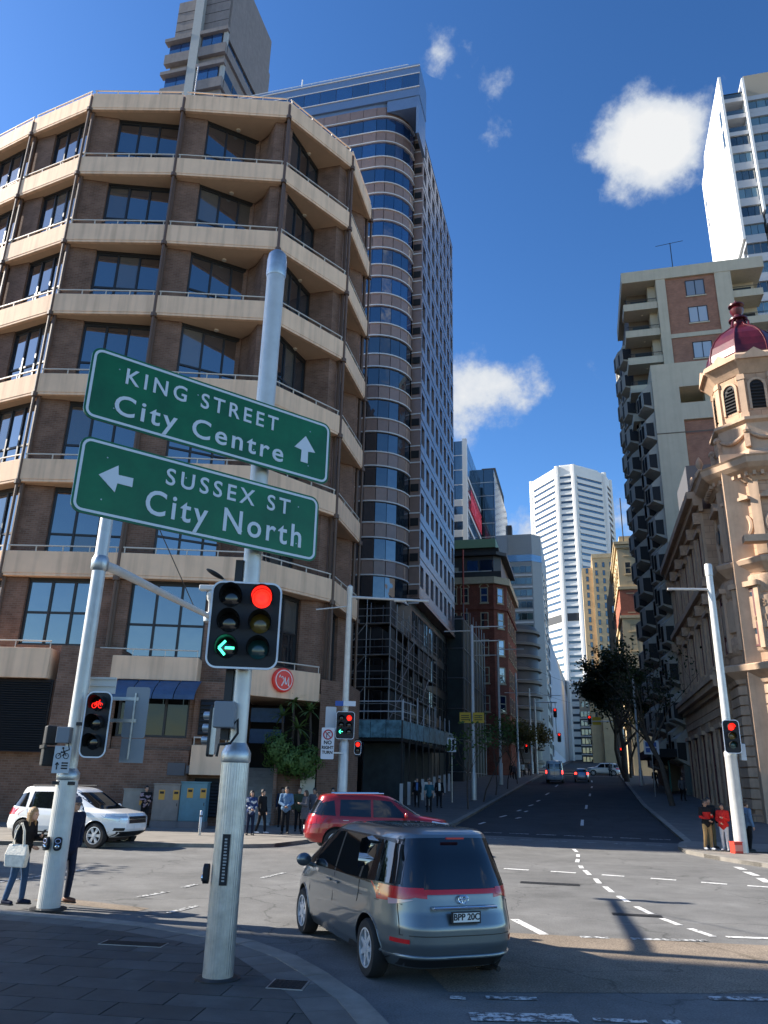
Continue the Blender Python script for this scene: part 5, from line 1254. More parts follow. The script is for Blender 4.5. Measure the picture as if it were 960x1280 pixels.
# palms and shrubs on the hotel terrace
def palm(x, y, z, h, seed, label):
    rs = random.Random(seed); t = thing('palm', label, 'plant', (x,y,z), 0, 'spiky palms on the hotel terrace')
    MB().path([(0,0,0),(.08,0,h*.5),(.0,.05,h)],[.09,.07,.05],7).build('trunk', M_BARK, t)
    for k in range(26):
        a = rs.uniform(0,2*pi); el = rs.uniform(-.3,1.3); L_ = rs.uniform(.7,1.05); pts = []
        for i in range(5):
            f = i/4; pts.append((cos(a)*cos(el)*L_*f, .05+sin(a)*cos(el)*L_*f, h+sin(el)*L_*f-.35*f*f))
        m = MB(); wd = .075
        for i in range(4):
            w0 = wd*(1-abs(i/4-.3)); w1 = wd*(1-abs((i+1)/4-.3)) if i < 3 else .004
            px_, py_ = -sin(a), cos(a); A = pts[i]; B = pts[i+1]
            m.add([(A[0]-px_*w0,A[1]-py_*w0,A[2]),(A[0]+px_*w0,A[1]+py_*w0,A[2]),(B[0]+px_*w1,B[1]+py_*w1,B[2]),(B[0]-px_*w1,B[1]-py_*w1,B[2])],[(0,1,2,3)])
        m.build('frond', M_LEAFP, t)
palm(-4.35,40.1,3.0,2.9,1,'tallest spiky palm under the red roundel sign'); palm(-4.85,40.0,3.0,2.2,2,'spiky palm beside the entrance opening, left of the tallest'); palm(-3.5,40.4,3.0,2.5,3,'spiky palm against the brick corner pier'); palm(-4.0,39.7,3.0,1.6,4,'short spiky palm low on the terrace edge')
def shrub(x, y, z, r, h, n, seed, label):
    rs = random.Random(seed); t = thing('shrub', label, 'plant', (x,y,z), 0, 'shrubs on the hotel terrace'); st = MB(); lf = MB()
    for i in range(7): a = rs.uniform(0,6.28); st.path([(0,0,0),(cos(a)*r*.4,sin(a)*r*.4,h*.5),(cos(a)*r*.7,sin(a)*r*.7,h*.85)],[.03,.02,.01],5)
    st.build('stem', M_BARK, t)
    for i in range(n):
        u = Vector((rs.gauss(0,1),rs.gauss(0,1),rs.gauss(0,1))).normalized(); k = rs.uniform(.3,1.35)**.6*(1+.35*sin(u.x*7+seed)*cos(u.z*6)); c = Vector((u.x*r*k,u.y*r*k,h*.5+u.z*h*.5*k)); w = u.orthogonal().normalized(); w.rotate(Matrix.Rotation(rs.uniform(0,6.28),3,u)); v = w.cross(u); s_ = rs.uniform(.05,.11)
        lf.add([c-w*s_,c+v*s_*.5,c+w*s_*1.2,c-v*s_*.5],[(0,1,2,3)])
    lf.build('foliage', M_LEAFS, t, kind='stuff')
shrub(-4.4,39.6,2.4,.7,1.4,2000,1,'dense green shrub spilling over the terrace wall'); shrub(-3.5,39.6,2.2,.7,1.6,1800,2,'shrub hanging over the cream notice panel'); shrub(-4.9,39.3,2.7,.6,1.7,1500,3,'shrub at the top of the stair wall')

# ---------------------------------------------------------------- vehicles
def paint(name, col, metal=.0, rough=.3): return mat(name, col, rough, metal, coat=1.0, var=.03, vscale=3)
M_CARGLASS = mat('car_glass', (.006,.008,.010), .03, ior=1.75); M_TYRE = mat('tyre', (.012,.012,.013), .8); M_ALLOY = mat('alloy_wheel', (.55,.56,.58), .35, .3)
M_TRIM = mat('car_black_trim', (.01,.01,.011), .5); M_CHROME = mat('chrome', (.75,.75,.77), .12, 1.0); M_TAIL = mat('tail_lamp_red', (.42,.008,.012), .2, coat=.5, emit=(.9,.02,.02), estr=.015)
M_TAILC = mat('tail_lamp_clear', (.62,.40,.40), .15, coat=1); M_HEAD = mat('head_lamp', (.55,.58,.62), .08, .3, coat=1); M_PLATE = mat('number_plate', (.78,.78,.76), .5); M_INK = mat('black_ink', (.01,.01,.012), .6)
class Car:
    def __init__(s, spec):
        s.z = spec['z']; s.xr = spec['rear']; s.xf = spec['front']; s.w = spec['w']; s.p = spec.get('p', 5.0); s.pr = spec.get('pr', 5.0); s.spec = spec
    def ring(s, z):
        xr = np.interp(z, s.z, s.xr); xf = np.interp(z, s.z, s.xf); w = np.interp(z, s.z, s.w); return xr, xf, w
    def sy(s, x, z):
        xr, xf, w = s.ring(z); c = (xr+xf)/2; a = (xf-xr)/2; u = min(.999, abs((x-c)/a)); return w*(1-u**(s.p))**(1/s.p)
    def rx(s, y, z, end=-1):
        xr, xf, w = s.ring(z); c = (xr+xf)/2; a = (xf-xr)/2; u = min(.999, abs(y/w)); k = (1-u**s.p)**(1/s.p); return c+end*a*k
    def body(s):
        zz = []; 
        for a, b in zip(s.z[:-1], s.z[1:]): n = max(2, int((b-a)/.028)); zz += [a+(b-a)*i/n for i in range(n)]
        zz.append(s.z[-1]); N_ = 112; vs = []
        # even spacing round the rounded rectangle
        ts = np.linspace(0, 2*pi, 4001)[:-1]; 
        for z in zz:
            xr, xf, w = s.ring(z); c = (xr+xf)/2; a = (xf-xr)/2
            X = a*np.sign(np.cos(ts))*np.abs(np.cos(ts))**(2/s.p); Y = w*np.sign(np.sin(ts))*np.abs(np.sin(ts))**(2/s.p)
            dl = np.hypot(np.diff(X, append=X[0]), np.diff(Y, append=Y[0])); cl = np.concatenate([[0], np.cumsum(dl)[:-1]]); tot_ = dl.sum()
            q = np.interp(np.linspace(0, tot_, N_, endpoint=False), cl, np.arange(len(ts))).astype(int)
            for i in q: vs.append((c+X[i], Y[i], z))
        m = MB(); fs = []
        for j in range(len(zz)-1):
            for i in range(N_): fs.append((j*N_+i, j*N_+(i+1)%N_, (j+1)*N_+(i+1)%N_, (j+1)*N_+i))
        fs += [tuple(range(N_-1,-1,-1)), tuple(range((len(zz)-1)*N_, len(zz)*N_))]
        m.add(vs, fs); return m
    def side(s, poly_lo, poly_hi, side, off=.006, n=14, th=.0, mi=0, k=4):
        """patch on the flank between two (x,z) polylines"""
        m = MB(); L0 = np.array(poly_lo, float); L1 = np.array(poly_hi, float)
        def samp(P, f):
            d = np.concatenate([[0], np.cumsum(np.hypot(*np.diff(P, axis=0).T))]); return np.interp(f*d[-1], d, P[:,0]), np.interp(f*d[-1], d, P[:,1])
        vs = []
        for j in range(k+1):
            g = j/k
            for i in range(n+1):
                f = i/n; a = samp(L0, f); b = samp(L1, f); x = a[0]*(1-g)+b[0]*g; z = a[1]*(1-g)+b[1]*g; vs.append((x, side*(s.sy(x,z)+off), z))
        fs = [(j*(n+1)+i, j*(n+1)+i+1, (j+1)*(n+1)+i+1, (j+1)*(n+1)+i) for j in range(k) for i in range(n)]
        if side > 0: fs = [f[::-1] for f in fs]
        return m.add(vs, fs, mi)
    def end(s, yl, zlo, zhi, e=-1, off=.006, n=16, k=5, mi=0):
        m = MB(); vs = []
        for j in range(k+1):
            for i in range(n+1):
                y = yl[0]+(yl[1]-yl[0])*i/n; a = zlo(y); b = zhi(y); z = a+(b-a)*j/k; vs.append((s.rx(y,z,e)+e*off, y, z))
        fs = [(j*(n+1)+i, j*(n+1)+i+1, (j+1)*(n+1)+i+1, (j+1)*(n+1)+i) for j in range(k) for i in range(n)]
        if e < 0: fs = [f[::-1] for f in fs]
        return m.add(vs, fs, mi)
def wheel_meshes(r, w, spokes=6, dbl=False):
    ty = MB().lathe([(r*.66,-w/2),(r*.93,-w/2),(r,-w*.36),(r,w*.36),(r*.93,w/2),(r*.66,w/2)],40,cap=False); ty.xf(Matrix.Rotation(pi/2,4,'X'))
    rm = MB(); rm.lathe([(r*.68,w*.40),(r*.68,w*.50),(r*.62,w*.51),(r*.60,w*.30),(r*.60,-w*.4),(r*.68,-w*.4)],40,cap=False)
    for i in range(spokes):
        a = 2*pi*i/spokes
        for o_ in ((-.12,.12) if dbl else (0,)):
            c, s_ = cos(a+o_), sin(a+o_); wd = r*(.07 if dbl else .12); px_, py_ = -s_*wd, c*wd
            rm.slab([(c*r*.10-px_,s_*r*.10-py_,w*.46),(c*r*.64-px_*.7,s_*r*.64-py_*.7,w*.44),(c*r*.64+px_*.7,s_*r*.64+py_*.7,w*.44),(c*r*.10+px_,s_*r*.10+py_,w*.46)],.03)
    rm.lathe([(r*.17,w*.30),(r*.17,w*.49),(r*.1,w*.50)],16); rm.xf(Matrix.Rotation(pi/2,4,'X'))
    dk = MB().lathe([(r*.60,w*.12),(r*.60,w*.16)],24); dk.xf(Matrix.Rotation(pi/2,4,'X'))
    return ty.mesh('tyre',M_TYRE,40), rm.mesh('rim',M_ALLOY,30), dk.mesh('brake_disc',M_DMETAL)
def arch_cut(me_obj, cuts):
    for c in cuts:
        md = me_obj.modifiers.new('arch','BOOLEAN'); md.object = c; md.operation = 'DIFFERENCE'; md.solver = 'EXACT'; md.material_mode = 'TRANSFER'
    [TMP.collection.objects.link(x) for x in cuts + [me_obj.parent]]; me = evaluated(me_obj); TMP.collection.objects.unlink(me_obj.parent); me_obj.modifiers.clear(); me_obj.data = me
    for c in cuts: bpy.data.objects.remove(c)
def make_car(name, label, loc, th, spec, pm, group=None, cat='car'):
    root = thing(name, label, cat, loc, th, group); c = Car(spec); b = c.body().build('body', [pm], root)
    cuts = []
    for ax in spec['axles']:
        m = MB().lathe([(spec['wr']+.055,-1.2),(spec['wr']+.055,-.50*2*spec['w'][4]*.66),(spec['wr']+.05,-.50*2*spec['w'][4]*.66+.01)],40)
        for sd in (-1,1):
            k = MB().lathe([(spec['wr']+.06,.0),(spec['wr']+.06,.6)],44); k.xf(Matrix.Rotation(-pi/2*sd,4,'X')); o = k.build('cutter', M_TRIM, None); o.location = root.location
            o.parent = root; o.location = (ax, sd*(spec['track']/2-.16), spec['wr']+.01); cuts.append(o)
    bpy.context.view_layer.update(); arch_cut(b, cuts)
    b.data.polygons.foreach_set('use_smooth',[True]*len(b.data.polygons)); b.data.set_sharp_from_angle(angle=radians(38))
    ty, rm, dk = wheel_meshes(spec['wr'], spec.get('ww',.22), spec.get('spokes',6), spec.get('dbl',False))
    for ax in spec['axles']:
        for sd in (-1,1):
            w = mk('wheel', None, root, (ax, sd*(spec['track']/2), spec['wr']), rz=0 if sd < 0 else pi)
            mk('tyre', ty, w); mk('rim', rm, w); mk('brake_disc', dk, w)
    MB().box(spec['axles'][0]-.5,spec['axles'][1]+.3,-spec['track']/2+.25,spec['track']/2-.25,.22,spec['z'][0]+.05).build('underbody', M_TRIM, root)
    # arch lips
    for ax in spec['axles']:
        for sd in (-1,1):
            r_ = spec['wr']+.06; pts = [(ax+r_*cos(a), sd*(c.sy(ax+r_*cos(a), max(spec['z'][0]+.01, spec['wr']+r_*sin(a)))+.002), spec['wr']+.01+r_*sin(a)) for a in [pi*i/16 for i in range(17)]]
            MB().path(pts, .010, 6).build('arch_lip', spec.get('lip', pm), root, smooth=60)
    return root, c
def seam(c, root, xs, zs, sd): # thin dark shut line
    m = MB(); P = [(x, sd*(c.sy(x,z)+.001), z) for x, z in zip(xs, zs)]; m.path(P, .006, 4); return m.build('door_seam', M_TRIM, root)
def handle(c, root, x, z, sd, m): y = sd*(c.sy(x,z)+.018); return bevel(MB().box(x-.09,x+.09,y-.014,y+.014,z-.016,z+.016).build('door_handle', m, root), .01)
def mirror(c, root, x, z, sd, m):
    y = c.sy(x,z-.05); mm = MB().sphere((x,sd*(y+.15),z+.04),.12,14,8,.55,1,.8); mm.tube((x,sd*(y-.03),z-.05),(x,sd*(y+.12),z+.0),.03); return mm.build('wing_mirror', m, root, smooth=50)
def rear_text(txt, size, x, y, z, root, m, name='lettering', tilt=0.0, e=-1):
    me = text_mesh(txt, size, .003, .002, mat=m); return mk(name, me, root, (x,y,z), rot=(pi/2-tilt, 0, -pi/2 if e < 0 else pi/2))

# silver people carrier seen from behind
VZ = [.22,.34,.48,.66,.82,.96,1.02,1.10,1.30,1.50,1.60,1.66,1.70,1.735]
vspec = dict(z=VZ, rear=[-2.22,-2.37,-2.42,-2.42,-2.36,-2.33,-2.32,-2.29,-2.20,-2.09,-2.05,-2.02,-1.90,-1.55],
             front=[2.2,2.36,2.42,2.40,2.30,2.05,1.95,1.82,1.42,1.0,.74,.5,.25,-.25], w=[.80,.87,.895,.90,.895,.885,.875,.865,.80,.735,.70,.665,.62,.34],
             p=4.6, axles=(-1.42,1.48), wr=.325, ww=.215, track=1.56, spokes=7, lip=None)
M_VAN = paint('silver_paint', (.15,.175,.19), .7, .36); vspec['lip'] = M_VAN
van, vc = make_car('silver_van', 'silver people carrier with red tail lamp band, seen from behind in the crossing', (.22,12.45,0), radians(111), vspec, M_VAN)
bd = [o for o in bpy.data.objects if o.parent == van and o.name.startswith('body')][0]; bd.data.materials.append(mat('black_window_frame',(.008,.008,.009),.25)); fi = len(bd.data.materials)-1
for p in bd.data.polygons:
    if p.material_index == 0 and 1.075 < p.center.z < 1.59 and p.center.x < .98: p.material_index = fi
lin = lambda a, b: (lambda y: a+(b-a)*0)
vc.end((-.845,.845), lambda y: 1.07, lambda y: 1.625-.06*(abs(y)/.8)**4, n=24, k=8).build('rear_window', M_CARGLASS, van, smooth=60)

vc.end((-.52,.52), lambda y: 1.015, lambda y: 1.068, off=.012).build('tail_lamp_band', M_TAIL, van, smooth=60)
for sd in (-1,1):
    a, b_ = (.48*sd, .85*sd) if sd > 0 else (.85*sd, .48*sd)
    lam = vc.end((a,b_), lambda y: .905+.11*min(1,max(0,(.86-abs(y))/.38)), lambda y: 1.085, off=.014, n=12); lam.build('tail_lamp', M_TAIL, van, smooth=60)
    vc.end(((.60*sd,.80*sd) if sd > 0 else (.80*sd,.60*sd)), lambda y: .865+.10*min(1,max(0,(.86-abs(y))/.28)), lambda y: .945+.03*(1-abs(y)), off=.016, n=12).build('reversing_lamp', M_TAILC, van, smooth=60)
    vc.side([(-2.31,.97),(-2.20,1.0)],[(-2.29,1.08),(-2.17,1.075)],sd,.010,6).build('tail_lamp_side', M_TAIL, van, smooth=60)
    vc.side([(-2.10,1.11),(-1.62,1.10),(-1.12,1.08)],[(-1.98,1.53),(-1.6,1.565),(-1.18,1.575)],sd,.006,12,k=6).build('side_window', M_CARGLASS, van, smooth=60)
    vc.side([(-1.06,1.08),(-.1,1.06)],[(-1.12,1.575),(-.1,1.58)],sd,.006,12,k=6).build('side_window', M_CARGLASS, van, smooth=60)
    vc.side([(-.04,1.06),(.98,1.04)],[(-.04,1.58),(.48,1.55)],sd,.006,12,k=6).build('side_window', M_CARGLASS, van, smooth=60)
    vc.side([(1.06,1.04),(1.62,1.03)],[(.66,1.45),(1.02,1.28)],sd,.006,8,k=4).build('quarter_window', M_CARGLASS, van, smooth=60)
    vc.side([(-1.12,1.09),(-1.06,1.09)],[(-1.18,1.57),(-1.12,1.57)],sd,.004,3).build('pillar_trim', M_TRIM, van); vc.side([(-.1,1.07),(-.04,1.07)],[(-.1,1.57),(-.04,1.57)],sd,.004,3).build('pillar_trim', M_TRIM, van)
    seam(vc, van, [-.07,-.06,-.07],[1.04,.7,.32], sd); seam(vc, van, [-1.09,-1.10,-1.06],[1.06,.92,.80], sd); seam(vc, van, [1.10,1.08,.96],[1.0,.7,.34], sd); seam(vc, van, [-2.15,-1.7,-1.09],[.90,.90,.90], sd)
    handle(vc, van, .12, .93, sd, M_VAN); handle(vc, van, -.22, .93, sd, M_VAN); mirror(vc, van, 1.08, 1.06, sd, M_VAN)
    vc.end(((.66*sd,.80*sd) if sd > 0 else (.80*sd,.66*sd)), lambda y: .50, lambda y: .545, off=.012, n=6).build('rear_reflector', M_TAIL, van)
    MB().path([(vc.rx(sd*.74,z)-.003, sd*.74, z) for z in (.92,.82,.72,.63,.585)], .006, 4).build('tailgate_seam', M_TRIM, van)
MB().path([(vc.rx(y,.585)-.003,y,.585) for y in np.linspace(-.74,.74,13)], .007, 4).build('tailgate_seam', M_TRIM, van)
vc.end((-.86,.86), lambda y: .235, lambda y: .33, off=.012, n=20).build('lower_bumper', M_TRIM, van, smooth=60)
MB().path([(vc.rx(y,.36)-.01,y,.36) for y in np.linspace(-.84,.84,15)], .02, 6).build('bumper_crease', M_VAN, van, smooth=60)
bevel(MB().box(-2.45,-2.36,-.42,.42,.865,.90).build('chrome_strip', M_CHROME, van), .01)
pl = MB().box(-2.452,-2.43,-.19,.19,.715,.845).build('number_plate', M_INK, van)
MB().box(-2.456,-2.450,-.172,.172,.735,.832).build('plate_face', M_PLATE, pl)
rear_text('BPP 20C', .098, -2.458, 0, .787, pl, M_INK)
emb = MB(); 
def ellipse(m, rx_, rz_, y0, z0, r, n=20, x=-2.40): m.path([(x, y0+rx_*cos(2*pi*i/n), z0+rz_*sin(2*pi*i/n)) for i in range(n+1)], r, 5)
ellipse(emb, .065,.045,0,.965,.006,x=-2.375); ellipse(emb, .022,.042,0,.965,.005,x=-2.377); ellipse(emb, .045,.016,0,.985,.005,x=-2.377); emb.build('emblem', M_CHROME, van)
MB().tube((-2.15,-.5,.20),(-2.30,-.5,.19),.03).build('exhaust_pipe', M_DMETAL, van)
MB().path([(-2.11,-.02,1.14),(-2.17,.35,1.13)], .008, 4).build('wiper', M_TRIM, van); MB().box(-2.16,-2.13,-.12,.12,1.615,1.635).build('high_brake_lamp', M_TAIL, van)

# white four wheel drive
WZ = [.34,.46,.60,.78,.94,1.06,1.12,1.20,1.40,1.60,1.70,1.76,1.80,1.83]
wspec = dict(z=WZ, rear=[-2.2,-2.36,-2.40,-2.37,-2.33,-2.28,-2.26,-2.22,-2.10,-1.98,-1.93,-1.90,-1.8,-1.5],
             front=[2.1,2.32,2.38,2.38,2.36,2.25,1.85,1.35,1.02,.68,.50,.36,.15,-.25], w=[.86,.92,.945,.945,.94,.92,.90,.87,.80,.74,.70,.66,.60,.36],
             p=4.8, axles=(-1.42,1.42), wr=.385, ww=.25, track=1.62, spokes=6, dbl=True)
M_WCAR = paint('white_paint', (.78,.78,.77)); wspec['lip'] = M_WCAR
def suv(name, label, loc, th, spec, pm, plate=None):
    r, c = make_car(name, label, loc, th, spec, pm)
    for sd in (-1,1):
        c.side([(-2.12,1.18),(-1.45,1.15)],[(-1.98,1.52),(-1.50,1.62)],sd,.006,8,k=5).build('side_window', M_CARGLASS, r, smooth=60)
        c.side([(-1.32,1.15),(-.30,1.13)],[(-1.30,1.64),(-.30,1.66)],sd,.006,10,k=5).build('side_window', M_CARGLASS, r, smooth=60)
        c.side([(-.22,1.13),(.92,1.12)],[(-.22,1.66),(.38,1.62)],sd,.006,12,k=5).build('side_window', M_CARGLASS, r, smooth=60)
        seam(c, r, [-.26,-.26,-.24],[1.1,.8,.42], sd); seam(c, r, [-1.36,-1.30,-1.0],[1.1,.95,.80], sd); seam(c, r, [1.0,.98,.90],[1.06,.8,.42], sd)
        handle(c, r, -.10, 1.02, sd, M_CHROME if plate == 'red' else pm); handle(c, r, -1.12, 1.02, sd, M_CHROME if plate == 'red' else pm); mirror(c, r, .84, 1.16, sd, pm)
        c.side([(1.72,.90),(2.20,.82)],[(1.74,1.05),(2.18,.97)],sd,.010,8).build('head_lamp', M_HEAD, r, smooth=60)
        c.side([(-2.33,.86),(-2.08,.92)],[(-2.30,1.12),(-2.06,1.10)],sd,.010,6).build('tail_lamp', M_TAIL, r, smooth=60)
        MB().box(-.95,.95,sd*.86-.05,sd*.86+.05,.40,.44).build('side_step', M_TRIM, r)
        MB().tube((-1.5,sd*.60,1.83),(.15,sd*.60,1.86),.02).build('roof_rail', M_CHROME if plate=='red' else M_TRIM, r)
        yl = (.52*sd,.90*sd) if sd > 0 else (.90*sd,.52*sd)
        c.end(yl, lambda y: .86, lambda y: .99, e=1, off=.012, n=8).build('head_lamp', M_HEAD, r, smooth=60)
        c.end(yl, lambda y: .90, lambda y: 1.12, e=-1, off=.012, n=8).build('tail_lamp', M_TAIL, r, smooth=60)
        yf = (.60*sd,.82*sd) if sd > 0 else (.82*sd,.60*sd)
        c.end(yf, lambda y: .54, lambda y: .63, e=1, off=.012, n=6).build('fog_lamp', M_TRIM, r)
    c.end((-.70,.70), lambda y: 1.17, lambda y: 1.66, e=1, n=20, k=8).build('windscreen', M_CARGLASS, r, smooth=60)
    c.end((-.68,.68), lambda y: 1.20, lambda y: 1.62, e=-1, n=20, k=8).build('rear_window', M_CARGLASS, r, smooth=60)
    for z0,z1 in ((.89,.97),(.76,.86)):
        c.end((-.46,.46), lambda y: z0, lambda y: z1, e=1, off=.012, n=12).build('grille', M_TRIM, r)
    MB().path([(c.rx(y,.875,1)+.02,y,.875) for y in np.linspace(-.46,.46,9)], .012, 5).build('grille_bar', M_CHROME, r)
    c.end((-.85,.85), lambda y: .36, lambda y: .52, e=1, off=.01, n=16).build('lower_bumper', M_TRIM, r, smooth=60)
    MB().box(2.385,2.40,-.19,.19,.60,.71).build('number_plate', M_PLATE, r)
    MB().box(-2.42,-2.405,-.19,.19,.70,.81).build('number_plate', M_PLATE, r)
    return r, c
suv('white_four_wheel_drive', 'white four wheel drive crossing on the left behind the bicycle signal pole', (-10.1,28.05,0), radians(-18), wspec, M_WCAR)
rspec = dict(wspec); rspec['front'] = [v+.05 for v in wspec['front']]; rspec['rear'] = [v-.03 for v in wspec['rear']]; M_RCAR = paint('dark_red_paint', (.30,.012,.014), .35, .3); rspec['lip'] = M_RCAR
red, rc = suv('red_four_wheel_drive', 'dark red four wheel drive turning right just beyond the silver people carrier', (.0,27.9,0), radians(8), rspec, M_RCAR, 'red')
MB().box(1.18,1.36,-.955,-.925,.92,1.02).build('side_vent', M_CHROME, red)
# far traffic
fz = [.25,.4,.6,.8,.95,1.05,1.2,1.38,1.46,1.5]
hspec = dict(z=fz, rear=[-1.9,-2.0,-2.02,-1.98,-1.92,-1.88,-1.75,-1.55,-1.4,-1.2], front=[1.9,2.0,2.02,1.9,1.6,1.2,.85,.45,.2,-.1], w=[.76,.83,.85,.85,.83,.79,.72,.64,.56,.36], p=4.5, axles=(-1.25,1.25), wr=.3, ww=.2, track=1.46, spokes=5)
M_FSIL = paint('light_blue_silver_paint', (.36,.40,.44), .6); hspec['lip'] = M_FSIL
hx, hy, _ = ST(98,-.6); hb, hc = make_car('hatchback', 'small pale silver hatchback waiting at the far signals beside the delivery van', (hx,hy,gz(98)), radians(90)-SA, hspec, M_FSIL)
hc.end((-.60,.60), lambda y: 1.06, lambda y: 1.36, n=12).build('rear_window', M_CARGLASS, hb)
for sd in (-1,1):
    yl = (.55*sd,.80*sd) if sd > 0 else (.80*sd,.55*sd); hc.end(yl, lambda y: .82, lambda y: 1.05, off=.014, n=6).build('tail_lamp', mat('brake_light_on',(.7,.02,.02),.3,emit=(1,.03,.02),estr=3), hb)
    hc.side([(-1.3,1.06),(.8,1.03)],[(-1.2,1.34),(.4,1.36)],sd,.006,8).build('side_window', M_CARGLASS, hb)
MB().box(-2.05,-2.03,-.18,.18,.7,.8).build('number_plate', M_PLATE, hb)
dspec = dict(z=[.3,.45,.8,1.2,1.7,2.1,2.3,2.36], rear=[-2.5,-2.58,-2.6,-2.6,-2.56,-2.5,-2.45,-2.2], front=[2.4,2.55,2.55,2.3,1.6,1.2,.9,.5], w=[.88,.95,.97,.97,.93,.88,.8,.5], p=7, axles=(-1.6,1.6), wr=.34, ww=.22, track=1.65, spokes=5)
M_DVAN = paint('pale_blue_white_paint', (.42,.50,.58)); dspec['lip'] = M_DVAN
dx, dy, _ = ST(94,-3.5); dv, dc = make_car('delivery_van', 'tall pale delivery van with small square rear windows waiting at far signals', (dx,dy,gz(94)), radians(90)-SA, dspec, M_DVAN, cat='van')
for sd in (-1,1):
    yl = (.12*sd,.68*sd) if sd > 0 else (.68*sd,.12*sd); dc.end(yl, lambda y: 1.45, lambda y: 2.0, off=.012, n=6).build('rear_window', M_CARGLASS, dv)
    yl = (.80*sd,.93*sd) if sd > 0 else (.93*sd,.80*sd); dc.end(yl, lambda y: .95, lambda y: 1.3, off=.014, n=6).build('tail_lamp', MATS['brake_light_on'], dv)
dc.end((-.012,.012), lambda y: .5, lambda y: 2.2, off=.010, n=2).build('door_seam', M_TRIM, dv); MB().box(-2.63,-2.61,-.2,.2,.62,.72).build('number_plate', M_PLATE, dv)
fx, fy, _ = ST(123,2.3); fspec = dict(wspec); M_FWH = paint('far_white_paint', (.70,.70,.69)); fspec['lip'] = M_FWH
suv('white_estate_car', 'white estate car crossing the far intersection from right to left', (fx,fy,3.57), pi-SA+.02, fspec, M_FWH)

# ---------------------------------------------------------------- signals, poles and signs
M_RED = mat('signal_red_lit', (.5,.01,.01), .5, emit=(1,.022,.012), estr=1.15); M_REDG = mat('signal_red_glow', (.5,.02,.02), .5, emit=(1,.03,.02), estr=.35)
M_GREENL = mat('signal_green_lit', (.05,.7,.4), .4, emit=(.06,.85,.50), estr=1.5)
M_LENSD = mat('unlit_lens', (.010,.010,.011), .12, coat=.6); M_LENSA = mat('unlit_amber_lens', (.11,.075,.012), .15, coat=.5); M_LENSG = mat('unlit_green_lens', (.012,.06,.065), .15, coat=.5)
def led(m):     # lit lamps are a disc of separate diodes
    n = m.node_tree.nodes; l = m.node_tree.links; b = n['Principled BSDF']; tc_ = n.new('ShaderNodeTexCoord'); v = n.new('ShaderNodeTexVoronoi'); v.inputs['Scale'].default_value = 62; v.inputs['Randomness'].default_value = .15
    l.new(tc_.outputs['Object'], v.inputs['Vector']); r = n.new('ShaderNodeMapRange'); r.inputs['From Min'].default_value = .25; r.inputs['From Max'].default_value = .6; r.inputs['To Min'].default_value = 1.3; r.inputs['To Max'].default_value = .45
    l.new(v.outputs['Distance'], r.inputs['Value']); l.new(r.outputs[0], b.inputs['Emission Strength'])
led(M_RED)
def rrect(w, h, r, n=6):
    p = []
    for cx_, cz_, a0 in ((w/2-r,h/2-r,0),(-w/2+r,h/2-r,pi/2),(-w/2+r,-h/2+r,pi),(w/2-r,-h/2+r,3*pi/2)):
        p += [(cx_+r*cos(a0+pi/2*i/n), cz_+r*sin(a0+pi/2*i/n)) for i in range(n+1)]
    return p
def plate(w, h, r, y0, y1): # rounded plate in the xz plane, front at y0 (towards -y)
    P = rrect(w,h,r); n = len(P); m = MB()
    m.add([(x,y0,z) for x,z in P]+[(x,y1,z) for x,z in P],[tuple(range(n-1,-1,-1)),tuple(range(n,2*n))]+[(i,(i+1)%n,n+(i+1)%n,n+i) for i in range(n)]); return m
def frame(w, h, r, t, y0, y1):
    A = rrect(w,h,r); B = rrect(w-2*t,h-2*t,max(.01,r-t)); n = len(A); m = MB()
    vs = [(x,y0,z) for x,z in A]+[(x,y0,z) for x,z in B]+[(x,y1,z) for x,z in A]+[(x,y1,z) for x,z in B]
    fs = []
    for i in range(n):
        j = (i+1)%n; fs += [(i,n+i,n+j,j),(2*n+i,2*n+j,3*n+j,3*n+i),(i,j,2*n+j,2*n+i),(n+i,3*n+i,3*n+j,n+j)]
    return m.add(vs,fs)
def visor(r, L_, closed=.5):
    m = MB(); n = 24; vs = []; fs = []
    for j,(y,rr) in enumerate(((0,r),(-L_,r*1.02))):
        for i in range(n+1):
            a = -pi*.18 + (pi*1.36)*i/n; 
            yy_ = y if j == 0 else y*(0.55+.45*sin(max(0,min(pi,a)))) ; vs.append((rr*cos(a),yy_,rr*sin(a)))
    for i in range(n): fs.append((i,i+1,n+2+i,n+1+i))
    m.add(vs,fs); m.add([(v[0]*.94,v[1],v[2]*.94) for v in vs],[f[::-1] for f in fs]); return m
ARW = [(-.78,0),(-.05,.72),(.18,.50),(-.22,.13),(.80,.13),(.80,-.13),(-.22,-.13),(.18,-.50),(-.05,-.72)]
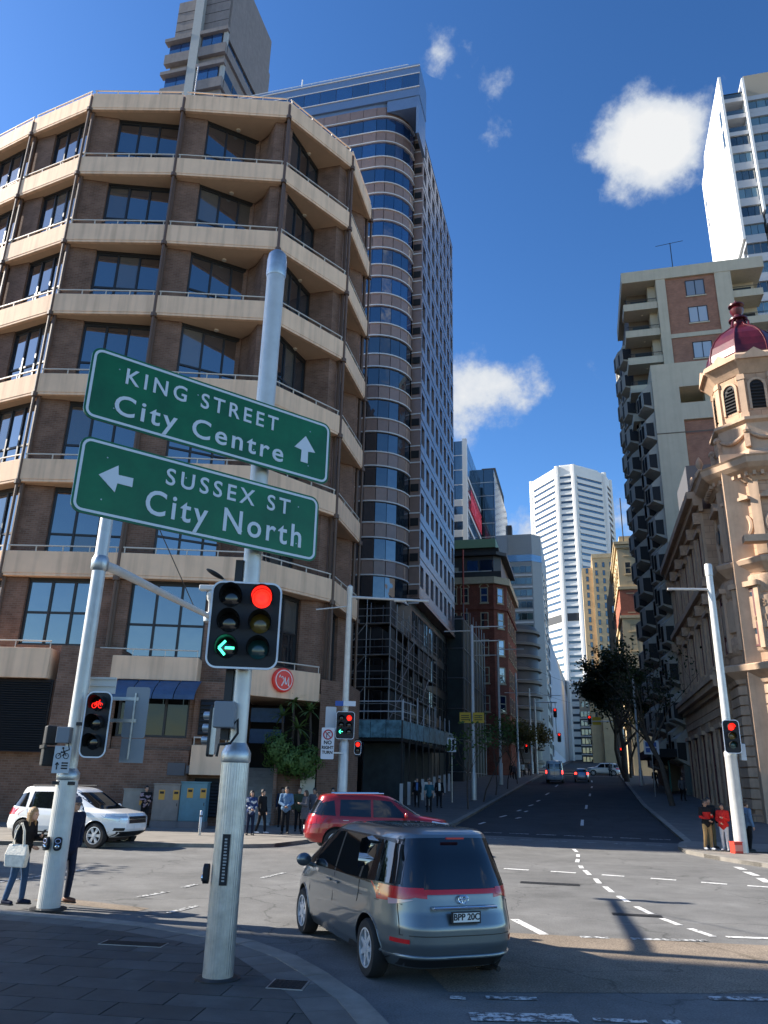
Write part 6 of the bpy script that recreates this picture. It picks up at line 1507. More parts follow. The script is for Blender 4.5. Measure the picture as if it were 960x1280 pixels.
def signal(name, label, loc, rz, cols, sc=1.0, group=None, w=None, h=None):
    """cols: per column a list of states from the top: r R(lit) a g G< etc."""
    t = thing(name, label, 'traffic light', loc, rz, group); nc = len(cols); W_ = w or (.46*nc+.02); H_ = h or 1.16; W_ *= sc; H_ *= sc
    plate(W_,H_,.14*sc,-.01,.01).build('backing_board', M_BLACKP, t); frame(W_,H_,.14*sc,.024*sc,-.022,-.0101).build('border', M_WHITEB, t)
    px_ = .36*sc; pz = .335*sc
    for c, st_ in enumerate(cols):
        x = (c-(nc-1)/2)*.40*sc
        bevel(MB().box(x-.17*sc,x+.17*sc,.0101,.16*sc,-pz*1.5,pz*1.5).build('housing', M_BLACKP, t), .02)
        for k, s_ in enumerate(st_):
            z = (len(st_)-1)/2*pz - k*pz + .02*sc
            mm = {'R':M_RED,'r':M_LENSD,'a':M_LENSA,'g':M_LENSG,'d':M_LENSD,'<':M_LENSD,'B':M_LENSD,'P':M_LENSD}[s_]
            ln = MB().lathe([(.128*sc,0),(.128*sc,.01),(.09*sc,.028*sc),(.03*sc,.036*sc)],24); ln.xf(Matrix.Rotation(pi/2,4,'X'))
            l_ = ln.build('lens', mm, t, loc=(x,-.012,z), smooth=50)
            v = visor(.145*sc,.24*sc); vo = v.build('visor', M_VISOR if s_ != 'R' else [M_VISOR], t, loc=(x,-.011,z), smooth=40)
            if s_ == 'R':
                vi = MB(); n = 16; vs = [(.132*sc*cos(pi*i/n),y,.132*sc*sin(pi*i/n)) for y in (-.03*sc,-.20*sc) for i in range(n+1)]; vi.add(vs,[(i,n+1+i,n+2+i,i+1) for i in range(n)]); vi.build('visor_glow', M_REDG, t, loc=(x,-.012,z))  # glowing sheet that stands for the red lamp's light inside the visor
            if s_ == '<':
                A = [(a*.115*sc,b*.115*sc) for a,b in ARW]; n = len(A)
                bars = [((-.85,.0),(-.15,.78)),((-.85,.0),(-.15,-.78)),((-.15,0),(.85,0))]; ar_ = MB()
                for (x0,z0),(x1,z1) in bars: ar_.tube((x0*.115*sc,-.045*sc,z0*.115*sc),(x1*.115*sc,-.045*sc,z1*.115*sc),.0155*sc,n=8)
                ar_.build('green_arrow', M_GREENL, t, loc=(x,-.012,z))
            if s_ == 'B':
                b_ = MB(); q = .05*sc
                for sx in (-1,1): b_.path([(sx*q*1.2+q*.85*cos(2*pi*i/14),-.05*sc,-q*.6+q*.85*sin(2*pi*i/14)) for i in range(15)],.0085*sc,5)
                b_.path([(-q*1.2,-.05*sc,-q*.6),(-q*.5,-.05*sc,q*.7),(q*.7,-.05*sc,q*.7),(q*1.2,-.05*sc,-q*.6)],.0085*sc,5); b_.path([(q*.7,-.05*sc,q*.7),(q*.5,-.05*sc,q*1.25),(q*.9,-.05*sc,q*1.25)],.0085*sc,5); b_.path([(-q*.5,-.05*sc,q*.7),(0,-.05*sc,-q*.6),(q*.6,-.05*sc,q*.5)],.0085*sc,5)
                b_.build('red_bicycle', M_RED, t, loc=(x,-.012,z))
    return t
# main fluted pole
mp = thing('signal_pole', 'tallest near pole with thick fluted base, carrying both green direction signs', 'pole', (-1.79,10.2,.075))
b_ = MB().lathe([(.176,0),(.172,2.44)],144,flute=36,fl=.010); b_.build('fluted_base', M_GREYP, mp)
MB().lathe([(.26,-.01),(.26,.015),(.21,.03)],32).build('base_plate', M_DMETAL, mp)
MB().lathe([(.176,2.38),(.186,2.40),(.186,2.50),(.165,2.54),(.13,2.60),(.12,2.62)],40).build('collar', M_GREYP, mp, smooth=40)
MB().lathe([(.115,2.6),(.12,5.0),(.136,7.5),(.140,10.0)],40).build('shaft', M_POLEW, mp, smooth=40)
MB().lathe([(.145,9.62),(.155,9.66),(.155,9.92),(.148,9.97)],40).build('band', M_GREYP, mp, smooth=40)
MB().lathe([(.146,9.97),(.14,10.03),(.10,10.08),(.03,10.10)],32).build('cap', M_GREYP, mp, smooth=50)
MB().box(-.205,-.105,-.09,.02,2.65,5.0).build('conduit', M_DMETAL, mp)
bx = thing('control_box', 'grey junction box with looped black cable on the main pole', 'junction box', (-1.93,10.0,3.02)); bevel(MB().box(-.13,.13,-.12,.06,-.16,.16).build('case', mat('grey_box',(.20,.22,.25),.5), bx), .015)
MB().path([(.10,-.05,-.14),(.17,-.06,-.05),(.18,-.05,-.22),(.10,-.05,-.34),(-.04,-.04,-.36),(-.06,-.03,-.50)],.017,7).build('cable', M_BLACKP, bx, smooth=60)
st_ = MB(); st_.box(-.045,.045,-.19,-.165,1.0,1.56); lb = st_.build('label_strip', M_BLACKP, mp)
k = MB(); rs = random.Random(4)
for i in range(14): k.box(-.018,.012+rs.uniform(0,.012),-.1925,-.1901,1.04+i*.035,1.058+i*.035)
k.build('faded_marks', mat('faded_white',(.35,.35,.35),.6), mp)
def push_button(x, y, z, rz, label):
    t = thing('push_button', label, 'push button', (x,y,z), rz); plate(.13,.22,.055,-.06,0).build('housing', M_BLACKP, t)
    k = MB().lathe([(.040,0),(.036,.02),(.02,.028)],20); k.xf(Matrix.Rotation(pi/2,4,'X')); k.build('button', M_CHROME, t, loc=(0,-.06,-.045)); MB().path([(.045*cos(a),-.063,.045+.035*sin(a)) for a in [2*pi*i/12 for i in range(13)]],.006,5).build('emblem', mat('pale_blue',(.4,.45,.7),.5), t)
push_button(-2.0,10.2,1.18,-pi/2,'black push button box on the side of the main pole')
signal('traffic_signal', 'large six lamp signal showing red lamp and green left arrow on the main pole', (-1.78,9.96,4.16), radians(6), [['d','d','<'],['R','a','g']], 1.0, None, .92, 1.14)
bk = MB().tube((-1.72,10.0,4.5),(-1.79,10.15,4.5),.04).tube((-1.72,10.0,3.9),(-1.79,10.15,3.9),.04)
bk.build('signal_bracket', M_DMETAL, mp).location = (1.79,-10.2,-.075)
rs_ = thing('rear_signal_head', 'signal head seen edge on behind the main pole, facing away to the left', 'traffic light', (-2.24,10.75,2.86), radians(-100)); 
plate(.20,.66,.04,-.015,.015).build('backing_board', M_DMETAL, rs_); [MB().lathe([(.055,0),(.055,.12)],16).xf(Matrix.Rotation(pi/2,4,'X')).build('visor', M_GREYP, rs_, loc=(0,0,z)) for z in (.2,.04,-.12)]; MB().box(-.08,.08,.016,.09,-.3,.3).build('housing', M_GREYP, rs_)

# the two green direction signs
M_SGREEN = mat('sign_green', (.003,.120,.042), .38, var=.3, vscale=1.6, coat=.12, spec=.3); M_SWHITE = mat('sign_white_sheeting', (.62,.66,.70), .4)
A53 = radians(53.0); sgx = (sin(A53), cos(A53)); sgn = (cos(A53), -sin(A53)); SP = (-1.79+sgn[0]*.24, 10.2+sgn[1]*.24)
def road_sign(name, label, uc, zc, w, h):
    t = thing(name, label, 'road sign', (SP[0]+sgx[0]*uc, SP[1]+sgx[1]*uc, zc), atan2(sgx[1],sgx[0]))
    plate(w,h,.13,-.012,.012).build('panel', M_SGREEN, t); frame(w-.05,h-.05,.11,.032,-.0165,-.0121).build('border', M_SWHITE, t)
    for z in (-h*.28,h*.28): MB().box(-w/2+.15,w/2-.15,.0125,.045,z-.03,z+.03).build('rear_rail', M_GREYP, t)
    for x in (-w*.4,-w*.1,w*.15,w*.4):
        for z in (-h*.28,h*.28): MB().lathe([(.010,0),(.008,.004)],8).xf(Matrix.Rotation(pi/2,4,'X')).build('rivet', M_GREYP, t, loc=(x,-.012,z))
    return t
def sign_text(t, txt, u0, u1, z0, z1, bold=.012, sp=1.06, wd=.003):
    """each letter a part of the sign, spaced like the whole word and fitted between u0..u1, z0..z1"""
    B = lambda me: (np.array([v.co for v in me.vertices]).min(0), np.array([v.co for v in me.vertices]).max(0))
    whole = text_mesh(txt, 1.0, wd, bold, 'LEFT', M_SWHITE, sp); mn, mx_ = B(whole); sx = (u1-u0)/(mx_[0]-mn[0])
    cb, ct = B(text_mesh(txt[0], 1.0, wd, 0, 'LEFT')); sz = (z1-z0)/(ct[1]-cb[1]); cache = {}
    for i, ch in enumerate(txt):
        if ch == ' ': continue
        if ch not in cache:
            me = text_mesh(ch, 1.0, wd, bold, 'LEFT', M_SWHITE, 1, 'letter'); a, b = B(me)
            for v in me.vertices: v.co = Vector(((v.co.x-b[0])*sx, (v.co.y-cb[1])*sz, v.co.z))
            me.update(); cache[ch] = me
        r = B(text_mesh(txt[:i+1], 1.0, wd, bold, 'LEFT', None, sp))[1][0]
        mk('letter', cache[ch], t, (u0+(r-mn[0])*sx, -.0165, z0), rot=(pi/2,0,0))
def arrow(t, cx_, cz_, L_, ang, wd=.06):
    pts = [(0,L_/2),(-L_*.42,-L_*.02),(-L_*.13,-L_*.06),(-L_*.14,-L_/2),(L_*.14,-L_/2),(L_*.13,-L_*.06),(L_*.42,-L_*.02)]
    c, s = cos(ang), sin(ang); P = [(cx_+x*c-z*s, cz_+x*s+z*c) for x, z in pts]; n = len(P)
    MB().add([(x,-.0185,z) for x,z in P]+[(x,-.0122,z) for x,z in P],[tuple(range(n))[::-1] if False else tuple(range(n)),tuple(range(2*n-1,n-1,-1))]+[(i,n+i,n+(i+1)%n,(i+1)%n) for i in range(n)]).build('arrow', M_SWHITE, t)
uc = -.785; s1 = road_sign('direction_sign', 'upper green direction sign reading KING STREET City Centre with upward arrow', uc, 6.87, 3.57, .98)
sign_text(s1,'KING STREET',-2.12-uc,.10-uc,6.98-6.87,7.19-6.87,.012,1.35); sign_text(s1,'City Centre',-2.21-uc,.22-uc,6.53-6.87,6.80-6.87,.012,1.22); arrow(s1,.57-uc,6.84-6.87,.42,0)
uc = -.835; s2 = road_sign('direction_sign', 'lower green direction sign reading SUSSEX ST City North with left arrow', uc, 5.66, 3.40, .97)
sign_text(s2,'SUSSEX ST',-1.44-uc,.39-uc,5.78-5.66,6.0-5.66,.012,1.35); sign_text(s2,'City North',-1.66-uc,.60-uc,5.34-5.66,5.66-5.66,.012,1.22); arrow(s2,-2.06-uc,5.69-5.66,.42,pi/2)
for z in (7.1,6.6,5.9,5.4): MB().box(-.2,.2,-.2,-.16,-.04,.04).lathe([(.19,-.05),(.19,.05)],24).build('sign_clamp', M_GREYP, mp, loc=(0,0,z-.075), rz=atan2(sgx[1],sgx[0]))

# left pole with arm, cameras, bicycle signal
lp = thing('signal_pole', 'thick pole at the left pavement edge with outreach arm carrying white cameras', 'pole', (-5.56,14.67,.075))
MB().lathe([(.19,0),(.185,2.1)],144,flute=36,fl=.008).build('fluted_base', M_POLEW, lp); MB().lathe([(.30,-.01),(.30,.02),(.23,.03)],32).build('base_plate', M_DMETAL, lp)
MB().lathe([(.19,2.08),(.20,2.1),(.20,2.2),(.16,2.25),(.14,2.28)],40).build('collar', M_GREYP, lp, smooth=40)
MB().lathe([(.132,2.25),(.122,8.4),(.12,8.45),(.02,8.5)],40).build('shaft', M_POLEW, lp, smooth=40)
MB().lathe([(.13,5.95),(.165,6.0),(.165,6.18),(.13,6.25)],32).build('arm_collar', M_GREYP, lp, smooth=40)
MB().path([(0,.1,6.12),(.1,.6,6.15),(1.0,5.55,6.2)],[.10,.095,.065],16).build('outreach_arm', M_POLEW, lp, smooth=60)
MB().tube((.2,1.0,8.2),(.8,4.6,6.25),.012,n=5).build('stay_wire', M_DMETAL, lp)
MB().box(-.20,.20,-.17,-.15,2.0,2.06).build('clamp', M_DMETAL, lp)
cx0, cy0, cz0 = -4.56, 20.25, 6.28
cam_t = thing('security_camera', 'white traffic cameras stacked at the end of the outreach arm', 'camera', (cx0,cy0,cz0))
M_CAMW = mat('camera_white', (.62,.61,.58), .45)
MB().lathe([(.16,-.14),(.17,0),(.12,.10)],16).build('mount', M_GREYP, cam_t, smooth=40); MB().lathe([(.06,.1),(.07,.4),(.12,.46),(.14,.62),(.08,.7)],16).build('riser', M_CAMW, cam_t, smooth=40)
bevel(MB().box(-.34,.34,-.12,.12,.70,.84).build('camera_housing', M_CAMW, cam_t), .03); bevel(MB().box(.04,.5,-.10,.10,.14,.30).build('camera_housing', M_CAMW, cam_t), .03).rotation_euler = (0,.22,0); MB().box(.3,.36,-.125,-.02,.74,.80).build('camera_lens', M_LENSD, cam_t)
signal('bicycle_signal', 'three lamp bicycle signal showing a red bicycle on the left pole', (-5.10,14.42,3.12), radians(-6), [['B','d','d']], 1.0, None, .50, 1.16)
MB().box(-.02,.35,-.03,.03,-.03,.03).build('bracket', M_DMETAL, lp, loc=(.08,-.12,3.05))
ps = thing('pedestrian_signal', 'black pedestrian signal head seen from behind on the left side of the left pole', 'traffic light', (-5.98,14.70,2.72), radians(120))
for z in (.2,-.17): bevel(MB().box(-.16,.16,-.10,.12,z-.17,z+.17).build('housing', M_BLACKP, ps), .03); visor(.14,.2).build('visor', M_VISOR, ps, loc=(0,-.1,z), smooth=40)
MB().box(-.3,.3,.1,.14,-.03,.03).build('bracket', M_DMETAL, ps)
gb = thing('control_box', 'small blue grey junction box above the bicycle plate on left pole', 'junction box', (-5.66,14.44,2.92)); bevel(MB().box(-.12,.12,-.06,.09,-.14,.14).build('case', MATS['grey_box'], gb), .012)
MB().path([(.1,-.02,-.12),(.15,-.03,-.25),(.02,-.03,-.30),(-.02,.02,-.20)],.012,6).build('cable', M_BLACKP, gb)
bp = thing('bicycle_plate', 'small white plate with a bicycle pictogram and arrows strapped to left pole', 'sign', (-5.62,14.42,2.50)); M_PLATEG = mat('plate_white',(.50,.53,.56),.5)
MB().box(-.15,.15,-.01,.01,-.23,.23).build('panel', M_PLATEG, bp); k = MB()
for sx in (-1,1): k.path([(sx*.068+.045*cos(2*pi*i/14),-.014,.06+.045*sin(2*pi*i/14)) for i in range(15)],.006,5)
k.path([(-.068,-.014,.06),(-.03,-.014,.12),(.04,-.014,.12),(.068,-.014,.06)],.006,5); k.path([(0,-.014,.06),(.04,-.014,.12),(0,-.014,.17)],.008,5); k.sphere((.0,-.014,.195),.02,8,6); k.build('pictogram', M_INK, bp)
k = MB(); k.tube((-.07,-.014,-.05),(-.07,-.014,-.17),.01,n=6); k.tube((-.07,-.014,-.05),(-.10,-.014,-.09),.008,n=5); k.tube((-.07,-.014,-.05),(-.04,-.014,-.09),.008,n=5)
for i in range(3): k.box(.01,.12,-.016,-.012,-.07-.045*i,-.045-.045*i)
k.build('arrow_marks', M_INK, bp)
push_button(-5.66,14.48,1.12,radians(-35),'left of two black push buttons on the left pole'); push_button(-5.48,14.47,1.12,radians(12),'right of two black push buttons on the left pole, under a bicycle mark')
sb = thing('sign_back', 'tall blank grey sign seen from behind beside the bicycle signal', 'sign', (-4.62,15.0,3.34)); M_BACK = mat('sign_back_grey',(.24,.27,.31),.45,.3)
plate(.44,.93,.05,-.01,.01).build('panel', M_BACK, sb, loc=(.03,0,.05)); MB().box(-.17,.27,-.01,.01,-.86,-.43).build('lower_panel', M_BACK, sb); MB().box(-.015,.015,-.05,-.011,-.8,.4).build('rail', M_GREYP, sb)
MB().box(0,1.0,.3,.34,3.2,3.26).build('sign_bracket', M_GREYP, lp, loc=(0,0,-.075)); MB().box(0,1.0,.3,.34,3.6,3.66).build('sign_bracket', M_GREYP, lp, loc=(0,0,-.075)); MB().box(.0,.05,.1,.34,3.2,3.66).build('sign_bracket', M_GREYP, lp, loc=(0,0,-.075))
sn = thing('street_name_sign', 'extruded street name sign seen from behind on the left pole above the bicycle signal', 'sign', (-5.33,14.9,3.86)); 
for z in (-.13,.0,.13): MB().box(-.33,.33,-.03,.0,z-.02,z+.02).build('rail', M_CAMW, sn)
MB().box(-.33,.33,.001,.02,-.15,.15).build('panel', M_CAMW, sn)

# middle pole by the red car
md = thing('signal_pole', 'pale pole with two thin cross arms behind the red four wheel drive', 'pole', (-1.66,39.0,.12))
MB().lathe([(.24,0),(.24,3.8),(.17,3.95)],24).build('base_sleeve', M_POLEW, md, smooth=40); MB().lathe([(.165,3.9),(.14,11.2),(.16,11.25),(.16,11.6),(.03,11.7)],24).build('shaft', M_POLEW, md, smooth=40)
MB().tube((-1.7,0,10.35),(-.1,0,10.55),.035,n=8).build('cross_arm', M_POLEW, md); MB().tube((.1,0,11.05),(4.1,.3,11.0),.07,n=8).build('cross_arm', M_POLEW, md); MB().tube((2.3,.15,10.98),(2.9,.2,10.98),.10,n=8).build('arm_sleeve', M_POLEW, md)
signal('traffic_signal', 'small six lamp signal with red lamp and green left arrow on the middle pole', (-1.62,38.6,4.74), 0, [['d','d','<'],['R','d','d']], .95, None, .95, 1.36)
signal('pedestrian_signal', 'pedestrian signal with red figure right of the middle pole', (-.98,38.8,3.72), 0, [['R','d']], .8, None, .42, .8)
bh = thing('sign_back', 'blank white sign seen from behind left of the middle pole signal', 'sign', (-2.35,38.9,5.05)); plate(.52,1.15,.05,-.01,.01).build('panel', M_PLATEG, bh)
MB().box(-.9,0,-.08,-.04,4.7,4.76).build('sign_bracket', M_POLEW, md)
nr = thing('no_right_turn_sign', 'white NO RIGHT TURN sign with crossed arrow roundel beside middle pole', 'sign', (-2.42,38.5,3.88)); plate(.62,1.45,.05,-.01,.01).build('panel', mat('sign_face_white',(.66,.68,.72),.5), nr)
k = MB(); k.path([(.21*cos(2*pi*i/28),-.018,.40+.21*sin(2*pi*i/28)) for i in range(29)],.03,6); k.path([(-.15,-.02,.55),(.15,-.02,.25)],.022,6); k.build('red_ring', mat('sign_ring_red',(.45,.03,.05),.5), nr)
k = MB(); k.path([(-.06,-.015,.26),(-.06,-.015,.44),(.02,-.015,.49),(.10,-.015,.49)],.022,6); k.build('turn_arrow', M_INK, nr)
for i,(tx,z,s_) in enumerate((('NO',.03,.24),('RIGHT',-.20,.19),('TURN',-.42,.19))): mk('lettering', text_mesh(tx,s_,.003,.008,mat=M_INK), nr, (0,-.014,z), rot=(pi/2,0,0))
MB().box(-.7,0,-.5,-.46,3.3,3.36).build('sign_bracket', M_POLEW, md)
nm = thing('street_name_sign', 'small blue and white street name blade on the middle pole', 'sign', (-1.7,38.75,5.78)); MB().box(-.05,.55,-.02,.02,-.12,.12).build('panel', MATS['sign_face_white'], nm); MB().box(-.45,-.05,-.02,.02,-.12,.12).build('blue_panel', mat('sign_blue',(.03,.09,.35),.5), nm)

# right pole
rp = thing('signal_pole', 'white tapered pole with thin side arm on the right corner pavement', 'pole', (13.28,30.25,.12))
MB().lathe([(.23,0),(.22,3.3),(.23,3.32),(.23,3.45),(.17,3.55)],40).build('base_sleeve', M_POLEW, rp, smooth=40); MB().lathe([(.16,3.5),(.13,10.3),(.15,10.32),(.15,10.75),(.13,10.8)],32).build('shaft', M_POLEW, rp, smooth=40)
MB().tube((-.1,0,9.75),(-1.75,0,9.72),.05,n=8).build('side_arm', M_POLEW, rp)
signal('traffic_signal', 'three lamp signal showing red on the right corner pole', (13.28,29.95,4.14), radians(-8), [['R','a','g']], .98, None, .62, 1.24)
mb_ = thing('control_box', 'small grey box on the right corner pole', 'junction box', (13.72,30.2,3.6)); bevel(MB().box(-.1,.1,-.1,.1,-.3,.3).build('case', M_PLATEG, mb_), .02)
rbk_ = thing('red_box', 'bright red plastic box standing at the foot of the right corner pole', 'box', (12.88,29.75,.12), .2); rr_ = mat('red_plastic',(.62,.04,.02),.5); o = MB().prism([(-.17,-.14),(.17,-.14),(.17,.14),(-.17,.14)],0,.36).build('body', rr_, rbk_); bevel(o,.02); MB().box(-.15,.15,-.145,-.14,.08,.28).build('front_panel', mat('red_box_label',(.75,.25,.18),.6), rbk_); MB().box(-.18,.18,-.15,.15,.362,.39).build('lid', rr_, rbk_)

# poles up the street
def street_pole(name, label, s, t, h, arms, r=.13, group='lamp and wire poles up the left pavement'):
    p = st_thing(name, label, 'pole', s, t, gz(s)+.12, group); MB().lathe([(r*1.5,0),(r*1.5,h*.14),(r,h*.15),(r*.8,h),(.02,h+.1)],16).build('shaft', M_POLEW, p, smooth=40)
    for (z,x0,x1) in arms: MB().tube((x0,0,z),(x1,0,z),.045,n=6).build('cross_arm', M_POLEW, p)
    return p
street_pole('street_pole', 'tall pale pole with three cross arms carrying a yellow sign on the left pavement', 59.7, -8.1, 12.8, ((12.4,-2.2,0),(11.6,0,2.2),(12.7,0,2.6)))
street_pole('street_pole', 'second pale pole up the left pavement beyond the yellow sign', 84, -8.6, 14.5, ((13.8,0,2.8),(13.2,-2.5,0)), .14)
street_pole('street_pole', 'third pale pole up the left pavement', 104, -8.4, 13, ((12.2,0,3.4),(10.5,-1.5,2.5)), .14)
street_pole('street_pole', 'slim pole near the far crossing on the left', 118, -7.6, 12, ((11,0,4.5),(9.5,-2,0)), .14)
street_pole('street_pole', 'pale pole among the trees on the right pavement', 90, 5.5, 11, ((8.8,-1.4,0),), .13, 'poles up the right pavement')
ys = st_thing('yellow_sign', 'yellow rectangular sign pair on the left street pole', 'sign', 59.4, -8.1, gz(60)+5.9); [MB().box(x-.42,x+.42,-.02,.02,-.38,.38).build('panel', mat('sign_yellow',(.50,.33,.02),.5), ys) for x in (-.55,.45)]; [MB().box(x-.3,x+.3,-.026,-.0201,z-.03,z+.03).build('text_bar', M_INK, ys) for x in (-.55,.45) for z in (.15,0,-.15)]
def board_sign(s, t, z, label, hgt, blue=False, w=.62, h=.95):
    q = st_thing('parking_sign', label, 'sign', s, t, gz(s)+.12); MB().tube((0,0,0),(0,0,hgt),.035,n=8).build('post', M_GREYP, q); MB().box(-w/2,w/2,-.06,-.04,hgt-h,hgt).build('panel', MATS['sign_face_white'], q)
    m_ = MATS['sign_blue'] if blue else M_INK
    for i in range(2):
        for j in range(2): MB().box(-w*.38+j*w*.42,-w*.38+j*w*.42+w*.3,-.066,-.0601,hgt-h*.45-i*h*.42,hgt-h*.12-i*h*.42).build('symbol_block', m_, q)
board_sign(56.5,-9.2,0,'white parking sign on a thin post in front of the hoarding',4.3); board_sign(70,5.3,0,'white and blue sign on a thin post under the right hand trees',4.4,True,1.2,1.1)
# far signals
FG = 'signals at the far crossing'
for (s,t,z,lb) in ((118.5,-9.6,3.6,'red signal low on the left of the far crossing, left of two'),(119,-8.4,3.6,'red signal low on the left of the far crossing, right of two'),(118,-4.0,8.6,'red signal hung high over the middle of the far crossing'),(119,-3.6,5.2,'red signal hung beneath the high middle signal'),(118,.8,7.6,'red signal hung beside the yellow plate at the far crossing'),(119,4.9,3.3,'red signal low on the right of the far crossing')):
    x,y,_ = ST(s,t); sg_ = signal('traffic_signal', lb, (x,y,gz(119)+z), -SA, [['R','d','d']], 1.15, FG)
fa = st_thing('mast_arm_pole', 'signal pole with long horizontal arm and yellow plate right of the far crossing', 'pole', 119.2, 5.3, gz(119)+.12); MB().lathe([(.16,0),(.13,9.5),(.02,9.6)],16).build('shaft', M_POLEW, fa, smooth=40); MB().tube((0,0,7.4),(-5.4,0,7.4),.10,n=8).build('mast_arm', M_POLEW, fa); MB().box(-4.1,-2.9,-.06,-.02,6.9,8.0).build('yellow_plate', MATS['sign_yellow'], fa)
fb = st_thing('mast_arm_pole', 'far signal pole with a long horizontal arm on the left of the far crossing', 'pole', 118.3, -6.9, gz(119)+.12); MB().lathe([(.16,0),(.13,10.5),(.02,10.6)],16).build('shaft', M_POLEW, fb, smooth=40); MB().tube((0,0,10.0),(3.2,0,10.0),.09,n=8).build('mast_arm', M_POLEW, fb); MB().tube((2.95,-.2,10),(2.95,-.2,5.5),.04,n=6).build('drop_rod', M_DMETAL, fb); MB().tube((0,-.3,3.3),(1.1,.5,3.3),.04,n=6).build('side_arm', M_DMETAL, fb)

# cabinets and bollards in front of the hotel
def cabinet(x, y, w, h, d, col, name, label, doors=1, tags=()):
    t = thing('utility_cabinet', label, 'cabinet', (x,y,.12), 0, None); m = mat(name, col, .5, var=.12, vscale=3, stain=.2)
    MB().box(-w/2-.02,w/2+.02,-d/2,d/2,0,.28).build('plinth', M_CONC, t); bevel(MB().box(-w/2,w/2,-d/2,d/2,.281,h).build('case', m, t), .02); MB().box(-w/2-.03,w/2+.03,-d/2-.03,d/2+.03,h,h+.05).build('top', m, t)
    for k in range(doors):
        x0 = -w/2+w/doors*k; MB().box(x0+.03,x0+w/doors-.03,-d/2-.015,-d/2-.001,.33,h-.05).build('door', m, t); MB().box(x0+w/doors-.1,x0+w/doors-.07,-d/2-.03,-d/2-.016,h*.5,h*.5+.12).build('handle', M_DMETAL, t)
    for tx in tags:
        MB().box(tx-.13,tx+.13,-d/2-.02,-d/2-.0155,h-.62,h-.22).build('warning_label', mat('label_orange',(.55,.30,.05),.5), t)
        MB().box(tx-.09,tx+.09,-d/2-.024,-d/2-.0201,h-.38,h-.28).build('warning_mark', M_INK, t)
cabinet(-10.55,36.0,.95,1.5,.5,(.24,.24,.22),'grey_cabinet_a','low grey utility cabinet, leftmost of the three by the brick wall',1,(.38,))
cabinet(-9.12,35.9,1.15,1.75,.6,(.22,.20,.18),'grey_cabinet_b','tall grey utility cabinet between the low grey one and the blue one',1,(-.2,.42))
cabinet(-7.95,35.9,1.15,1.85,.6,(.10,.23,.28),'blue_cabinet','light blue utility cabinet at the right end of the row',1,(-.15,.42))
M_BOLL = mat('stainless_bollard',(.5,.5,.5),.3,.8)
for x,y,lb in ((-6.75,31.9,'steel bollard in front of the blue cabinet by the kerb'),(-12.9,31.5,'steel bollard on the pavement behind the white four wheel drive')):
    t = thing('bollard', lb, 'bollard', (x,y,.12)); MB().lathe([(.055,0),(.055,.85),(.04,.88)],16).build('post', M_BOLL, t, smooth=40); MB().lathe([(.058,.66),(.058,.72)],16).build('dark_band', M_DMETAL, t)
lmp = thing('wall_lamp', 'round white wall lamp on the brick wall above the white four wheel drive', 'lamp', (-14.1,36.6,4.15)); MB().sphere((0,0,0),.17,16,10).build('globe', mat('lamp_globe',(.8,.8,.76),.4), lmp, smooth=60); MB().box(-.08,.08,.05,.2,-.08,.08).build('bracket', M_DMETAL, lmp)
jb = thing('fire_panel','grey service panels on the brick wall above the cabinets','panel',(-8.9,37.15,2.5)); MB().box(-.7,.1,-.06,0,-.25,.3).build('panel', mat('panel_dark_grey',(.10,.10,.11),.6), jb); MB().box(.15,.5,-.05,0,-.15,.2).build('panel', MATS['panel_dark_grey'], jb)
sl = thing('street_lamp', 'small grey lamp head on a thin arm peeking over the large traffic signal', 'lamp', (-1.79,10.38,4.3)); MB().path([(0,-.05,0),(-.15,.03,.35),(-.42,.08,.58)],[.022,.018,.016],8).build('arm', M_GREYP, sl, smooth=60); o = MB().sphere((0,0,0),.15,16,10,1,.5,.22).build('lamp_head', M_DMETAL, sl, smooth=60); o.location = (-.55,.09,.66); o.rotation_euler = (0,.5,0); MB().tube((-.13,-.02,.3),(-.13,-.02,.62),.025,n=8).build('stub_tube', M_WHITEB, sl)
# bollard row along the hoarding
# ---------------------------------------------------------------- overhead wires between poles
ow = thing('overhead_wires', 'thin span wires strung between the street poles over the road', 'wire', (0,0,0)); 
for (a,b) in ((ST(84,-8.6,gz(84)+13.8),ST(90,5.5,gz(90)+9)),(ST(104,-8.4,gz(104)+12),ST(119,5.3,gz(119)+9))):
    a = Vector(a); b = Vector(b); MB().path([a.lerp(b,f)-Vector((0,0,.8*4*f*(1-f))) for f in [i/8 for i in range(9)]],.012,4).build('wire', M_DMETAL, ow)

# ---------------------------------------------------------------- people
def ccap(m, p0, p1, r0, r1, n=12):
    m.tube(p0,p1,r0,r1,n,cap=False); m.sphere(p0,r0,n,8); m.sphere(p1,r1,n,8)
def remeshed(mb, name, mats, parent, vox=.012, it=3, region=None):
    o = mb.build('tmp', M_DARK, None); md = o.modifiers.new('r','REMESH'); md.mode = 'VOXEL'; md.voxel_size = vox; md.use_smooth_shade = True
    sm = o.modifiers.new('s','SMOOTH'); sm.iterations = it; sm.factor = .5
    COL.objects.unlink(o); me = evaluated(o); bpy.data.objects.remove(o); me.name = name
    me.materials.clear(); [me.materials.append(m) for m in (mats if isinstance(mats,list) else [mats])]
    me.polygons.foreach_set('use_smooth',[True]*len(me.polygons))
    if region: me.polygons.foreach_set('material_index',[region(p.center) for p in me.polygons])
    return mk(name, me, parent)
def cloth(name, col, **k): return mat('cloth_'+name, col, .85, var=.15, vscale=14, bump=.35, bscale=30, spec=.2, **k)
M_SKIN = mat('skin_light', (.50,.30,.21), .55); M_SKIN2 = mat('skin_tan', (.36,.20,.13), .55); M_EYE = mat('eye_dark', (.02,.015,.012), .3); M_LIP = mat('lip', (.36,.13,.10), .5)
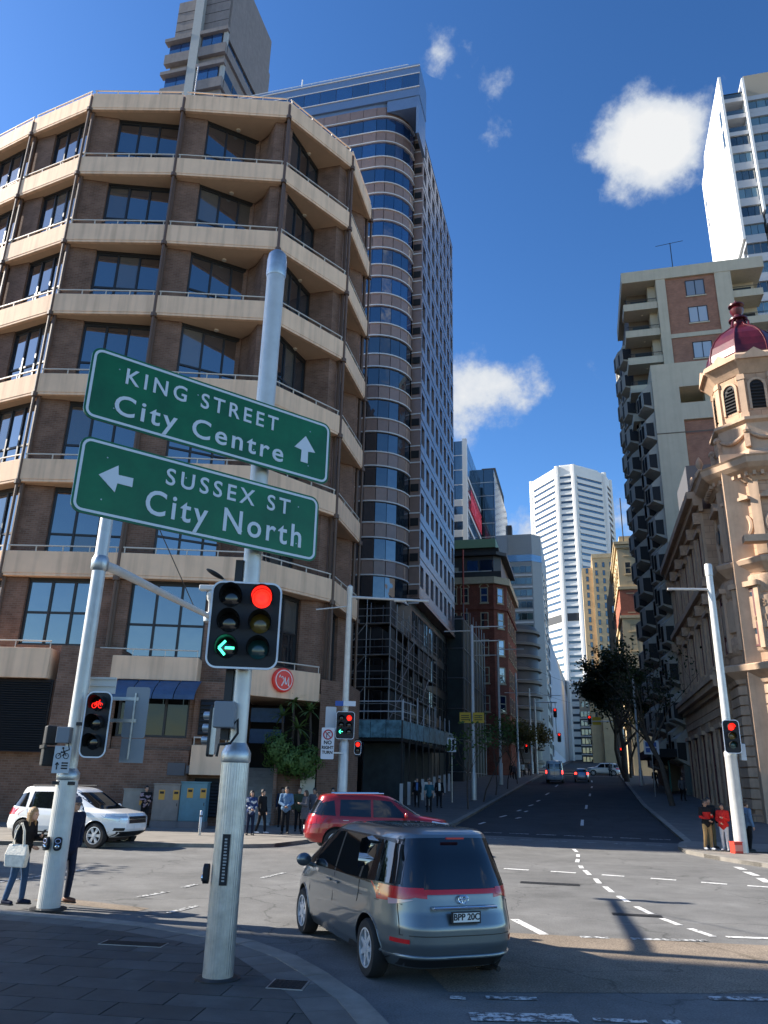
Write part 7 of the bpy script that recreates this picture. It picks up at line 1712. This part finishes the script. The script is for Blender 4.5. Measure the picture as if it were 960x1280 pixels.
def person(label, loc, rz, H=1.72, top=None, bot=None, skin=None, hair=None, shoe=None, arms=('down','down'), step=.05, coat=False, sleeve='long', hairlen=0, group=None, vox=.013, leg='long', lean=0, headturn=0, female=False, headdown=0, hat=None, glasses=False, extras=None, soles=None):
    skin = skin or M_SKIN; t = thing('person', label, 'person', loc, rz, group); k = H/1.72; rs = random.Random(label)
    V_ = lambda x,y,z: Vector((x*k,(y+lean*max(0,z-.9))*k,z*k))
    sh = .175 if female else .195
    J = dict(pel=V_(0,0,.94), chest=V_(0,.0,1.26), neck=V_(0,.01,1.46), head=V_(0,-.01-.05*headdown,1.615-.03*headdown))
    for s,sd in ((-1,'l'),(1,'r')):
        st_ = step*(s); J['hip'+sd]=V_(s*.085,0,.90); J['knee'+sd]=V_(s*.095,st_*-.5-.02,.49); J['ank'+sd]=V_(s*.10,st_*-1.0+.03,.09); J['toe'+sd]=V_(s*.125,st_*-1.0-.13,.04)
        J['sho'+sd]=V_(s*sh,.01,1.415)
        a = arms[0 if s < 0 else 1]
        e, w = {'down':((s*(sh+.055),.03,1.13),(s*(sh+.06),-.04,.87)), 'pocket':((s*(sh+.09),.08,1.14),(s*(sh+.01),-.02,.92)), 'phone':((s*(sh+.03),-.04,1.14),(s*.07,-.26,1.20)),
                'front':((s*(sh+.05),-.02,1.14),(s*.05,-.22,1.02)), 'cross':((s*(sh+.04),-.06,1.17),(-s*.02,-.20,1.13)), 'back':((s*(sh+.03),.10,1.14),(s*.10,.13,.92)), 'bag':((s*(sh+.08),.04,1.14),(s*(sh+.10),-.05,.90))}[a]
        J['elb'+sd]=V_(*e); J['wri'+sd]=V_(*w)
    # body: one continuous surface
    b = MB(); hd = J['head']
    b.sphere(hd, .098*k, 16, 12, .80, .96, 1.20); b.sphere(hd+Vector((0,-.035*k,-.055*k)), .062*k, 12, 8, .85,.85,.95); ccap(b, J['neck']+Vector((0,0,-.04*k)), hd+Vector((0,.01,-.05*k)), .052*k, .048*k)
    b.sphere(hd+Vector((0,-.100*k,-.018*k)), .016*k, 8, 6, .8,1,1.3)
    for s in (-1,1): b.sphere(hd+Vector((s*.080*k,.008*k,-.01*k)), .022*k, 8, 6, .4,.8,1.2)
    ccap(b, J['pel'], J['chest'], .125*k, .13*k)
    b.sphere(J['chest']+Vector((0,0,.05*k)),.14*k,14,10,1.25,.8,1.2); b.sphere(J['pel'],.13*k,14,10,1.25,.85,1.0)
    for sd in 'lr':
        ccap(b,J['hip'+sd],J['knee'+sd],.082*k,.055*k); ccap(b,J['knee'+sd],J['ank'+sd],.052*k,.036*k); ccap(b,J['ank'+sd]+Vector((0,.02,-.03*k)),J['toe'+sd],.040*k,.032*k)
        ccap(b,J['sho'+sd],J['elb'+sd],.050*k,.040*k); ccap(b,J['elb'+sd],J['wri'+sd],.038*k,.027*k); ccap(b,J['neck']+Vector((0,0,-.03*k)),J['sho'+sd],.055*k,.052*k)
        w = J['wri'+sd]; d = (w-J['elb'+sd]).normalized(); s = -1 if sd == 'l' else 1
        sidev = Vector((s,0,0)) - d*d.dot(Vector((s,0,0))); sidev = (sidev.normalized() if sidev.length > .1 else Vector((0,-1,0))); up_ = d.cross(sidev)
        if arms[0 if s < 0 else 1] != 'pocket':
            pc = w+d*.045*k; ccap(b, w+d*.01, pc+d*.02, .026*k, .032*k, 10)
            for f in range(4):
                o_ = up_*((f-1.5)*.017*k); L_ = (.060,.070,.066,.050)[f]*k; m1 = pc+d*.035*k+o_; m2 = m1+d*L_*.55-sidev*.010*k; m3 = m2+d*L_*.45-sidev*.022*k
                ccap(b,m1,m2,.0095*k,.0088*k,8); ccap(b,m2,m3,.0088*k,.0078*k,8)
            th_ = pc-up_*.030*k*(1); ccap(b, pc-up_*.02*k, th_+d*.02*k-up_*.012*k,.011*k,.010*k,8); ccap(b, th_+d*.02*k-up_*.012*k, th_+d*.052*k-up_*.010*k,.010*k,.008*k,8)
    remeshed(b,'body',skin,t,vox if vox < .01 else .0125,2)
    # clothes
    hem = .90; tm = MB(); jr = .022 if coat else .014
    ccap(tm, J['pel']+Vector((0,0,(-.34 if coat == 'long' else -.03)*k)), J['chest'], (.150+jr*.3)*k, (.138+jr)*k); 
    tm.sphere(J['chest']+Vector((0,0,.05*k)),(.145+jr)*k,16,10,1.25,.84,1.15); tm.sphere(J['pel']+Vector((0,0,.0)),(.137+jr)*k,16,10,1.28,.9,.9)
    if coat == 'long': tm.tube(J['pel']+Vector((0,0,.05)), J['pel']+Vector((0,0,-.36*k)), .18*k,.20*k,16)
    if female: [tm.sphere(J['chest']+Vector((s*.065*k,-.085*k,.02*k)),.062*k,10,8) for s in (-1,1)]
    for sd in 'lr':
        ccap(tm,J['neck']+Vector((0,0,-.045*k)),J['sho'+sd],(.058+jr*.6)*k,(.056+jr)*k)
        if sleeve == 'long': ccap(tm,J['sho'+sd],J['elb'+sd],(.052+jr)*k,(.045+jr)*k); ccap(tm,J['elb'+sd],J['wri'+sd].lerp(J['elb'+sd],.06),(.043+jr)*k,(.033+jr)*k)
        else: ccap(tm,J['sho'+sd],J['elb'+sd].lerp(J['sho'+sd],.25),(.054+jr)*k,(.052+jr)*k)
    if coat: ccap(tm,J['neck']+Vector((-.03,.02,0)),J['neck']+Vector((.03,.02,0)),.062*k,.062*k)
    reg = extras.get('region') if extras else None
    remeshed(tm,'coat' if coat else 'shirt',top,t,.013,3,(lambda c: reg(c/k)) if reg else None)
    bm = MB()
    for sd in 'lr':
        lo = J['ank'+sd] if leg == 'long' else J['knee'+sd].lerp(J['ank'+sd],.3)
        ccap(bm,J['hip'+sd],J['knee'+sd],.095*k,.068*k); ccap(bm,J['knee'+sd],lo+Vector((0,.0,.02)),.066*k,.054*k)
    bm.sphere(J['pel']+Vector((0,0,-.02)),.137*k,14,10,1.25,.88,.85)
    remeshed(bm,'trousers',bot,t,.013,3)
    for sd in 'lr':
        sm_ = MB(); a = J['ank'+sd]; e_ = J['toe'+sd]; sm_.sphere((a.x,a.y+.02,.055*k),.052*k,12,8,.85,1.1,1.0); ccap(sm_,(a.x,a.y,.05*k),(e_.x,e_.y,.042*k),.050*k,.038*k)
        so = remeshed(sm_,'shoe',shoe or M_INK,t,.012,2); MB().prism([(a.x-.04*k,a.y+.07*k),(a.x+.04*k,a.y+.07*k),(e_.x+.042*k,e_.y),(e_.x+.02*k,e_.y-.045*k),(e_.x-.03*k,e_.y-.045*k),(e_.x-.042*k,e_.y)],.0,.022).build('sole', soles or M_INK, so)
    for s in (-1,1):
        MB().sphere(hd+Vector((s*.032*k,-.0885*k,.004*k)),.0115*k,8,6,1.2,.5,.7).build('eye', M_EYE, t)
    MB().sphere(hd+Vector((0,-.0895*k,-.062*k)),.016*k,8,6,1.3,.5,.35).build('mouth', M_LIP, t)
    if hair:
        hm = MB(); hm.sphere(hd+Vector((0,.018*k,.030*k)),.106*k,16,12,.86,.98,1.08)
        if hairlen: 
            for i in range(9):
                a = -.2+pi*1.1*i/8+ -.0; x = cos(a)*.072*k; y = sin(a)*.075*k+.02; ccap(hm,hd+Vector((x,y,.02*k)),hd+Vector((x*1.15,y*1.05+lean*.1,-hairlen*k)),.036*k,.022*k,8)
        ho = remeshed(hm,'hair',hair,t,.012,1)
        me = ho.data; bmh = bmesh.new(); bmh.from_mesh(me)   # open the face
        dl = [f for f in bmh.faces if (f.calc_center_median().y-hd.y) < -.052*k and (f.calc_center_median().z-hd.z) < .052*k]; bmesh.ops.delete(bmh,geom=dl,context='FACES'); bmh.to_mesh(me); bmh.free()
    if hat:
        hm = MB(); hm.sphere(hd+Vector((0,.008*k,.045*k)),.112*k,16,12,.88,1.0,.95); ho = remeshed(hm,'beanie',hat,t,.012,1); me = ho.data; bmh = bmesh.new(); bmh.from_mesh(me)
        dl = [f for f in bmh.faces if (f.calc_center_median().z-hd.z) < .028*k]; bmesh.ops.delete(bmh,geom=dl,context='FACES'); bmh.to_mesh(me); bmh.free()
    if glasses:
        g = MB(); [g.path([(hd.x+s*.033*k+.026*k*cos(2*pi*i/12),hd.y-.101*k,hd.z+.002+.019*k*sin(2*pi*i/12)) for i in range(13)],.0035,5) for s in (-1,1)]; g.tube((hd.x-.01,hd.y-.103*k,hd.z+.005),(hd.x+.01,hd.y-.103*k,hd.z+.005),.003,n=5)
        for s in (-1,1): g.tube((hd.x+s*.06*k,hd.y-.098*k,hd.z+.005),(hd.x+s*.083*k,hd.y,hd.z+.008),.003,n=5)
        g.build('glasses', M_INK, t)
    return t, J, k
H_BLK = mat('hair_black', (.015,.012,.010), .5, bump=.6, bscale=80); H_BRN = mat('hair_brown', (.07,.04,.022), .5, bump=.6, bscale=80); H_BLD = mat('hair_blonde', (.33,.20,.09), .5, bump=.8, bscale=90, var=.3, vscale=25)
C_BLK = cloth('black',(.012,.012,.014)); C_NAVY = cloth('navy',(.012,.018,.04)); C_JEAN = cloth('jeans',(.045,.09,.17)); C_DKJ = cloth('dark_jeans',(.02,.025,.045)); C_WHT = cloth('white',(.62,.60,.57)); C_RED = cloth('red',(.55,.025,.02)); C_KHK = cloth('khaki',(.36,.23,.10)); C_DEN = cloth('denim',(.11,.19,.30)); C_GRY = cloth('grey',(.10,.10,.11)); C_TEAL = cloth('teal',(.02,.09,.13)); C_BLUE = cloth('blue',(.08,.16,.36)); C_BRN = mat('brown_leather',(.18,.07,.035),.5); C_PNK = cloth('pale_pink',(.60,.46,.42)); S_WHT = mat('white_trainer',(.65,.65,.64),.5); C_GRN = cloth('olive',(.04,.055,.035))
pav = .078
# woman with a tote, looking at her phone
wm, J, k = person('woman in black top and flared jeans with white tote bag looking at her phone', (-6.32,15.05,pav), radians(75), 1.60, C_BLK, C_JEAN, hair=H_BLD, hairlen=.20, arms=('front','phone'), step=.10, female=True, headdown=1.0, vox=.009, shoe=C_NAVY, lean=-.10)
ph = thing('phone', 'dark phone held in the hand of the woman with the tote bag', 'phone', (0,0,0)); pm_ = Matrix.Translation(wm.location) @ Matrix.Rotation(radians(75),4,'Z'); hp = J['wrir']; o = MB().box(-.036,.036,-.004,.004,-.07,.07).build('body', M_INK, ph); MB().box(-.032,.032,-.0052,-.0041,-.062,.062).build('screen', mat('phone_screen',(.05,.06,.08),.1), ph); q = pm_ @ Vector((hp.x-.03,hp.y-.075,hp.z+.055)); ph.location = q; ph.rotation_euler = (radians(-38),0,radians(75+180))
tb = thing('tote_bag', 'white canvas tote bag hanging from the shoulder of the woman in black', 'bag', tuple(pm_ @ Vector((-.27,.06,.62)) + Vector((.15,0,0))), radians(75+90)); C_TOTE = cloth('tote',(.74,.70,.61))
tm = MB(); tm.add([(-.20,-.05,0),(.20,-.05,0),(.20,.05,0),(-.20,.05,0),(-.22,-.06,.2),(.22,-.06,.2),(.22,.06,.2),(-.22,.06,.2),(-.19,-.02,.37),(.19,-.02,.37),(.19,.02,.37),(-.19,.02,.37)],[(3,2,1,0),(0,1,5,4),(1,2,6,5),(2,3,7,6),(3,0,4,7),(4,5,9,8),(5,6,10,9),(6,7,11,10),(7,4,8,11),(8,9,10,11)]); o = tm.build('bag', C_TOTE, tb); bevel(o,.03,3,20)
for y in (-.02,.02): MB().path([(-.11,y,.35),(-.07,y*.8,.60),(.0,y,.72),(.07,y*.8,.60),(.11,y,.35)],.010,6).build('strap', C_TOTE, tb, smooth=60)
# man in a beanie behind the left pole
person('older man in navy coat and grey blue beanie with glasses standing behind the left pole', (-5.60,15.32,pav), radians(62), 1.76, C_NAVY, C_DKJ, arms=('pocket','pocket'), step=.04, coat=True, vox=.009, hat=cloth('beanie',(.07,.08,.12)), glasses=True, shoe=C_BRN, lean=-.03)
# people on the hotel corner
G1 = 'pedestrians on the hotel corner'
def pat(c): return 1 if noise.noise(Vector((c.x*9,c.y*9,c.z*9))) > .12 else 0
def P_(lb, px, y, rz, H, *a, **k_): return person(lb, (px, y, .12), radians(rz), H, *a, group=G1, **k_)
person('woman in dark blue patterned blouse and navy trousers by the hotel stairs', (-4.95,32.6,.12), radians(20), 1.62, [cloth('pattern_blue',(.03,.05,.13)),C_WHT], C_NAVY, hair=H_BLK, hairlen=.08, arms=('front','front'), female=True, group=G1, extras={'region':pat})
P_('person in black walking behind the woman in the patterned blouse', -4.65,33.6,60,1.66, C_BLK, C_BLK, hair=H_BLK, step=.16, arms=('down','down'), shoe=S_WHT)
P_('bearded man in light blue denim jacket and black trousers facing the road', -3.72,33.9,8,1.78, C_DEN, C_BLK, skin=M_SKIN2, hair=H_BLK, arms=('front','front'), coat=True)
P_('man in dark green jacket behind the denim jacket man', -3.35,35.6,10,1.74, C_GRN, C_BLK, hair=H_BRN, coat=True)
P_('woman in long dark grey coat holding her phone near the red car', -2.95,34.2,-60,1.66, C_GRY, C_BLK, hair=H_BRN, hairlen=.14, arms=('down','phone'), coat='long', female=True)
P_('man with dark hair and grey top at the back of the group', -2.75,36.2,-20,1.74, C_GRY, C_BLK, skin=M_SKIN2, hair=H_BLK)
P_('woman in pale pink top close to the red car', -2.45,34.6,-70,1.62, C_PNK, C_BLK, hair=H_BRN, hairlen=.12, female=True)
P_('man in dark suit and lilac shirt left of the middle pole', -2.05,38.2,5,1.74, [C_NAVY,cloth('lilac',(.30,.28,.45))], C_NAVY, hair=H_BLK, extras={'region':lambda c: 1 if abs(c.x) < .05 and c.y < -.1 and c.z > 1.1 else 0}, coat=True)
P_('person in dark navy clothes on the hotel stairs landing', -4.4,38.3,15,1.7, C_NAVY, C_BLK, hair=H_BLK)
for i,(s,t,lb,top,bt) in enumerate(((51.2,-10.6,'man in blue shirt and open dark jacket under the hoarding',[C_BLK,C_BLUE],C_BLK),(51.6,-9.95,'woman in white top and pale trousers under the hoarding',[C_WHT,C_WHT],C_WHT),(51.4,-9.2,'man in black jacket over white shirt under the hoarding',[C_BLK,C_WHT],C_BLK))):
    x,y,_ = ST(s,t); person(lb,(x,y,gz(s)+.12),radians(-5+5*i),1.76,top,bt,hair=H_BLK,group='walkers under the hoarding',extras={'region':lambda c: 1 if abs(c.x) < .07 and c.y < -.08 and c.z > 1.0 else 0},step=.1)
x,y,_ = ST(48.0,-9.2); person('man in teal T shirt and dark trousers walking on the street side pavement', (x,y,gz(48)+.12), radians(0), 1.78, C_TEAL, C_BLK, skin=M_SKIN, hair=H_BRN, sleeve='short', step=.08)
person('person in white and black clothes leaning among the utility cabinets', (-9.98,35.55,.12), radians(30), 1.66, [C_BLK,cloth('mauve',(.30,.22,.25))], C_BLK, hair=H_BLK, arms=('cross','front'), extras={'region':pat})
# right corner
G2 = 'pedestrians on the sandstone corner'
def pr_(c): return 1 if (c.y < -.05 and abs(c.z-1.22) < .09 and abs(c.x) < .16) or (abs(c.z-1.12) < .06) else 0
person('man in black and red patterned top with sunglasses and khaki trousers holding a phone', (12.4,31.0,.12), radians(12), 1.74, [C_BLK,C_RED], C_KHK, skin=M_SKIN2, hair=H_BLK, arms=('front','phone'), shoe=S_WHT, group=G2, glasses=True, extras={'region':pr_})
person('woman in bright red jacket and white trousers leaning beside the right pole', (12.95,30.8,.12), radians(-35), 1.62, C_RED, C_WHT, skin=M_SKIN2, hair=H_BLK, arms=('front','phone'), shoe=S_WHT, group=G2, coat=True, female=True, hairlen=.06)
person('taller man in black standing behind the pair in red on the right corner', (12.9,31.9,.12), radians(10), 1.80, C_BLK, C_BRN if False else cloth('olive_trousers',(.14,.11,.06)), skin=M_SKIN2, hair=H_BLK, group=G2)
pr2, J, k = person('person in denim with a black backpack half hidden behind the right pole', (13.9,30.9,.12), radians(100), 1.72, C_DEN, C_BLK, hair=H_BRN, group=G2, coat=True)
bpk = thing('backpack', 'black backpack worn by the person behind the right pole', 'bag', (13.9,30.9,1.05), radians(100)); o = MB().sphere((0,.24,.18),.19,14,10,.9,.62,1.25).build('bag', C_BLK, bpk, smooth=60); MB().box(-.12,-.08,-.16,.2,.34,.37).box(.08,.12,-.16,.2,.34,.37).build('strap', C_BLK, bpk)
# a few dark figures near the far crossing
G3 = 'pedestrians near the far crossing'
for i,(s,t,lb) in enumerate(((98,-8.4,'dark clothed walker far up the left pavement, nearest the third pole'),(103,-9.2,'dark clothed walker far up the left pavement close to the wall'),(112,-7.6,'person waiting at the far crossing on the left kerb'),(108,-8.2,'person in pale top far up the left pavement'),(119,3.2,'person crossing in front of the white estate car'),(86,6.6,'dark figure on the right pavement under the trees'),(66,7.0,'figure in dark clothes by the apartment awning'))):
    x,y,_ = ST(s,t); person(lb,(x,y,gz(s)+.12 if t < -6 or t > 4 else gz(s)),radians(180 if i%2 else 0),1.72,C_WHT if i == 3 else (C_BLK if i%2 else C_GRY),C_BLK,hair=H_BLK,group=G3,step=.12)
bpy.data.scenes.remove(TMP)
